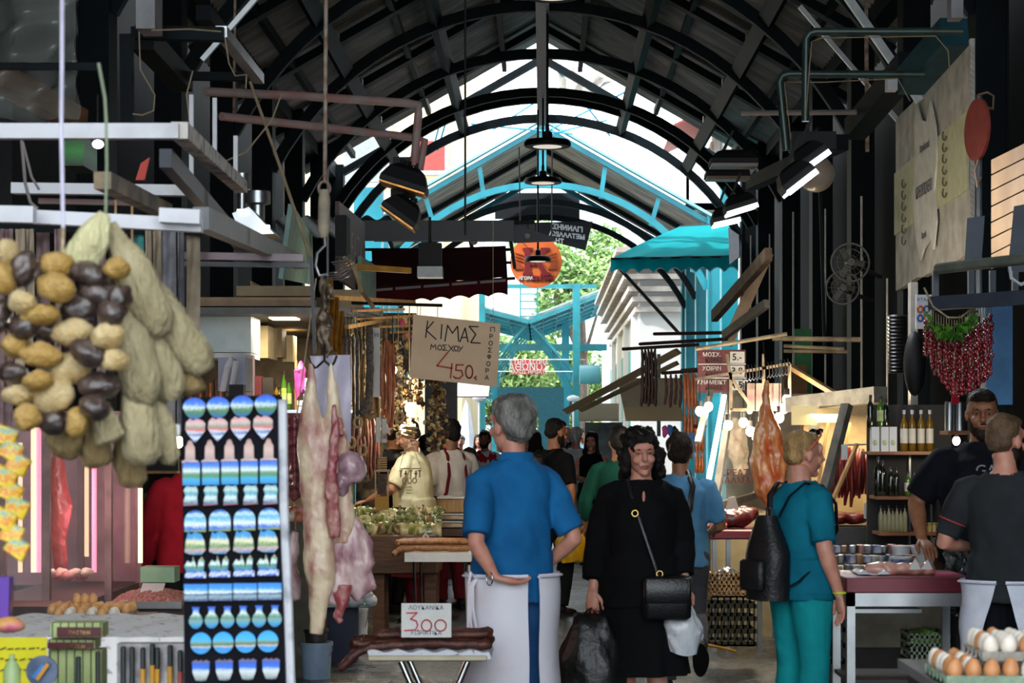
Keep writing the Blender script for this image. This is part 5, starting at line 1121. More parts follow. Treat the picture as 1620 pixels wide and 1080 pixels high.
MG = {
 'sky': banded('magnet_sky', [(0, '#1b4fb0'), (.28, '#2f7a58'), (.42, '#6a8a5a'), (.55, '#cfe2ee'), (.7, '#2f79e0'), (1, '#0c46c8')], nscale=4, amt=.4),
 'pinkb': banded('magnet_heart', [(0, '#1a4a9e'), (.2, '#dfe4ee'), (.33, '#3f6fb4'), (.45, '#e8d8d8'), (.52, '#d86a6c'), (.62, '#7fa08a'), (.8, '#e0b8b4'), (1, '#c98a8c')], nscale=5, amt=.35),
 'tower': banded('magnet_tower', [(0, '#d9c6c4'), (.15, '#b89c98'), (.5, '#d6b8ae'), (1, '#b98f88')], nscale=5, amt=.3, rough=.6),
 'rect': banded('magnet_rect', [(0, '#1a84c8'), (.25, '#38a8d8'), (.38, '#4b8a3e'), (.5, '#6f9a86'), (.62, '#dce8f0'), (.8, '#4a8ae0'), (1, '#1c5cd8')], nscale=3, amt=.15),
 'mix': banded('magnet_mix', [(0, '#c8505a'), (.12, '#1c6a86'), (.4, '#d8e8e8'), (.6, '#2a9ab0'), (.8, '#cfe0d0'), (1, '#1f86b8')], nscale=7, amt=.6),
 'arch': banded('magnet_arch', [(0, '#8a9a30'), (.14, '#1e6ad0'), (.35, '#e6f0f4'), (.6, '#3aa8d0'), (.8, '#c0dcea'), (.9, '#1a70c8'), (1, '#1a5ab8')], nscale=5, amt=.45),
 'dome': banded('magnet_dome', [(0, '#2a86b8'), (.2, '#c8a89c'), (.35, '#4a8a4a'), (.55, '#e6e0b8'), (.75, '#3a9ad0'), (1, '#2288d0')], nscale=5, amt=.5),
 'tree': banded('magnet_tree', [(0, '#1c50c0'), (.15, '#dfe6ee'), (.3, '#2a60c8'), (.5, '#4a9a5a'), (.65, '#e8ecf0'), (.85, '#4aa07a'), (1, '#d88878')], nscale=6, amt=.7),
 'pano': banded('magnet_pano', [(0, '#1a3a68'), (.25, '#8fa8b8'), (.4, '#1e4f78'), (.5, '#dce8f0'), (.7, '#2a94dc'), (1, '#1a80dc')], nscale=4, amt=.35),
 'vase': banded('magnet_vase', [(0, '#1a6ab8'), (.2, '#3aa0c0'), (.38, '#7f9a96'), (.5, '#3f8a6a'), (.7, '#e0e8ec'), (.85, '#2a80d8'), (1, '#1a50c8')], nscale=5, amt=.3),
 'disc': banded('magnet_disc', [(0, '#2a98e0'), (.25, '#2a90d8'), (.32, '#c8b8b8'), (.42, '#2f6a4a'), (.52, '#7a9a88'), (.62, '#3ab0ec'), (1, '#1a9cec')], nscale=4, amt=.2),
 'shield': banded('magnet_shield', [(0, '#5a6a70'), (.25, '#b8c0c0'), (.45, '#d0d8dc'), (.6, '#2a70d8'), (.8, '#1a56c8'), (1, '#7a6450')], nscale=4, amt=.3)}
OUT = {
 'sky': [(math.cos(a)*.5*(1 if math.sin(a) > 0 else .9), math.sin(a)*.5*(1 if math.sin(a) < .2 else .9)) for a in [2*PI*i/20 for i in range(20)]],
 'pinkb': [(0, -.5), (-.3, -.2), (-.46, .05), (-.42, .35), (-.25, .5), (-.08, .42), (.08, .5), (.3, .44), (.46, .3), (.46, .0), (.28, -.22)],
 'tower': [(-.5, -.5), (.5, -.5), (.5, -.42), (.3, -.36), (.28, .2), (.18, .3), (.12, .45), (0, .5), (-.12, .45), (-.18, .3), (-.28, .2), (-.3, -.36), (-.5, -.42)],
 'rect': [(-.5, -.5), (.5, -.5), (.5, .5), (-.5, .5)],
 'mix': [(-.5, -.5), (.5, -.45), (.42, -.1), (.5, .2), (.38, .5), (.05, .44), (-.3, .5), (-.48, .25), (-.36, 0), (-.46, -.2)],
 'arch': [(-.5, -.5), (.5, -.5)]+[(.5*math.cos(a), .5*math.sin(a)) for a in [PI*i/12 for i in range(13)]],
 'dome': [(-.5, -.4), (-.2, -.5), (.3, -.5), (.5, -.3), (.44, .1), (.3, .4), (0, .5), (-.22, .38), (-.34, .5), (-.44, .1)],
 'tree': [(-.5, -.5), (.5, -.5), (.5, -.25), (.38, -.2), (.42, .3), (.3, .5), (.16, .3), (.1, -.1), (0, .2), (-.1, .5), (-.16, .2), (-.36, .3), (-.5, .05), (-.42, -.2)],
 'pano': [(-.5, -.5), (.5, -.5), (.5, .5), (-.5, .5)],
 'vase': [(.5*r, z-.5) for r, z in ((.25, 0), (.6, .08), (.95, .25), (1, .4), (.8, .56), (.42, .7), (.42, .86), (.55, 1))]+[(-.5*r, z-.5) for r, z in ((.55, 1), (.42, .86), (.42, .7), (.8, .56), (1, .4), (.95, .25), (.6, .08), (.25, 0))],
 'disc': [(math.cos(a)*.5, math.sin(a)*.5) for a in [2*PI*i/24 for i in range(24)]],
 'shield': [(-.3, -.46), (0, -.5), (.3, -.46), (.46, -.1), (.5, .4), (.3, .5), (.12, .42), (0, .5), (-.12, .42), (-.3, .5), (-.5, .4), (-.46, -.1)]}
ROWS = [('sky', 645, 37, 36, 4, 308, 421, -5, 'rounded blue skyline'), ('pinkb', 681, 34, 38, 4, 309, 416, -5, 'pink and blue heart-shaped'), ('tower', 714, 26, 36, 5, 301, 425, -3, 'pale pink stone tower'),
        ('rect', 749, 27, 37, 5, 303, 425, -3, 'rectangular blue seaside'), ('mix', 784, 23, 32, 5, 302, 428, -2, 'small turquoise and white cut-out'), ('arch', 824, 34, 34, 4, 309, 426, -4, 'blue arched window'),
        ('dome', 859, 33, 36, 4, 309, 424, -4, 'domed church and sun'), ('tree', 897, 34, 34, 4, 309, 424, -4, 'white church and green tree'), ('pano', 937, 37, 27, 4, 310, 427, -2, 'wide rectangular harbour'),
        ('vase', 977, 22, 34, 6, 310, 435, -3, 'blue vase-shaped'), ('disc', 1017, 33, 34, 4, 318, 424, -3, 'round blue tower'), ('shield', 1060, 28, 34, 4, 318, 429, -3, 'blue shield-shaped with brown horns')]
for kind_, y, w_, h_, n, xa, xb, tilt, lb in ROWS:
    src = None
    for i in range(n):
        c = P(xa+(xb-xa)*i/(n-1), y+tilt*i/(n-1), Ym-.006)
        nm = '%s souvenir magnet, %s from the left in its row' % (lb, ORD[i])
        if src is None:
            src = MB().prism([(x*w_*km, z*h_*km) for x, z in OUT[kind_]], c, t=.008).build('souvenir_magnet', MG[kind_], None, smooth=0, origin=c); ORG[src.name] = c
            setp(src, nm, 'magnet', lb+' magnets on the black board')
        else: dup(src, c, label=nm)
# ---- sponges in a hanging bunch
SPY = M('honey_sponge', '#c6a263', '#a8823f', rough=.85, scale=30, bump=.9, bscale=160, coat=.15); SPP = M('pale_sponge', '#d8c092', '#bf9f66', rough=.85, scale=30, bump=.9, bscale=160, coat=.15); SPD = M('dark_wrapped_sponge', '#4a3a34', '#2a1f1c', rough=.3, scale=18, bump=.5, bscale=60, coat=.7)
Ys = 3.9
SP = [(38, 425, 'd', 38, 60, .1), (90, 418, 'y', 56, 40, 0), (88, 455, 'y', 62, 46, .3), (143, 435, 'd', 60, 38, .35), (185, 425, 'y', 40, 36, .2), (35, 478, 'p', 44, 36, -.1), (155, 465, 'd', 62, 40, .1), (190, 470, 'd', 36, 36, .2),
      (65, 497, 'y', 62, 32, -.1), (127, 487, 'd', 62, 44, -.1), (178, 495, 'd', 44, 42, .2), (40, 515, 'd', 50, 40, -.5), (115, 525, 'p', 66, 42, -.1), (170, 532, 'p', 56, 40, -.1), (25, 545, 'y', 42, 40, 0), (65, 562, 'y', 68, 38, .05),
      (140, 558, 'd', 62, 42, .4), (112, 583, 'p', 68, 46, -.2), (182, 570, 'p', 42, 36, 0), (22, 590, 'd', 44, 34, .1), (158, 610, 'd', 68, 42, 0), (60, 602, 'y', 48, 34, 0), (30, 622, 'p', 50, 36, .1), (85, 625, 'p', 66, 56, -.6),
      (42, 660, 'y', 38, 44, 0), (82, 665, 'd', 50, 44, 0), (123, 668, 'y', 34, 50, .2), (150, 645, 'd', 50, 38, .2), (75, 525, 'd', 40, 30, 0), (5, 440, 'y', 36, 50, 0), (3, 500, 'd', 30, 50, 0), (12, 400, 'p', 34, 40, 0)]
nm_ = {'d': 'dark brown glossy', 'y': 'honey yellow', 'p': 'pale cream'}
cnt = {}
for i, (x, y, t_, w_, h_, a) in enumerate(SP):
    Y_ = Ys+.03*math.sin(i*2.3); c = P(x, y, Y_); k = sz(1, Y_); mb = MB(); cnt[t_] = cnt.get(t_, 0)+1
    mb.ell((0, 0, 0), (w_*k*.52, .030, h_*k*.52), seg=22, rings=14).noise(.006, 35, i).noise(.0025, 120, i+9); 
    if t_ == 'd': mb.noise(.004, 60, i)
    mb.xf(Matrix.Translation(c) @ Matrix.Rotation(a, 4, 'Y'))
    vert = 'upper' if y < 480 else 'middle' if y < 570 else 'lower'; side = 'left' if x < 60 else 'centre' if x < 130 else 'right'
    solo(mb, 'natural_sponge', {'d': SPD, 'y': SPY, 'p': SPP}[t_], '%s sponge in the hanging bunch, %s %s part, %s down among its colour' % (nm_[t_], vert, side, ORD[min(cnt[t_]-1, 19)]), 'sponge', 'natural sponges in the hanging bunch', smooth=80)
solo(MB().tube([P(100, 0, 4.0)+Vector((0, 0, 1.2)), P(98, 100, 4.0), P(97, 200, 4.0), P(100, 360, 4.0)], .0042, 8), 'rope', M('white_cord', '#c3bed0', '#a8a2b8', rough=.7), 'white cord hanging down the left front above the sponges', 'rope')
solo(MB().tube([P(156, 100, 4.1), P(166, 155, 4.1), P(168, 190, 4.1), P(169, 260, 4.1), P(167, 345, 4.1)], .0032, 8), 'rope', M('green_cord', '#7f8a72', '#6a7560', rough=.8), 'thin greenish cord holding the loofah bunch', 'rope')
# net bag round the sponges would be invisible; the cord runs through their middle
solo(MB().tube([P(100, 360, 3.95), P(95, 500, 3.95), P(85, 690, 3.95)], .004, 6), 'rope', ROPE, 'cord running down through the sponge bunch', 'rope')
# loofahs
LOOF = M('dried_loofah', '#b3a684', '#8c8062', rough=.9, scale=14, bump=.9, bscale=130, stretch=(1, 1, .35)); LOOFL = M('pale_loofah', '#d2cca0', '#b5ad84', rough=.9, scale=14, bump=.9, bscale=130, stretch=(1, 1, .35)); LOOFD = M('shaded_loofah', '#97825d', '#7c6846', rough=.9, scale=14, bump=.9, bscale=130, stretch=(1, 1, .35))  # the darkest loofah copy has shade put into its colour
LF = [((168, 338), (150, 370), (132, 400), (122, 425), 26, LOOFL, 3.95, 'pale greenish loofah at the top of the bunch'), ((172, 355), (205, 420), (235, 490), (258, 530), 33, LOOF, 4.0, 'broad loofah slanting down right from the top knot'), ((185, 400), (240, 470), (290, 540), (328, 590), 30, LOOF, 4.05, 'long loofah slanting furthest to the right'),
      ((185, 480), (205, 530), (222, 590), (228, 640), 30, LOOF, 3.97, 'loofah hanging beside the dark sponges'), ((215, 500), (245, 560), (262, 600), (272, 635), 26, LOOF, 4.02, 'loofah hanging just right of the bunch centre'), ((240, 520), (270, 570), (300, 610), (305, 625), 24, LOOFD, 4.07, 'darker loofah under the long right one'),
      ((205, 600), (218, 650), (225, 700), (226, 735), 30, LOOF, 3.98, 'large loofah at the bottom of the bunch'), ((245, 620), (255, 660), (262, 700), (264, 735), 20, LOOF, 4.03, 'slim loofah at the bottom right'), ((150, 625), (165, 665), (172, 690), (176, 700), 22, LOOF, 3.94, 'loofah under the dark sponges'),
      ((75, 690), (95, 700), (115, 705), (128, 712), 24, LOOFD, 4.0, 'grey loofah lying across below the sponges'), ((135, 670), (148, 700), (155, 720), (160, 738), 24, LOOFD, 4.02, 'rounded loofah end low in the middle'), ((190, 680), (200, 720), (208, 750), (212, 770), 22, LOOFD, 4.06, 'lowest dark loofah of the bunch')]
for i, (a, b, c, d, r, m_, Y_, lb) in enumerate(LF):
    pts = [P(*q, Y_) for q in (a, b, c, d)]; k = sz(1, Y_); out = []; rs = []
    for j in range(15):
        t = j/14; s_ = t*3; ii = min(int(s_), 2); f = s_-ii; out.append(pts[ii].lerp(pts[ii+1], f)); rs.append(r*k*(.35+.65*min(1, t*2.6))*(1 if t < .85 else (1-.5*(t-.85)/.15)))
    mb = MB().tube(out, rs, 20, flat=.75, side=(1, 0, 0)); n_ = len(mb.v)
    for q in range(n_):
        ring_i, j = divmod(q, 20); ctr = out[ring_i]; mb.v[q] = ctr+(mb.v[q]-ctr)*(1+.07*math.sin(j*2*PI/20*6+ring_i*.25))
    mb.noise(.006, 22, i); solo(mb, 'loofah', m_, lb, 'loofah', 'dried loofahs hanging at the left front', smooth=80)
# yellow snack sachet strip
SN = [banded('snack_yellow', [(0, '#d8b010'), (.3, '#e0be14'), (.45, '#d06a28'), (.6, '#e4c61c'), (.75, '#4a9aa0'), (.85, '#e0c018'), (1, '#d0a010')], nscale=5, amt=.9, rough=.3)]
for i in range(9):
    x, y = (8+(i % 3)*10, 690+i*22); c = P(x, y, 4.3); mb = MB().rbox((0, 0, 0), (.05, .012, .042), .01).noise(.006, 30, i).xf(Matrix.Translation(c) @ Matrix.Rotation(.35+.1*(i % 3), 4, 'Y'))
    solo(mb, 'snack_sachet', SN[0], 'yellow snack sachet hanging at the left edge, %s from the top' % ORD[i], 'sachet', 'yellow snack sachets at the left edge')
# ---- overhead white angle frame of the stall
def beam(a, b, Ya, Yb, w_, h_, label, m=WHITEP, name='frame_beam', cat='beam', group='overhead stall frame'):
    return solo(MB().bar(P(*a, Ya), P(*b, Yb), w_, h_, up=(0, 0, 1)), name, m, label, cat, group, smooth=0)
k6 = sz(1, 6)
beam((-40, 208), (284, 208), 6, 6, .04, .045, 'upper white beam across the top left')
beam((284, 206), (382, 296), 6, 8.6, .05, .05, 'worn white beam slanting back from the end of the upper beam', M('chipped_white_steel', '#b9b3ab', '#5c4a3c', rough=.6, scale=18, lo=.5, hi=.62))
beam((139, 212), (139, 297), 6, 6, .045, .04, 'short white upright hanging under the upper beam')
beam((278, 178), (278, 200), 6, 6, .03, .03, 'stub of square tube on the end of the upper beam')
beam((-40, 338), (55, 340), 5.6, 5.6, .04, .046, 'lower left piece of the lower white beam')
beam((50, 343), (320, 357), 5.7, 5.7, .04, .038, 'long lower white beam crossing behind the loofah tip')
beam((254, 341), (318, 344), 5.65, 5.65, .05, .04, 'short white block on the end of the lower beam')
beam((20, 298), (312, 302), 7.5, 7.5, .05, .04, 'middle grey white beam behind the hanging cords')
beam((62, 318), (240, 322), 7.6, 7.6, .03, .02, 'pinkish tube under the middle beam', PINKST)
beam((162, 285), (262, 334), 5.8, 7.2, .05, .05, 'tan square tube slanting back from the middle upright', M('tan_steel', '#a8916e', '#5a4a38', rough=.6, scale=6))
beam((262, 250), (392, 398), 6.4, 8.8, .04, .06, 'dark blue-grey perforated bar slanting down to the right', M('blue_grey_steel', '#2a2f3d', '#1f2430', rough=.5))
beam((318, 345), (474, 415), 6.2, 10.5, .05, .07, 'long grey angle bar running back to the scale hooks', M('grey_steel', '#6a6d6e', '#54575a', rough=.5))
beam((288, 404), (480, 408), 8.5, 8.5, .03, .03, 'pinkish beam under the grey angle bar', M('pinkish_steel', '#a9949a', '#8f7e84', rough=.5))
beam((288, 417), (490, 420), 8.7, 8.7, .03, .02, 'grey beam under the pinkish beam', M('grey_steel'))
for x, y0, y1 in ((183, 316, 420), (209, 318, 400)): solo(MB().cyl(P(x, y0, 7.4), P(x, y1, 7.4), .005, 6), 'wooden_dowel', PWOOD, 'thin wooden dowel hanging under the tan tube, %s' % ('left one' if x < 200 else 'right one'), 'dowel')
solo(MB().tube([P(34, 220, 7), P(40, 290, 7), P(48, 320, 7), P(60, 330, 7)], .006, 6), 'cable', M('grey_cable', '#7a726e'), 'grey cable dropping from the upper beam at the left', 'cable')
solo(MB().tube([P(36, 225, 7), P(50, 280, 7), P(62, 300, 7)], .005, 6), 'cable', M('grey_cable'), 'second grey cable beside the first', 'cable')
r_ = thing('clear_sheet', 'clear rippled plastic sheet hanging at the top left corner', 'plastic sheet', P(60, 190, 9))
mb = MB().grid(lambda u, v: P(-20+145*u, -30+220*v, 9)+Vector((0, .06*math.sin(u*9+v*4)+.04*math.sin(v*23+u*6), 0)), 40, 50); mb.build('sheet', M('clear_plastic', '#9aa29a', rough=.12, trans=0, alpha=.28, spec=1.0, coat=1), r_, smooth=180)
MB().bar(P(-20, 105, 8.9), P(160, 105, 8.9), .03, .03).build('top_rail', STEEL, r_)
beam((-10, 118), (125, 192), 9.6, 10.5, .1, .12, 'brown wooden beam slanting behind the clear sheet', WOOD)
solo(pbox(215, -20, 245, 45, 10, .2), 'fuse_box', M('grey_box', '#8a8a8c', '#77777a'), 'grey electrical box high on the left wall', 'box')
for i, (a, b, Ya, Yb, w_, m_) in enumerate((((200, 55), (202, 200), 10, 10, .06, STEEL), ((215, 52), (355, 55), 10.5, 10.5, .07, STEEL), ((350, 50), (410, 125), 10.5, 12, .06, STAIN), ((225, 60), (290, 130), 10.5, 12.5, .12, STEEL), ((285, 120), (395, 122), 12.2, 12.2, .05, STEEL), ((322, 20), (400, 120), 13, 15.5, .1, STEEL), ((420, -20), (320, 95), 12, 12, .03, STAIN), ((300, -10), (300, 130), 12, 12, .02, RUST), ((372, -10), (370, 190), 13, 13, .015, RUST))):
    beam(a, b, Ya, Yb, w_, w_, 'dark steel member in the dim upper left, %s of the jumble' % ORD[i], m_, group='dim upper left steelwork')
for i, (x, y0, y1) in enumerate(((303, 150, 280), (340, 155, 255), (373, 215, 300))): solo(MB().bar(P(x, y0, 9.5), P(x, y1, 9.5), .02, .02), 'hanger_post', WHITEP, 'thin pale post hanging in the dim upper left, %s from the left' % ORD[i], 'post', 'thin pale posts upper left', smooth=0)
for i, pts in enumerate(([(220, 50), (222, 110), (245, 150), (243, 175), (225, 182), (210, 180)], [(305, 112), (295, 150), (300, 190), (308, 210)], [(356, 60), (362, 100), (372, 120), (390, 118), (389, 140)], [(345, 260), (390, 240), (430, 190), (445, 150)], [(240, 48), (300, 46), (350, 50)])):
    solo(MB().tube([P(x, y, 9.7) for x, y in pts], .004, 6), 'cable', M('tan_cable', '#8c7a62', rough=.7), 'looping tan cable in the upper left, %s' % ORD[i], 'cable', 'looping cables upper left')
solo(pbox(100, 215, 132, 262, 9.8, .3), 'air_vent', banded('green_louvre', [(0, '#0c2010'), (.5, '#2f8a30'), (1, '#123a14')], nscale=8, amt=.3), 'green louvred vent behind the white frame', 'vent')  # green runs dark, bright, dark up the vent
r_ = thing('ceiling_lamp', 'bright white lamp behind the short white upright', 'lamp', P(155, 235, 9.7)); MB().ell(P(155, 228, 9.7), (sz(9, 9.7), .03, sz(7, 9.7))).build('lens', M('cool_lamp_glow', '#eef4ff', emit=7), r_); MB().cyl(P(155, 224, 9.7), P(155, 150, 9.7), .008, 6).build('stem', BLACK, r_)
solo(MB().prism([(0, 0), (sz(14, 10), 0), (sz(22, 10), sz(36, 10)), (sz(8, 10), sz(26, 10))], P(215, 285, 10), t=.02), 'plastic_flag', M('orange_red_plastic', '#d8402a', rough=.5), 'orange-red plastic scrap between the frames', 'scrap')
# ducts and hood
for i, (x0_, x1_, y0, y1) in enumerate(((388, 428, 307, 326), (393, 416, 326, 342), (372, 396, 278, 304), (374, 390, 304, 332))):
    pass
r_ = thing('duct', 'brushed metal duct with a wide collar hanging in the left stall', 'duct', P(408, 342, 11)); MB().lathe([(sz(11, 11), -.1), (sz(11, 11), .04), (sz(20, 11), .05), (sz(20, 11), .115), (sz(18, 11), .12)], P(408, 342, 11)+Vector((0, 0, .02)), 24).build('pipe', STAIN, r_)
r_ = thing('duct', 'smaller brushed metal duct left of the wide collar', 'duct', P(383, 335, 11.5)); MB().lathe([(sz(8, 11), -.08), (sz(8, 11), .12), (sz(13, 11), .13), (sz(13, 11), .22)], P(383, 335, 11.5), 20).build('pipe', STAIN, r_)
r_ = thing('lamp_hood', 'brushed metal light hood slanting under the ducts', 'lamp', P(410, 370, 10.8)); MB().prism([(-sz(36, 10.8), sz(26, 10.8)), (-sz(10, 10.8), sz(36, 10.8)), (sz(30, 10.8), -sz(6, 10.8)), (-sz(22, 10.8), -sz(8, 10.8))], P(410, 368, 10.8), t=.3).build('hood', STAIN, r_)
for x, y in ((398, 371), (419, 358), (383, 333), (412, 375)): MB().box(P(x, y, 10.62), (.05, .03, .012)).build('tube_glow', M('cool_lamp_glow'), r_)
# pink gantry pipes with twin lanterns
g_ = thing('lamp_gantry', 'worn pink pipe gantry holding the twin lanterns', 'gantry', P(640, 260, 13))
MB().tube([P(325, 145, 12), P(480, 152, 12.6), P(645, 163, 13), P(662, 166, 13.03), P(662, 180, 13.05), P(655, 262, 13.05)], .028, 10).build('upper_pipe', PINKST, g_)
MB().tube([P(350, 184, 12), P(500, 200, 12.6), P(650, 217, 13.1), P(672, 222, 13.12), P(664, 268, 13.12)], .026, 10).build('lower_pipe', PINKST, g_)
for i, (x, y, tip, lb) in enumerate(((642, 285, .3, 'upper black lantern-like floodlight on the pink gantry'), (638, 335, .62, 'lower black floodlight tilted steeply on the pink gantry'))):
    c = P(x, y, 13.1+.1*i); r_ = thing('floodlight', lb, 'lamp', c, group='floodlights on the pink gantry'); R_ = Matrix.Rotation(tip, 3, 'Y')
    mb = MB(); w2 = sz(38 if i == 0 else 32, 13); mb.loft([[c+R_ @ Vector((a*w2*k_, b*.14*k_, z)) for a, b in ((-1, -1), (1, -1), (1, 1), (-1, 1))] for k_, z in ((1, -.05), (1, -.02), (.75, .06), (.45, .09))]); mb.build('housing', BLACK, r_, smooth=0)
    MB().box(c+R_ @ Vector((0, 0, -.062)), (w2*2*.98, .27, .012), R=R_).build('lens_rim', M('warm_brass_rim', '#c98a3a', '#8a5a22', rough=.35, metal=.6), r_)
    mb = MB()
    for a in (-.6, -.2, .2, .6): mb.lathe([(.014, 0), (.014, .03)], c+R_ @ Vector((a*w2*.5, -.06, .09)), 8)
    mb.build('cooling_studs', BLACK, r_); MB().box(c+Vector((0, 0, .12)), (.16, .12, .05)).build('bracket', BLACK, r_)
solo(MB().cyl(P(736, 0, 14.5)+Vector((0, 0, .3)), P(736, 372, 14.5), .008, 6), 'hanger_rod', BLACK, 'long thin black rod hanging left of the high-bay lamps', 'rod')
solo(MB().tube([P(396, 130, 11), P(440, 255, 10.5), P(492, 408, 9.8)], .009, 8), 'wooden_pole', M('tan_stick', '#a89478', '#8f7c62'), 'thin tan pole slanting down to the scale hooks', 'pole')
# signs at the left
def lsign(name, label, q, Y0, Y1, m, txt=None, tm=None, ts=20, rows=None):
    (ax_, ay_), (bx_, by_), (cx_, cy_), (dx_, dy_) = q; a, b, c, d = P(ax_, ay_, Y0), P(bx_, by_, Y1), P(cx_, cy_, Y1), P(dx_, dy_, Y0); r_ = thing(name, label, 'sign', (d+c)/2); n = (b-a).cross(d-a).normalized()*.03
    MB().loft([[a, b, c, d], [p-n for p in (a, b, c, d)]]).build('board', m, r_, smooth=0)
    return r_, a, b, c, d
MINT = M('mint_sign', '#7fa097', '#6c8c84', rough=.6)
r_, a, b, c, d = lsign('shop_sign', 'mint green shop sign high at the left with faint dark lettering', [(456, 322), (488, 372), (490, 450), (440, 440)], 12.5, 15, MINT)
text('ΑΛΛΑΝΤΙΚΑ', 'lettering', M('dark_green_ink', '#31524c'), r_, (a+b+c+d)/4+Vector((.02, -.03, 0)), (b-a).normalized()*1, (0, 0, 1), .15, .004, font_w=1.5)
r_, a, b, c, d = lsign('shop_sign', 'dark maroon shop sign with pale lettering next to the black canopy', [(530, 318), (572, 352), (574, 470), (530, 440)], 15, 18.5, M('dark_maroon_sign', '#3a1218', '#4a1a20', rough=.5))
text('ΚΡΕΑΤΑ', 'lettering', M('grey_lettering', '#8a8288'), r_, (a+b+c+d)/4+Vector((.03, -.02, 0)), (b-a).normalized(), (0, 0, 1), .33, .01, font_w=1.9)
r_, a, b, c, d = lsign('shop_sign', 'narrow pale mint panel beside the maroon sign', [(566, 405), (590, 420), (590, 476), (566, 476)], 17, 18.5, MINT)
solo(pbox(530, 340, 548, 405, 14.6, .3), 'speaker_box', BLACK, 'black box in front of the maroon sign', 'box')
solo(MB().bar(P(545, 421, 12.2), P(648, 428, 12.6), .035, .035), 'wooden_stick', M('yellow_wood', '#b8862e', '#93661c'), 'yellow wooden batten sticking out over the maroon awning', 'batten', smooth=0)
solo(MB().tube([P(545, 408, 12.2), P(558, 415, 12.1), P(572, 460, 12.2), P(590, 485, 13)], .014, 8), 'rope', M('thick_rope', '#b09a72', '#93805c', rough=.9, bump=.6), 'thick tan rope tied round the yellow batten', 'rope')
# stacked fork hooks
for i in range(8):
    Y_ = 9.6; x = 512+i*3; mb = MB().tube([P(x, 433+(i % 4)*3-(18 if i > 3 else 0), Y_+.03*i), P(x+20, 430+(i % 4)*4-(18 if i > 3 else 0), Y_+.03*i), P(x+34, 418+(i % 4)*5-(18 if i > 3 else 0), Y_+.03*i)], .0035, 6)
    solo(mb, 'meat_hook', STAIN, 'slim steel hook fanned out by the scale rod, %s of the fan' % ORD[i], 'hook', 'fanned steel hooks')
# ---- hanging rod, hooks and the lamb
Yl = 7.9
rd = thing('hanging_rod', 'long rusty rod with a ring and a thick handle the carcass hangs from', 'rod', P(514, 410, Yl))
MB().cyl(P(516, -40, Yl), P(514, 288, Yl), .0085, 10).build('rod', RUST, rd); MB().tube([P(513+9*math.cos(a), 298+11*math.sin(a), Yl) for a in [2*PI*i/16 for i in range(16)]], .006, 8, closed=True).build('ring', RUST, rd)
MB().tube([P(513, 300, Yl), P(513, 315, Yl), P(512, 365, Yl), P(512, 376, Yl)], [.018, .024, .024, .014], 12).build('wooden_grip', M('grip_wood', '#9c8f7a', '#7c7060', rough=.8, scale=12), rd)
MB().tube([P(513, 372, Yl), P(514, 388, Yl), P(502, 400, Yl), P(499, 420, Yl), P(505, 436, Yl), P(518, 434, Yl)], .0065, 8).build('hook', STAIN, rd)
solo(MB().bar(P(492, 406, Yl+.1), P(498, 560, Yl+.1), .022, .012), 'flat_bar', M('blue_grey_steel'), 'dark flat bar hanging left of the hook cluster', 'bar')
mb = MB(); rnd = random.Random(4)
for i in range(26):
    x = 507+rnd.uniform(0, 16); y = 436+i*4.2; mb.tube([P(x, y, Yl), P(x+rnd.uniform(-5, 5), y+12, Yl-.02+.04*rnd.random()), P(x+rnd.uniform(-6, 6), y+24, Yl)], .011*rnd.uniform(.6, 1.1), 7)
solo(remesh(mb, .006, 1, .004, 40), 'hook_bundle', M('old_hook_metal', '#2c2118', '#6b5a48', rough=.5, metal=.5, scale=30), 'bundle of dark rusty hooks above the hanging carcass', 'hooks', kind='stuff')
for i, (x0_, x1_) in enumerate(((490, 508), (512, 531))):
    solo(MB().tube([P(515 if i == 0 else 514, 545, Yl), P(513, 570, Yl), P(x0_+12, 580, Yl), P((x0_+x1_)/2, 582, Yl), P(x0_+(1 if i == 0 else 17), 573, Yl), P(x0_+(-2 if i == 0 else 21), 562, Yl)], .005, 8), 'meat_hook', M('dark_hook', '#2a2520', metal=.6, rough=.4), ('left', 'right')[i]+' dark hook through the shank of the carcass', 'hook', 'hooks holding the carcass')
solo(MB().grid(lambda u, v: P(489+(64+2*v)*u, 563+138*v-2*u, 8.15)+Vector((0, .02*math.sin(u*7+v*3), 0)), 10, 14, t=.003), 'plastic_sheet', M('lilac_white_sheet', '#cfc7d8', '#bdb5c8', rough=.4), 'white plastic sheet hanging behind the carcass legs', 'sheet')
FLESH = M('lamb_carcass', '#dcc6a6', '#9a4f52', rough=.38, scale=9, lo=.44, hi=.72, det=7, bump=.25, bscale=40, sss=.06, coat=.25, stretch=(1.6, 1.6, .8))
FLESHR = M('lamb_red_flesh', '#8c3038', '#c99a8c', rough=.35, scale=14, lo=.4, hi=.8, det=6, bump=.3, bscale=50, coat=.3, stretch=(2, 2, .8)); FLESHM = M('lamb_mauve_flesh', '#c4a6a2', '#86505e', rough=.38, scale=10, lo=.4, hi=.7, det=6, bump=.25, bscale=50, coat=.3, stretch=(2, 2, .8))
def meat(mb_pts, Y_, dy=0, flat=.6, seg=18):
    mb = MB()
    for pts in mb_pts:
        cs = [P(x, y, Y_+(q[0] if q else 0)) for x, y, r, *q in pts]; mb.tube(cs, [sz(r, Y_) for x, y, r, *q in pts], seg, flat, side=(1, 0, 0))
    return mb
la = thing('lamb_carcass', 'whole skinned lamb carcass hanging by its shanks left of the blue polo shirt', 'carcass', P(515, 1005, Yl))
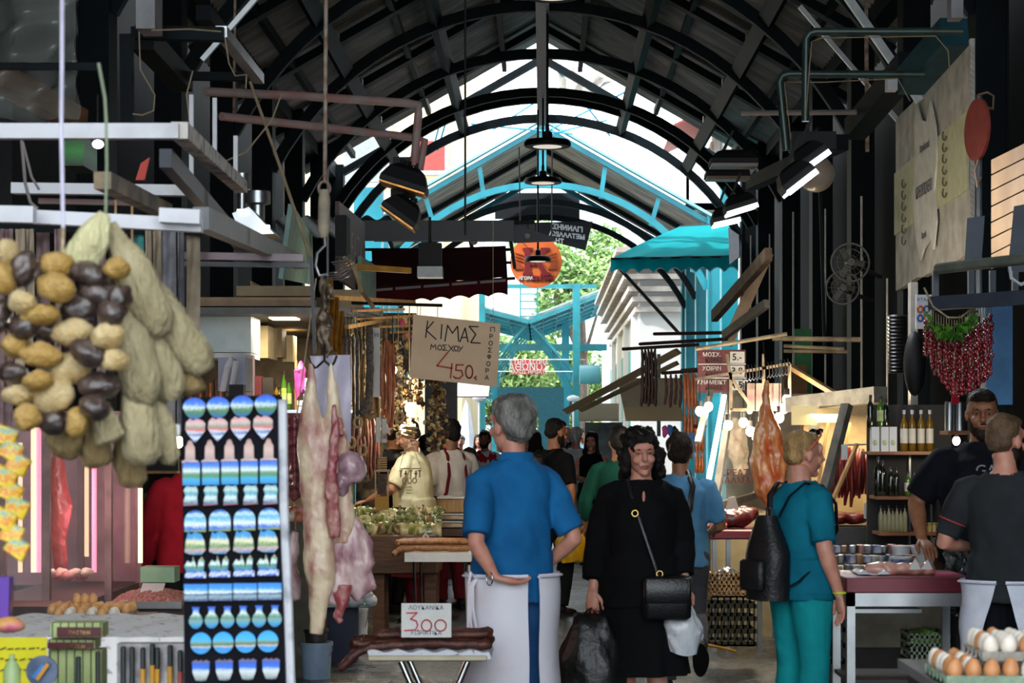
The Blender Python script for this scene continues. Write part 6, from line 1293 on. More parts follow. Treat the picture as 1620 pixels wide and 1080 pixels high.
mb = meat([[(492, 572, 4), (492, 595, 7), (491, 630, 12), (492, 665, 19), (497, 705, 27), (500, 745, 27), (501, 800, 22), (504, 850, 24), (506, 900, 26), (507, 930, 20), (503, 965, 14), (500, 1003, 11)],
           [(524, 574, 4), (525, 605, 7), (528, 640, 11), (527, 680, 17), (520, 720, 20), (516, 745, 22)],
           [(496, 700, 20), (520, 720, 20, .02), (522, 760, 17, .03), (530, 800, 16, .03)], [(533, 650, 6), (539, 700, 13, .01), (542, 760, 14, .02), (546, 815, 16, .02), (542, 860, 14, .02)]], Yl, flat=.75)
remesh(mb, .007, 3, .006, 22).build('body', FLESH, la, smooth=80)
mb = meat([[(528, 790, 10, .03), (540, 830, 24, .03), (552, 870, 34, .03), (560, 905, 38, .04), (575, 925, 30, .04), (592, 918, 14, .04)], [(535, 900, 20, .03), (530, 935, 20, .02), (520, 955, 12, .01)], [(560, 905, 26, .03), (575, 860, 18, .04), (552, 820, 14, .03)]], Yl, flat=.35)
remesh(mb, .007, 3, .006, 26, 3).build('forequarter', FLESHM, la, smooth=80)
mb = MB().ell(P(556, 738, Yl), (sz(24, Yl), .045, sz(28, Yl)), Matrix.Rotation(-.5, 3, 'Y')).ell(P(540, 765, Yl), (sz(14, Yl), .035, sz(20, Yl)))
remesh(mb, .007, 3, .008, 30, 5).build('flank_flap', M('dark_mauve_flesh', '#7c5a66', '#b8969a', rough=.35, scale=16, coat=.3), la, smooth=80)
mb = meat([[(528, 640, 4, -.05), (530, 670, 7, -.06), (527, 720, 8, -.07), (524, 760, 9, -.07), (527, 800, 11, -.05), (530, 850, 10, -.04)], [(536, 660, 5, -.02), (540, 690, 7, -.03)], [(462+60, 760, 6, -.06), (516, 790, 5, -.07)]], Yl, flat=.6)
remesh(mb, .006, 2, .006, 40, 6).build('cut_edge', FLESHR, la, smooth=80)
mb = meat([[(545, 925, 12), (545, 950, 8), (532, 975, 7), (540, 985, 6)], [(535, 935, 9), (540, 960, 7), (536, 978, 5)]], Yl, flat=.7); remesh(mb, .006, 2, .004, 40, 8).build('foreleg', FLESHR, la, smooth=80)
# second cut behind at the left
l2 = thing('rib_cut', 'dark red rack of ribs hanging between the magnet board and the carcass', 'meat cut', P(465, 930, 8.3))
mb = MB()
for i in range(9): mb.tube([P(452+i*.5, 668+i*13, 8.25), P(466, 662+i*13, 8.2), P(480, 668+i*13, 8.26)], [.012, .018, .014], 8)
mb.v += []; m2 = meat([[(470, 655, 10), (462, 690, 17), (464, 730, 20), (462, 770, 20), (474, 788, 12)]], 8.3, flat=.5); mb._a(m2.v, m2.f)
remesh(mb, .007, 1, .003, 30).build('ribs', M('dark_red_ribs', '#5c1c24', '#8c4a4c', rough=.35, scale=10, coat=.3, stretch=(1, 1, 4)), l2, smooth=80)
MB().cyl(P(470, 655, 8.3), P(500, 440, 8.3), .003, 5).build('cord', ROPE, l2)
mb = meat([[(468, 840, 6), (462, 870, 12), (456, 895, 14), (466, 925, 12), (470, 950, 6)]], 8.35, flat=.7); remesh(mb, .007, 3, .005, 26, 4).build('shank', FLESHM, l2, smooth=80)
MB().cyl(P(468, 842, 8.35), P(464, 780, 8.3), .003, 5).build('tendon', FLESHR, l2)
# ---- buckets, crate, small table below
Yb2 = 12.8
def bucket(label, px0, px1, py, Y_, m, h_, name='bucket'):
    c = Vector((XP((px0+px1)/2, Y_), Y_+.12, 0)); r = sz((px1-px0)/2, Y_); zt_ = ZP(py, Y_); r_ = thing(name, label, 'bucket', (c.x, c.y, zt_-h_))
    MB().lathe([(r*.86, 0), (r*.97, h_*.9), (r*1.04, h_*.9), (r*1.04, h_), (r*.95, h_), (r*.84, .01)], (c.x, c.y, zt_-h_), 28).build('pail', m, r_); MB().tube([(c.x+r*1.03*math.cos(a), c.y+r*.9*math.sin(a)*.4-.02, zt_-.03-h_*.45*abs(math.sin(a))) for a in [PI+PI*i/14 for i in range(15)]], .003, 6).build('handle', STAIN, r_); return r_, c, zt_
bucket('pale blue plastic bucket under the hanging carcass', 471, 523, 1018, 12.9, M('pale_blue_plastic', '#8fa5bd', '#7d93ab', rough=.4), ZP(1018, 12.9))
r_ = thing('pot', 'dark pot with a grey rim sitting on the pale blue bucket', 'pot', P(497, 1018, 12.9)); MB().lathe([(sz(17, 12.9), 0), (sz(18, 12.9), .06), (sz(20, 12.9), .065), (sz(20, 12.9), .085), (sz(17, 12.9), .085), (sz(16, 12.9), .03)], Vector((XP(497, 12.9), 13.02, ZP(1018, 12.9))), 24).build('bowl', M('dark_pot', '#1d1c1c', '#3a3836', rough=.5), r_)
r_ = thing('wash_table', 'low pale table with white wrapped packages behind the carcass', 'table', (XP(550, 13.8), 14, 0)); MB().rbox((XP(548, 13.8), 14, ZP(958, 13.8)), (sz(78, 13.8), .4, .03), .02).build('tabletop', M('pale_green_top', '#a8bcb8'), r_)
MB().bb((XP(515, 13.8), 13.9, 0), (XP(560, 13.8), 14.15, ZP(962, 13.8))).build('dark_base', M('navy_crate', '#0f1a33', '#162340', rough=.6), r_)
for i, (x, y, w_) in enumerate(((578, 940, 18), (560, 950, 22), (587, 950, 14))):
    solo(MB().ell(P(x, y, 13.75), (sz(w_/1.3, 13.8), .06, sz(9, 13.8))).noise(.012, 18, i), 'wrapped_package', WHPL, ('white wrapped bundle on top of the low pale table', 'flat white parcel on the low pale table', 'crumpled white bag end on the low pale table')[i], 'package', smooth=80)
bucket('white bucket under the low pale table by the butcher block leg', 556, 580, 960, 14.4, WHITEPL, ZP(960, 14.4)-.2 if False else .35)
# ---- nearer left counter: cloth, eggs, knives, snack boxes
tb = thing('counter', 'low front counter at the bottom left under a printed white cloth', 'counter', (XP(150, 7.6), 7.6, 0)); zc = ZP(1008, 6.6)
MB().bb((XP(-60, 6.6), 6.6, 0), (XP(294, 6.6), 7.35, zc-.005)).build('counter_body', M('counter_dark', '#2c2624', '#1f1b1a'), tb)
CLO = M('printed_white_cloth', '#f0ecea', '#a49a9c', rough=.85, scale=26, lo=.6, hi=.68)
solo(MB().grid(lambda u, v: Vector((XP(-60+356*u, 6.58), (6.58+.8*(1-min(1, v*1.6))) if v < .625 else 6.57-.012*math.sin(u*44), zc+.004+.004*math.sin(u*30+v*9) if v < .625 else zc-.16*(v-.625)/.375*(1+.3*math.sin(u*21)))), 60, 16, t=.004), 'tablecloth', CLO, 'white cloth with a grey print over the low front counter', 'tablecloth', smooth=70)
def egg_mesh(c, k=1.0, R=None):
    mb = MB(); R = R or Matrix.Identity(3); prof = []
    for i in range(11):
        a = PI*i/10; z = -math.cos(a)*.029; r = math.sin(a)*.0215*(1-.12*math.cos(a)*-1 if False else 1+.12*math.cos(a)); prof.append((r*k, z*k))
    return mb.lathe(prof, c, 14, R)
EGGB = M('brown_egg', '#b87a4c', '#c98c5c', rough=.5, scale=30); EGGT = M('tan_egg', '#c9925c', '#d6a670', rough=.5, scale=30); EGGW = M('white_egg', '#e2d8cc', '#d6cabb', rough=.5, scale=30); TRAYM = M('pulp_tray', '#a39d94', '#8f897f', rough=.95, scale=30, bump=.5, bscale=90)
def egg_tray(label, o, nx, ny, sp=.048, m=TRAYM, d=.03):
    r_ = thing('egg_tray', label, 'egg tray', o)
    mb = MB().grid(lambda u, v: Vector(o)+Vector((-.02+(nx*sp)*u, -.02+(ny*sp)*v, .012+.013*math.cos(u*nx*2*PI+PI)*math.cos(v*ny*2*PI+PI)-(.0))), nx*6, ny*6, t=.004)
    mb.bb((o[0]-.022, o[1]-.022, o[2]), (o[0]+nx*sp-.018, o[1]-.018, o[2]+.024)); mb.build('pulp_tray', m, r_, smooth=60); return r_
def eggs(o, nx, ny, where, mats, group, sp=.048, seed=0, k=1.0, skip=()):
    rnd = random.Random(seed); src = {}
    for j in range(ny):
        for i in range(nx):
            if (i, j) in skip: continue
            m_ = mats(i, j, rnd); c = Vector(o)+Vector((-.02+sp*(i+.5), -.02+sp*(j+.5), .038+rnd.uniform(-.001, .002)))
            nm = {'brown_egg': 'brown', 'tan_egg': 'tan', 'white_egg': 'white'}[m_.name]
            lb = '%s egg %s, %s row from the front, %s from the left' % (nm, where, ORD[j], ORD[i])
            rot = (rnd.uniform(-.15, .15), rnd.uniform(-.15, .15), rnd.uniform(0, 6))
            if m_.name not in src: e = egg_mesh(Vector((0, 0, 0)), k).build('egg', m_, None, origin=(0, 0, 0), smooth=80); e.location = c; e.rotation_euler = rot; setp(e, lb, 'egg', group); src[m_.name] = e
            else: dup(src[m_.name], c, rot, lb, group)
o = (XP(80, 9), 9.0, ZP(968, 9)); zt9 = o[2]
solo(MB().bb((XP(60, 9), 8.97, 0), (XP(225, 9), 9.35, zt9-.03)), 'egg_box', M('pulp_tray'), 'stack of grey pulp trays under the tan eggs', 'egg box')
egg_tray('top grey pulp tray full of tan eggs at the lower left', (o[0], o[1], zt9-.028), 8, 4); eggs((o[0], o[1], zt9-.028), 8, 4, 'in the lower left tray', lambda i, j, r: EGGT, 'tan eggs in the lower left tray', seed=3)
for i in range(3): 
    c = (XP(118+i*13, 9.06), 9.10, zt9+.05); e = egg_mesh(Vector(c)).build('egg', EGGT, None, smooth=80); setp(e, 'tan egg lying on top of the lower left tray, %s from the left' % ORD[i], 'egg', 'tan eggs lying on top')
egg_tray('lower pulp tray with white eggs showing at its edge', (XP(90, 8.7), 8.7, ZP(985, 8.7)), 6, 3)
eggs((XP(90, 8.7), 8.7, ZP(985, 8.7)), 6, 2, 'in the lower edge tray', lambda i, j, r: EGGW if i % 2 else EGGT, 'mixed eggs in the lower edge tray', seed=5)
# knives with black and yellow handles in a holder
solo(pbox(185, 1018, 292, 1120, 5.62, .05), 'knife_board', M('speckled_card', '#c3bfc0', '#8c8688', rough=.8, scale=20), 'pale speckled board the knives are pinned on at the bottom left', 'board')
for i, (x, y0, col) in enumerate(((195, 1022, 'b'), (209, 1023, 'b'), (226, 1024, 'y'), (241, 1018, 'y'), (249, 1024, 'y'), (269, 1020, 'y'), (285, 1028, 'r'), (124, 1038, 'b'), (155, 1030, 'b'))):
    Y_ = 5.6; r_ = thing('knife', '%s knife standing handle up at the bottom left, %s from the left' % ({'b': 'all-black', 'y': 'black and yellow', 'r': 'black and red'}[col], ORD[(i+2) if i < 7 else i-7]), 'knife', P(x, 1090, Y_), group='knives at the bottom left')
    h1 = 34 if col != 'b' else 70
    MB().rbox(P(x, y0+h1/2, Y_), (sz(8, Y_), .014, sz(h1, Y_)), .005).build('handle', M('black_handle', '#15201e', rough=.4), r_)
    if col != 'b': MB().rbox(P(x, y0+h1+18, Y_), (sz(8, Y_), .012, sz(38, Y_)), .004).build('handle_end', M({'y': 'yellow_handle', 'r': 'red_handle'}[col], {'y': '#c88f1c', 'r': '#a03a2c'}[col], rough=.4), r_)
    MB().prism([(-.006, 0), (.006, 0), (.005, -.05), (0, -.06), (-.006, -.05)], P(x, y0+h1+(36 if col != 'b' else 0), Y_), t=.0015).build('blade', CHROME, r_)
# snack boxes: green and maroon striped
GRB = banded('stick_pack_green', [(0, '#b8c47a'), (.12, '#2c4a20'), (.16, '#c8cf8c'), (.45, '#b3bf78'), (.5, '#2c4a20'), (.54, '#c8cf8c'), (1, '#b8c47a')], axis=0, amt=.0, rough=.5); MAR = M('maroon_label', '#5c1522', '#4a101c', rough=.5)
for i, (x0_, y0, x1_, y1, lb) in enumerate(((80, 985, 162, 1008, 'upper striped green box with a maroon label at the bottom left'), (75, 1012, 150, 1026, 'middle striped green box with a maroon label'), (76, 1028, 160, 1090, 'lowest striped green box behind the black knife handles'))):
    Y_ = 5.7+.02*i; r_ = thing('snack_box', lb, 'box', P((x0_+x1_)/2, y1, Y_+.04), group='striped green boxes at the bottom left'); pbox(x0_, y0, x1_, y1, Y_, .08).build('box_body', M('pale_green_box', '#b5bf80', '#9aa568'), r_, smooth=0)
    n = 7
    for j in range(n): x = x0_+3+(x1_-x0_-6)*j/(n-1); MB().bb(P(x-1, y0-.5, Y_-.004), P(x+1, y1+.5, Y_)+Vector((0, .02, 0))).build('stripe', M('dark_green_ink'), r_, smooth=0)
    if i < 2: pbox(x0_+10 if i == 0 else x0_, y0+7 if i == 0 else y0+4, x1_-2, y1-1, Y_-.008, .004).build('maroon_band', MAR, r_, smooth=0); text('ΠΑΣΤΕΛΙ', 'lettering', M('gold_metal'), r_, P((x0_+x1_)/2+5, (y0+y1)/2+4, Y_-.0095), (1, 0, 0), (0, 0, 1), sz(8, Y_), .001)
yc_ = thing('yellow_card', 'yellow handwritten price card at the bottom left corner', 'price card', P(30, 1080, 5.5)); pbox(-10, 1008, 74, 1090, 5.5, .004).build('card', M('fluorescent_yellow_card', '#d8cf10', '#cfc410', rough=.7), yc_, smooth=0)
rnd = random.Random(2); ls = []
mb = MB()
for r0 in range(3):
    x = 0
    while x < 66:
        x1 = x+rnd.uniform(4, 10); mb.bar(P(x, 1026+r0*17+rnd.uniform(-1.5, 1.5), 5.497), P(x1, 1025+r0*17+rnd.uniform(-1.5, 1.5), 5.497), .0035, .002, up=(0, 1, 0)); x = x1+rnd.uniform(2, 5)
mb.build('handwriting', INK, yc_, smooth=0)
r_ = thing('peeler_blister', 'round blue-grey disc package in front of the yellow card', 'package', P(66, 1078, 5.3)); MB().cyl(P(66, 1062, 5.3), P(66, 1062, 5.3)+Vector((0, .012, 0)), sz(25, 5.3), 32).build('disc', M('blue_grey_pack', '#53617c', '#3c4a66', rough=.3, scale=20), r_)
MB().bar(P(52, 1072, 5.29), P(70, 1052, 5.29), .012, .003, up=(0, 1, 0)).build('blue_tool', M('bright_blue', '#2f7ac0'), r_); MB().bar(P(58, 1075, 5.285), P(76, 1050, 5.285), .01, .003, up=(0, 1, 0)).build('yellow_tool', M('mustard_card'), r_)
solo(pbox(-10, 912, 14, 1000, 5.2, .05).noise(.01, 14), 'toy_packet', M('purple_packet', '#5a2a9a', '#d0662a', rough=.4, scale=9, lo=.5, hi=.55), 'purple and orange packet at the left edge', 'packet')
solo(MB().cyl(P(16, 925, 5.25), P(15, 978, 5.25), .009, 10), 'bottle_brush', M('black_handle'), 'dark green handle beside the purple packet', 'brush')
solo(MB().ell(P(12, 988, 5.2), (.045, .03, .02)).noise(.006, 30), 'toy_flower', M('yellow_pink', '#dcb81c', '#c25a7c', rough=.5, scale=12), 'yellow and pink trinket at the left edge', 'trinket', smooth=80)
r_ = thing('bottle', 'clear plastic bottle with a green print at the bottom left corner', 'bottle', P(20, 1085, 5.2)); MB().lathe([(.022, 0), (.023, .05), (.014, .07), (.008, .078), (.008, .09)], P(19, 1090, 5.2), 18).build('body', M('clear_green_pet', '#9fbf90', rough=.15, alpha=.6), r_)
# ---- glass meat case with pink and cream tubes
gc = thing('meat_case', 'tall glass meat case lit by pink and cream tubes at the far left', 'display case', (XP(100, 10.3), 10.4, 0))
FR = M('case_frame_pinkish', '#8a6a66', '#6e5552', rough=.4, metal=.3); GL = M('case_glass', '#d8d0d4', rough=.05, alpha=.14, spec=.8)
MB().bb((XP(-60, 9.6), 9.6, 0), (XP(226, 11.3), 11.3, ZP(925, 11.0))).build('base', M('case_base', '#5a4442', '#453432'), gc)
posts = ((4, 9.4), (74, 9.5), (172, 10.2), (220, 11.2), (128, 11.25))
for x, Y_ in posts: MB().bar((XP(x, Y_), Y_, ZP(950, Y_)), (XP(x, Y_), Y_, ZP(650, Y_)), .035, .035).build('corner_post', FR, gc, smooth=0)
MB().bb((XP(-60, 11.3), 11.28, ZP(925, 11.3)), (XP(222, 11.3), 11.32, ZP(650, 11.3))).build('back_panel', M('pink_back_panel', '#9c7478', '#86626a', rough=.4), gc)
for (xa, Ya), (xb, Yb) in ((posts[0], posts[1]), (posts[1], posts[2]), (posts[2], posts[3])): MB().loft([[P(xa, 950, Ya), P(xb, 950, Yb), P(xb, 655, Yb), P(xa, 655, Ya)], [p+Vector((.004, .006, 0)) for p in (P(xa, 950, Ya), P(xb, 950, Yb), P(xb, 655, Yb), P(xa, 655, Ya))]]).build('glass_pane', GL, gc, smooth=0)
for i, (x, y0, y1, Y_, m_, col) in enumerate(((53, 668, 905, 9.7, M('cream_tube', '#ffd9b0', emit=1.5), (1, .8, .6)), (61, 672, 905, 9.72, M('pink_tube', '#ff8aa8', emit=1.3), (1, .5, .6)), (149, 738, 905, 10.3, M('pink_tube'), (1, .5, .6)), (137, 705, 880, 11.1, M('dim_tube_and_reflection', '#ffd8ae', emit=.8), None), (222, 772, 890, 11.0, M('cream_tube'), None), (32, 700, 905, 10.9, M('dim_tube_and_reflection'), None))):  # the dim rod beside the lone pink tube paints a tube's reflection
    MB().cyl(P(x, y0, Y_), P(x, y1, Y_), .013, 10).build('light_tube', m_, gc, kind=None)
    if col:
        L_ = bpy.data.lights.new('tube_light', 'POINT'); L_.energy = 5; L_.color = col; L_.shadow_soft_size = .15; l_ = bpy.data.objects.new('tube_light', L_); COL.objects.link(l_); l_.parent = gc; l_.location = P(x+12, (y0+y1)/2, Y_+.25)-ORG[gc.name]
RAW = M('raw_meat_red', '#8e2420', '#b8554a', rough=.35, scale=16, lo=.45, hi=.75, det=6, bump=.25, bscale=60, coat=.3); RAWP = M('raw_meat_pink', '#cf8a84', '#b0524e', rough=.4, scale=20, lo=.45, hi=.7, coat=.2); FAT = M('meat_fat', '#e2cdb4', '#c98a78', rough=.4, scale=12, lo=.5, hi=.75, coat=.2)
mb = meat([[(92, 715, 8), (90, 760, 16), (98, 800, 17), (92, 850, 14), (96, 890, 12), (92, 920, 6)]], 10.6, flat=.6); solo(remesh(mb, .009, 2, .008, 22), 'hanging_meat', RAW, 'red side of meat hanging inside the pink-lit glass case', 'meat cut', smooth=80)
for i in range(7):
    c = P(78+i*10, 905+6*(i % 2), 10.1+.05*(i % 3)); solo(MB().ell(c, (.035, .04, .022)).noise(.008, 30, i), 'meat_chop', RAWP if i % 2 else FAT, 'pale meat piece on the floor of the pink-lit case, %s from the left' % ORD[i], 'meat', 'meat pieces in the pink-lit case', smooth=80)
# minced meat tray and price card
r_ = thing('meat_tray', 'long steel tray of minced meat in front of the mint box', 'tray', P(228, 960, 9.9)); z0 = ZP(962, 9.9)
MB().rbox((XP(228, 9.9), 10.15, z0+.01), (sz(118, 9.9), .5, .02), .02).bb((XP(168, 9.9), 9.88, z0), (XP(288, 9.9), 9.9, z0+.035)).build('tray', STAIN, r_)
MB().bb((XP(172, 9.9), 9.95, 0), (XP(285, 9.9), 10.35, z0)).build('stand', M('case_base'), r_)
solo(MB().grid(lambda u, v: (XP(172+112*u, 9.9), 9.93+.44*v, z0+.022+.055*math.sin(PI*u)**.4*math.sin(PI*v)**.5), 60, 30).noise(.012, 60, 3), 'minced_meat', M('minced_meat', '#b8665a', '#e0a898', rough=.5, scale=70, lo=.4, hi=.6, bump=.8, bscale=200), 'mound of minced meat on the long steel tray', 'meat', kind='stuff', smooth=80)
r_ = thing('price_card', 'small white price card lying on the minced meat', 'price card', P(230, 942, 10.0)); MB().box((XP(232, 9.95), 10.1, z0+.085), (.115, .09, .003), R=Matrix.Rotation(.5, 3, 'X')).build('card', PAPER, r_)
solo(pbox(222, 897, 276, 921, 10.5, .16), 'mint_box', M('mint_plastic', '#93b894', '#7fa682', rough=.5), 'mint green box behind the minced meat', 'box')
# little shelf with jars right of the case
sh = thing('shelf_unit', 'dim wooden shelf with jars between the glass case and the red T-shirt', 'shelf', (XP(248, 12), 12.15, 0))
for y in (745, 804, 862): pbox(222, y, 280, y+4, 12, .3).build('shelf_board', PWOOD, sh, smooth=0)
pbox(218, 700, 282, 1000, 12.32, .04).build('back', M('dark_board', '#1c1512'), sh, smooth=0)
for i in range(7):
    c = Vector((XP(226+i*8.5, 12.1), 12.12, ZP(862, 12.1))); solo(MB().lathe([(.016, 0), (.017, .06), (.012, .07), (.012, .085)], c, 14), 'jar', M('foil_bag') if i % 2 else M('herb_jar', '#4a4a24', '#8a8458', rough=.2, scale=18), 'small jar on the lowest dim shelf, %s from the left' % ORD[i], 'jar', 'jars on the dim shelf')
for i in range(6):
    x = 228+i*8.5; solo(pbox(x, 772 if i % 2 else 780, x+6.5, 804, 12.05, .06), 'small_box', [M('olive_box', '#5a5a3a'), M('blue_box', '#1f4a9a'), M('cream_box', '#a89a7c')][i % 3], 'small box on the middle dim shelf, %s from the left' % ORD[i], 'box', 'boxes on the dim shelf')
for i in range(5):
    solo(MB().tube([P(228+i*9, 830, 11.9), P(232+i*9, 835, 11.85), P(240+i*9, 826, 11.85)], .02, 8).noise(.004, 30), 'silver_packet', M('foil_bag'), 'shiny silver packet over the leafy greens, %s from the left' % ORD[i], 'packet', 'silver packets over the greens', smooth=80)
solo(MB().grid(lambda u, v: (XP(222+58*u, 11.8), 11.75+.25*v, ZP(890, 11.8)+.15*math.sin(PI*u)**.3+.02*math.sin(u*40)), 30, 8, t=.05).noise(.03, 22, 2), 'herb_bunches', M('dark_herbs', '#3a4426', '#6a6c40', rough=.7, scale=40, bump=.8), 'mass of dark green herbs below the silver packets', 'herbs', kind='stuff')
# hanging fabric and goods behind the sponges
STR = [M('pinkish_fabric', '#a88a8a', '#6e5858', rough=.8, scale=14), M('teal_fabric', '#4a9a94', '#2f6f6c', rough=.8), M('grey_fabric', '#8f8c92', '#5c5a60', rough=.8), M('dark_plum', '#3a262c', '#2a1c20', rough=.8), M('cream_fabric', '#bfae98', '#99886f', rough=.8)]
rnd = random.Random(8); i = 0; x = -6
while x < 300:
    w_ = rnd.uniform(9, 22); y1 = rnd.uniform(560, 720); Y_ = 8.0+rnd.uniform(0, .6)
    mb = MB().grid(lambda u, v: P(x+w_*u, 362+(y1-362)*v, Y_)+Vector((0, .012*math.sin(u*6+v*5), 0)), 5, 10, t=.004); solo(mb, 'hanging_cloth', STR[rnd.choice([0, 0, 2, 3, 3, 1, 4, 3])], 'strip of cloth hanging behind the sponges and loofahs, %s from the left' % (ORD[i] if i < 20 else 'last'), 'cloth', 'cloth strips behind the sponges', smooth=70); x += w_+rnd.uniform(1, 8); i += 1
solo(MB().bar(P(-20, 360, 8.3), P(330, 366, 8.3), .03, .03), 'cloth_rail', STEEL, 'rail the cloth strips hang from', 'rail', smooth=0)
r_ = thing('hang_tag', 'small white tag hanging beside the loofah tips', 'tag', P(273, 692, 4.6)); MB().prism([(-.017, .016), (.017, .016), (.017, -.008), (0, -.018), (-.017, -.008)], P(273, 682, 4.6), t=.002).build('card', PAPER, r_, smooth=0); MB().cyl(P(273, 671, 4.6), P(276, 560, 4.6), .001, 4).build('thread', ROPE, r_)
bulb('glowing bulb just left of the magnet board', 282, 699, 9.0, .024, 3, 640)
# ---- lit shop with white cabinet behind
shp = thing('shop', 'lit shop front with cream fascia boards and a pale blue panel, left of the salamis', 'shop', (XP(400, 16), 17, 0))
WARM = M('warm_cream_wall', '#d8c49a', '#c9b386', rough=.6); FASC = M('peach_fascia', '#b89a7c', '#a6896c', rough=.6); PBL = M('pale_blue_panel', '#bccdd6', '#adc0ca', rough=.45)
pbox(300, 500, 397, 557, 16, .5).build('cabinet_panel', PBL, shp); pbox(302, 558, 397, 566, 15.98, .5).build('white_rail', WHITEP, shp)
pbox(296, 470, 492, 484, 15.6, .4).build('fascia', FASC, shp); pbox(374, 452, 492, 468, 15.9, .3).build('upper_fascia', M('cream_fascia', '#cdb48c', '#bda47c'), shp); pbox(290, 486, 600, 496, 15.5, .4).build('front_beam', M('grey_steel'), shp)
pbox(520, 458, 570, 486, 15.8, .3).build('fascia_end', M('cream_fascia'), shp)
pbox(388, 562, 400, 700, 15.9, .1).build('corner_post', M('pinkish_steel'), shp)
MB().bb((XP(296, 20), 20, 0), (XP(560, 20), 20.1, ZP(470, 20))).build('back_wall', M('shop_back_wall', '#7a6a54', '#5f5140', rough=.7), shp)
MB().bb((XP(396, 17), 17, ZP(520, 17)), (XP(398, 17), 20, ZP(500, 17)+.3)).build('side_wall', WARM, shp); pbox(398, 515, 424, 566, 17.2, .6).build('lit_panel', WARM, shp); pbox(425, 520, 446, 565, 17.8, .3).build('cupboard', M('brown_cupboard', '#8f7c60', '#7d6b50'), shp); pbox(447, 530, 463, 572, 18.2, .3).build('lit_panel', WARM, shp)
MB().bb((XP(296, 16), 16, ZP(496, 16)), (XP(520, 16), 20, ZP(492, 16)+.03)).build('shop_ceiling', M('shop_ceiling', '#6a5c4a'), shp)
for i, (x, y, Y_) in enumerate(((450, 503, 16.6), (468, 519, 18.6))):
    r_ = thing('ceiling_lamp', ('nearer', 'farther')[i]+' warm strip lamp on the ceiling of the lit shop', 'lamp', P(x, y, Y_), group='strip lamps in the lit shop'); MB().box(P(x, y, Y_), (.22, .3, .02)).build('diffuser', M('warm_strip_glow', '#fff0cc', emit=9), r_)
    L_ = bpy.data.lights.new('strip_light', 'AREA'); L_.energy = 22; L_.size = .3; L_.color = (1, .85, .6); l_ = bpy.data.objects.new('strip_light', L_); COL.objects.link(l_); l_.parent = r_; l_.location = (0, 0, -.03)
for y, z_ in ((648, 17.0),): pbox(400, y, 560, y+5, z_-.2, .5).build('glass_shelf', CHROME, shp, smooth=0); pbox(400, y+5, 560, y+14, z_+.2, .1).build('shelf_edge', PWOOD, shp)
for i, x in enumerate((398, 466)): pbox(x, 570, x+4, 760, 17.1, .05).build('shelf_post', PWOOD, shp)
def bottle(label, c, r, h, m, cap, lab=None, group=None, seg=16, name='bottle', lz=(.2, .55), sh=.62):
    c = Vector(c); r_ = thing(name, label, 'bottle', c, group=group)
    MB().lathe([(r*.9, 0), (r, h*.03), (r, h*sh), (r*.75, h*(sh+.1)), (r*.36, h*(sh+.18)), (r*.33, h*.93), (r*.4, h*.93), (r*.4, h*.95)], c, seg).build('glass_body', m, r_, smooth=50)
    MB().lathe([(r*.42, h*.9), (r*.42, h), (r*.3, h)], c, seg).build('cap', cap, r_)
    if lab: MB().lathe([(r*1.015, h*lz[0]), (r*1.015, h*lz[1])], c, seg, cap=False).build('paper_label', lab, r_)
    return r_
DKG = M('dark_bottle_glass', '#11160f', '#1a2014', rough=.08, spec=.8); AMB = M('oil_amber_glass', '#7a5a14', '#5c420c', rough=.1, spec=.8); GRG = M('green_bottle_glass', '#3f6a1c', '#2f5414', rough=.1, spec=.8); CLR = M('clear_oil_glass', '#a8a892', '#7d7c50', rough=.1, alpha=.75, scale=6); CAPB = M('black_cap', '#141414', rough=.4); LABW = M('white_label', '#d6d2c8', '#c0bcb0', rough=.6); LABG = M('lime_label', '#8fae2c', '#d8dcc8', rough=.6, scale=9)
zz = ZP(648, 17.0); 
solo(pbox(401, 595, 414, 648, 16.9, .15), 'wine_box', M('maroon_box', '#5a1620', '#4a1018'), 'maroon wine box on the lit shop shelf', 'box'); solo(pbox(415, 597, 432, 648, 16.9, .15), 'wine_box', M('dark_box', '#1f1814', '#33261c'), 'dark wine box next to the maroon one on the lit shop shelf', 'box')
for i, (x, h_, m_) in enumerate(((437, 40, AMB), (441, 36, AMB), (449, 62, GRG), (456, 48, GRG), (444, 30, DKG))): bottle('bottle on the lit shop shelf beside the wine boxes, %s from the left' % ORD[i], (XP(x, 17), 17.0+.05*(i % 2), zz), sz(4.5, 17), sz(h_, 17), m_, CAPB, LABG if i > 1 else None, 'bottles on the lit shop shelf')
solo(MB().ell(P(475, 600, 17), (.05, .04, .16)).noise(.04, 14), 'orchid', M('magenta_petals', '#c83aa0', '#e06ab8', rough=.6), 'magenta orchid spray on the lit shop shelf', 'flower')
for i, (x, y, w_, h_) in enumerate(((482, 598, 10, 25), (470, 633, 16, 15), (480, 623, 12, 12))): solo(pbox(x, y, x+w_, y+h_, 16.85, .1), 'white_carton', banded('white_blue_carton', [(0, '#dfe4ee'), (.3, '#d8dde8'), (.38, '#2a4aa0'), (.5, '#dfe4ee'), (1, '#e0e4ea')], nscale=3, amt=.1), 'white and blue carton near the orchid, %s' % ('tall one', 'low front one', 'small upper one')[i], 'carton', 'white cartons near the orchid')
rnd = random.Random(3)
for i in range(12): solo(MB().cyl(P(300+i*8, 600+rnd.uniform(0, 10), 15.9+.1*(i % 2)), P(300+i*8, 640, 15.9+.1*(i % 2)), .012, 8), 'hanging_sausage', SAUS if i % 2 else SAUO, 'small sausage in the shop window behind the magnet board, %s from the left' % ORD[i], 'sausage', 'sausages in the shop window')
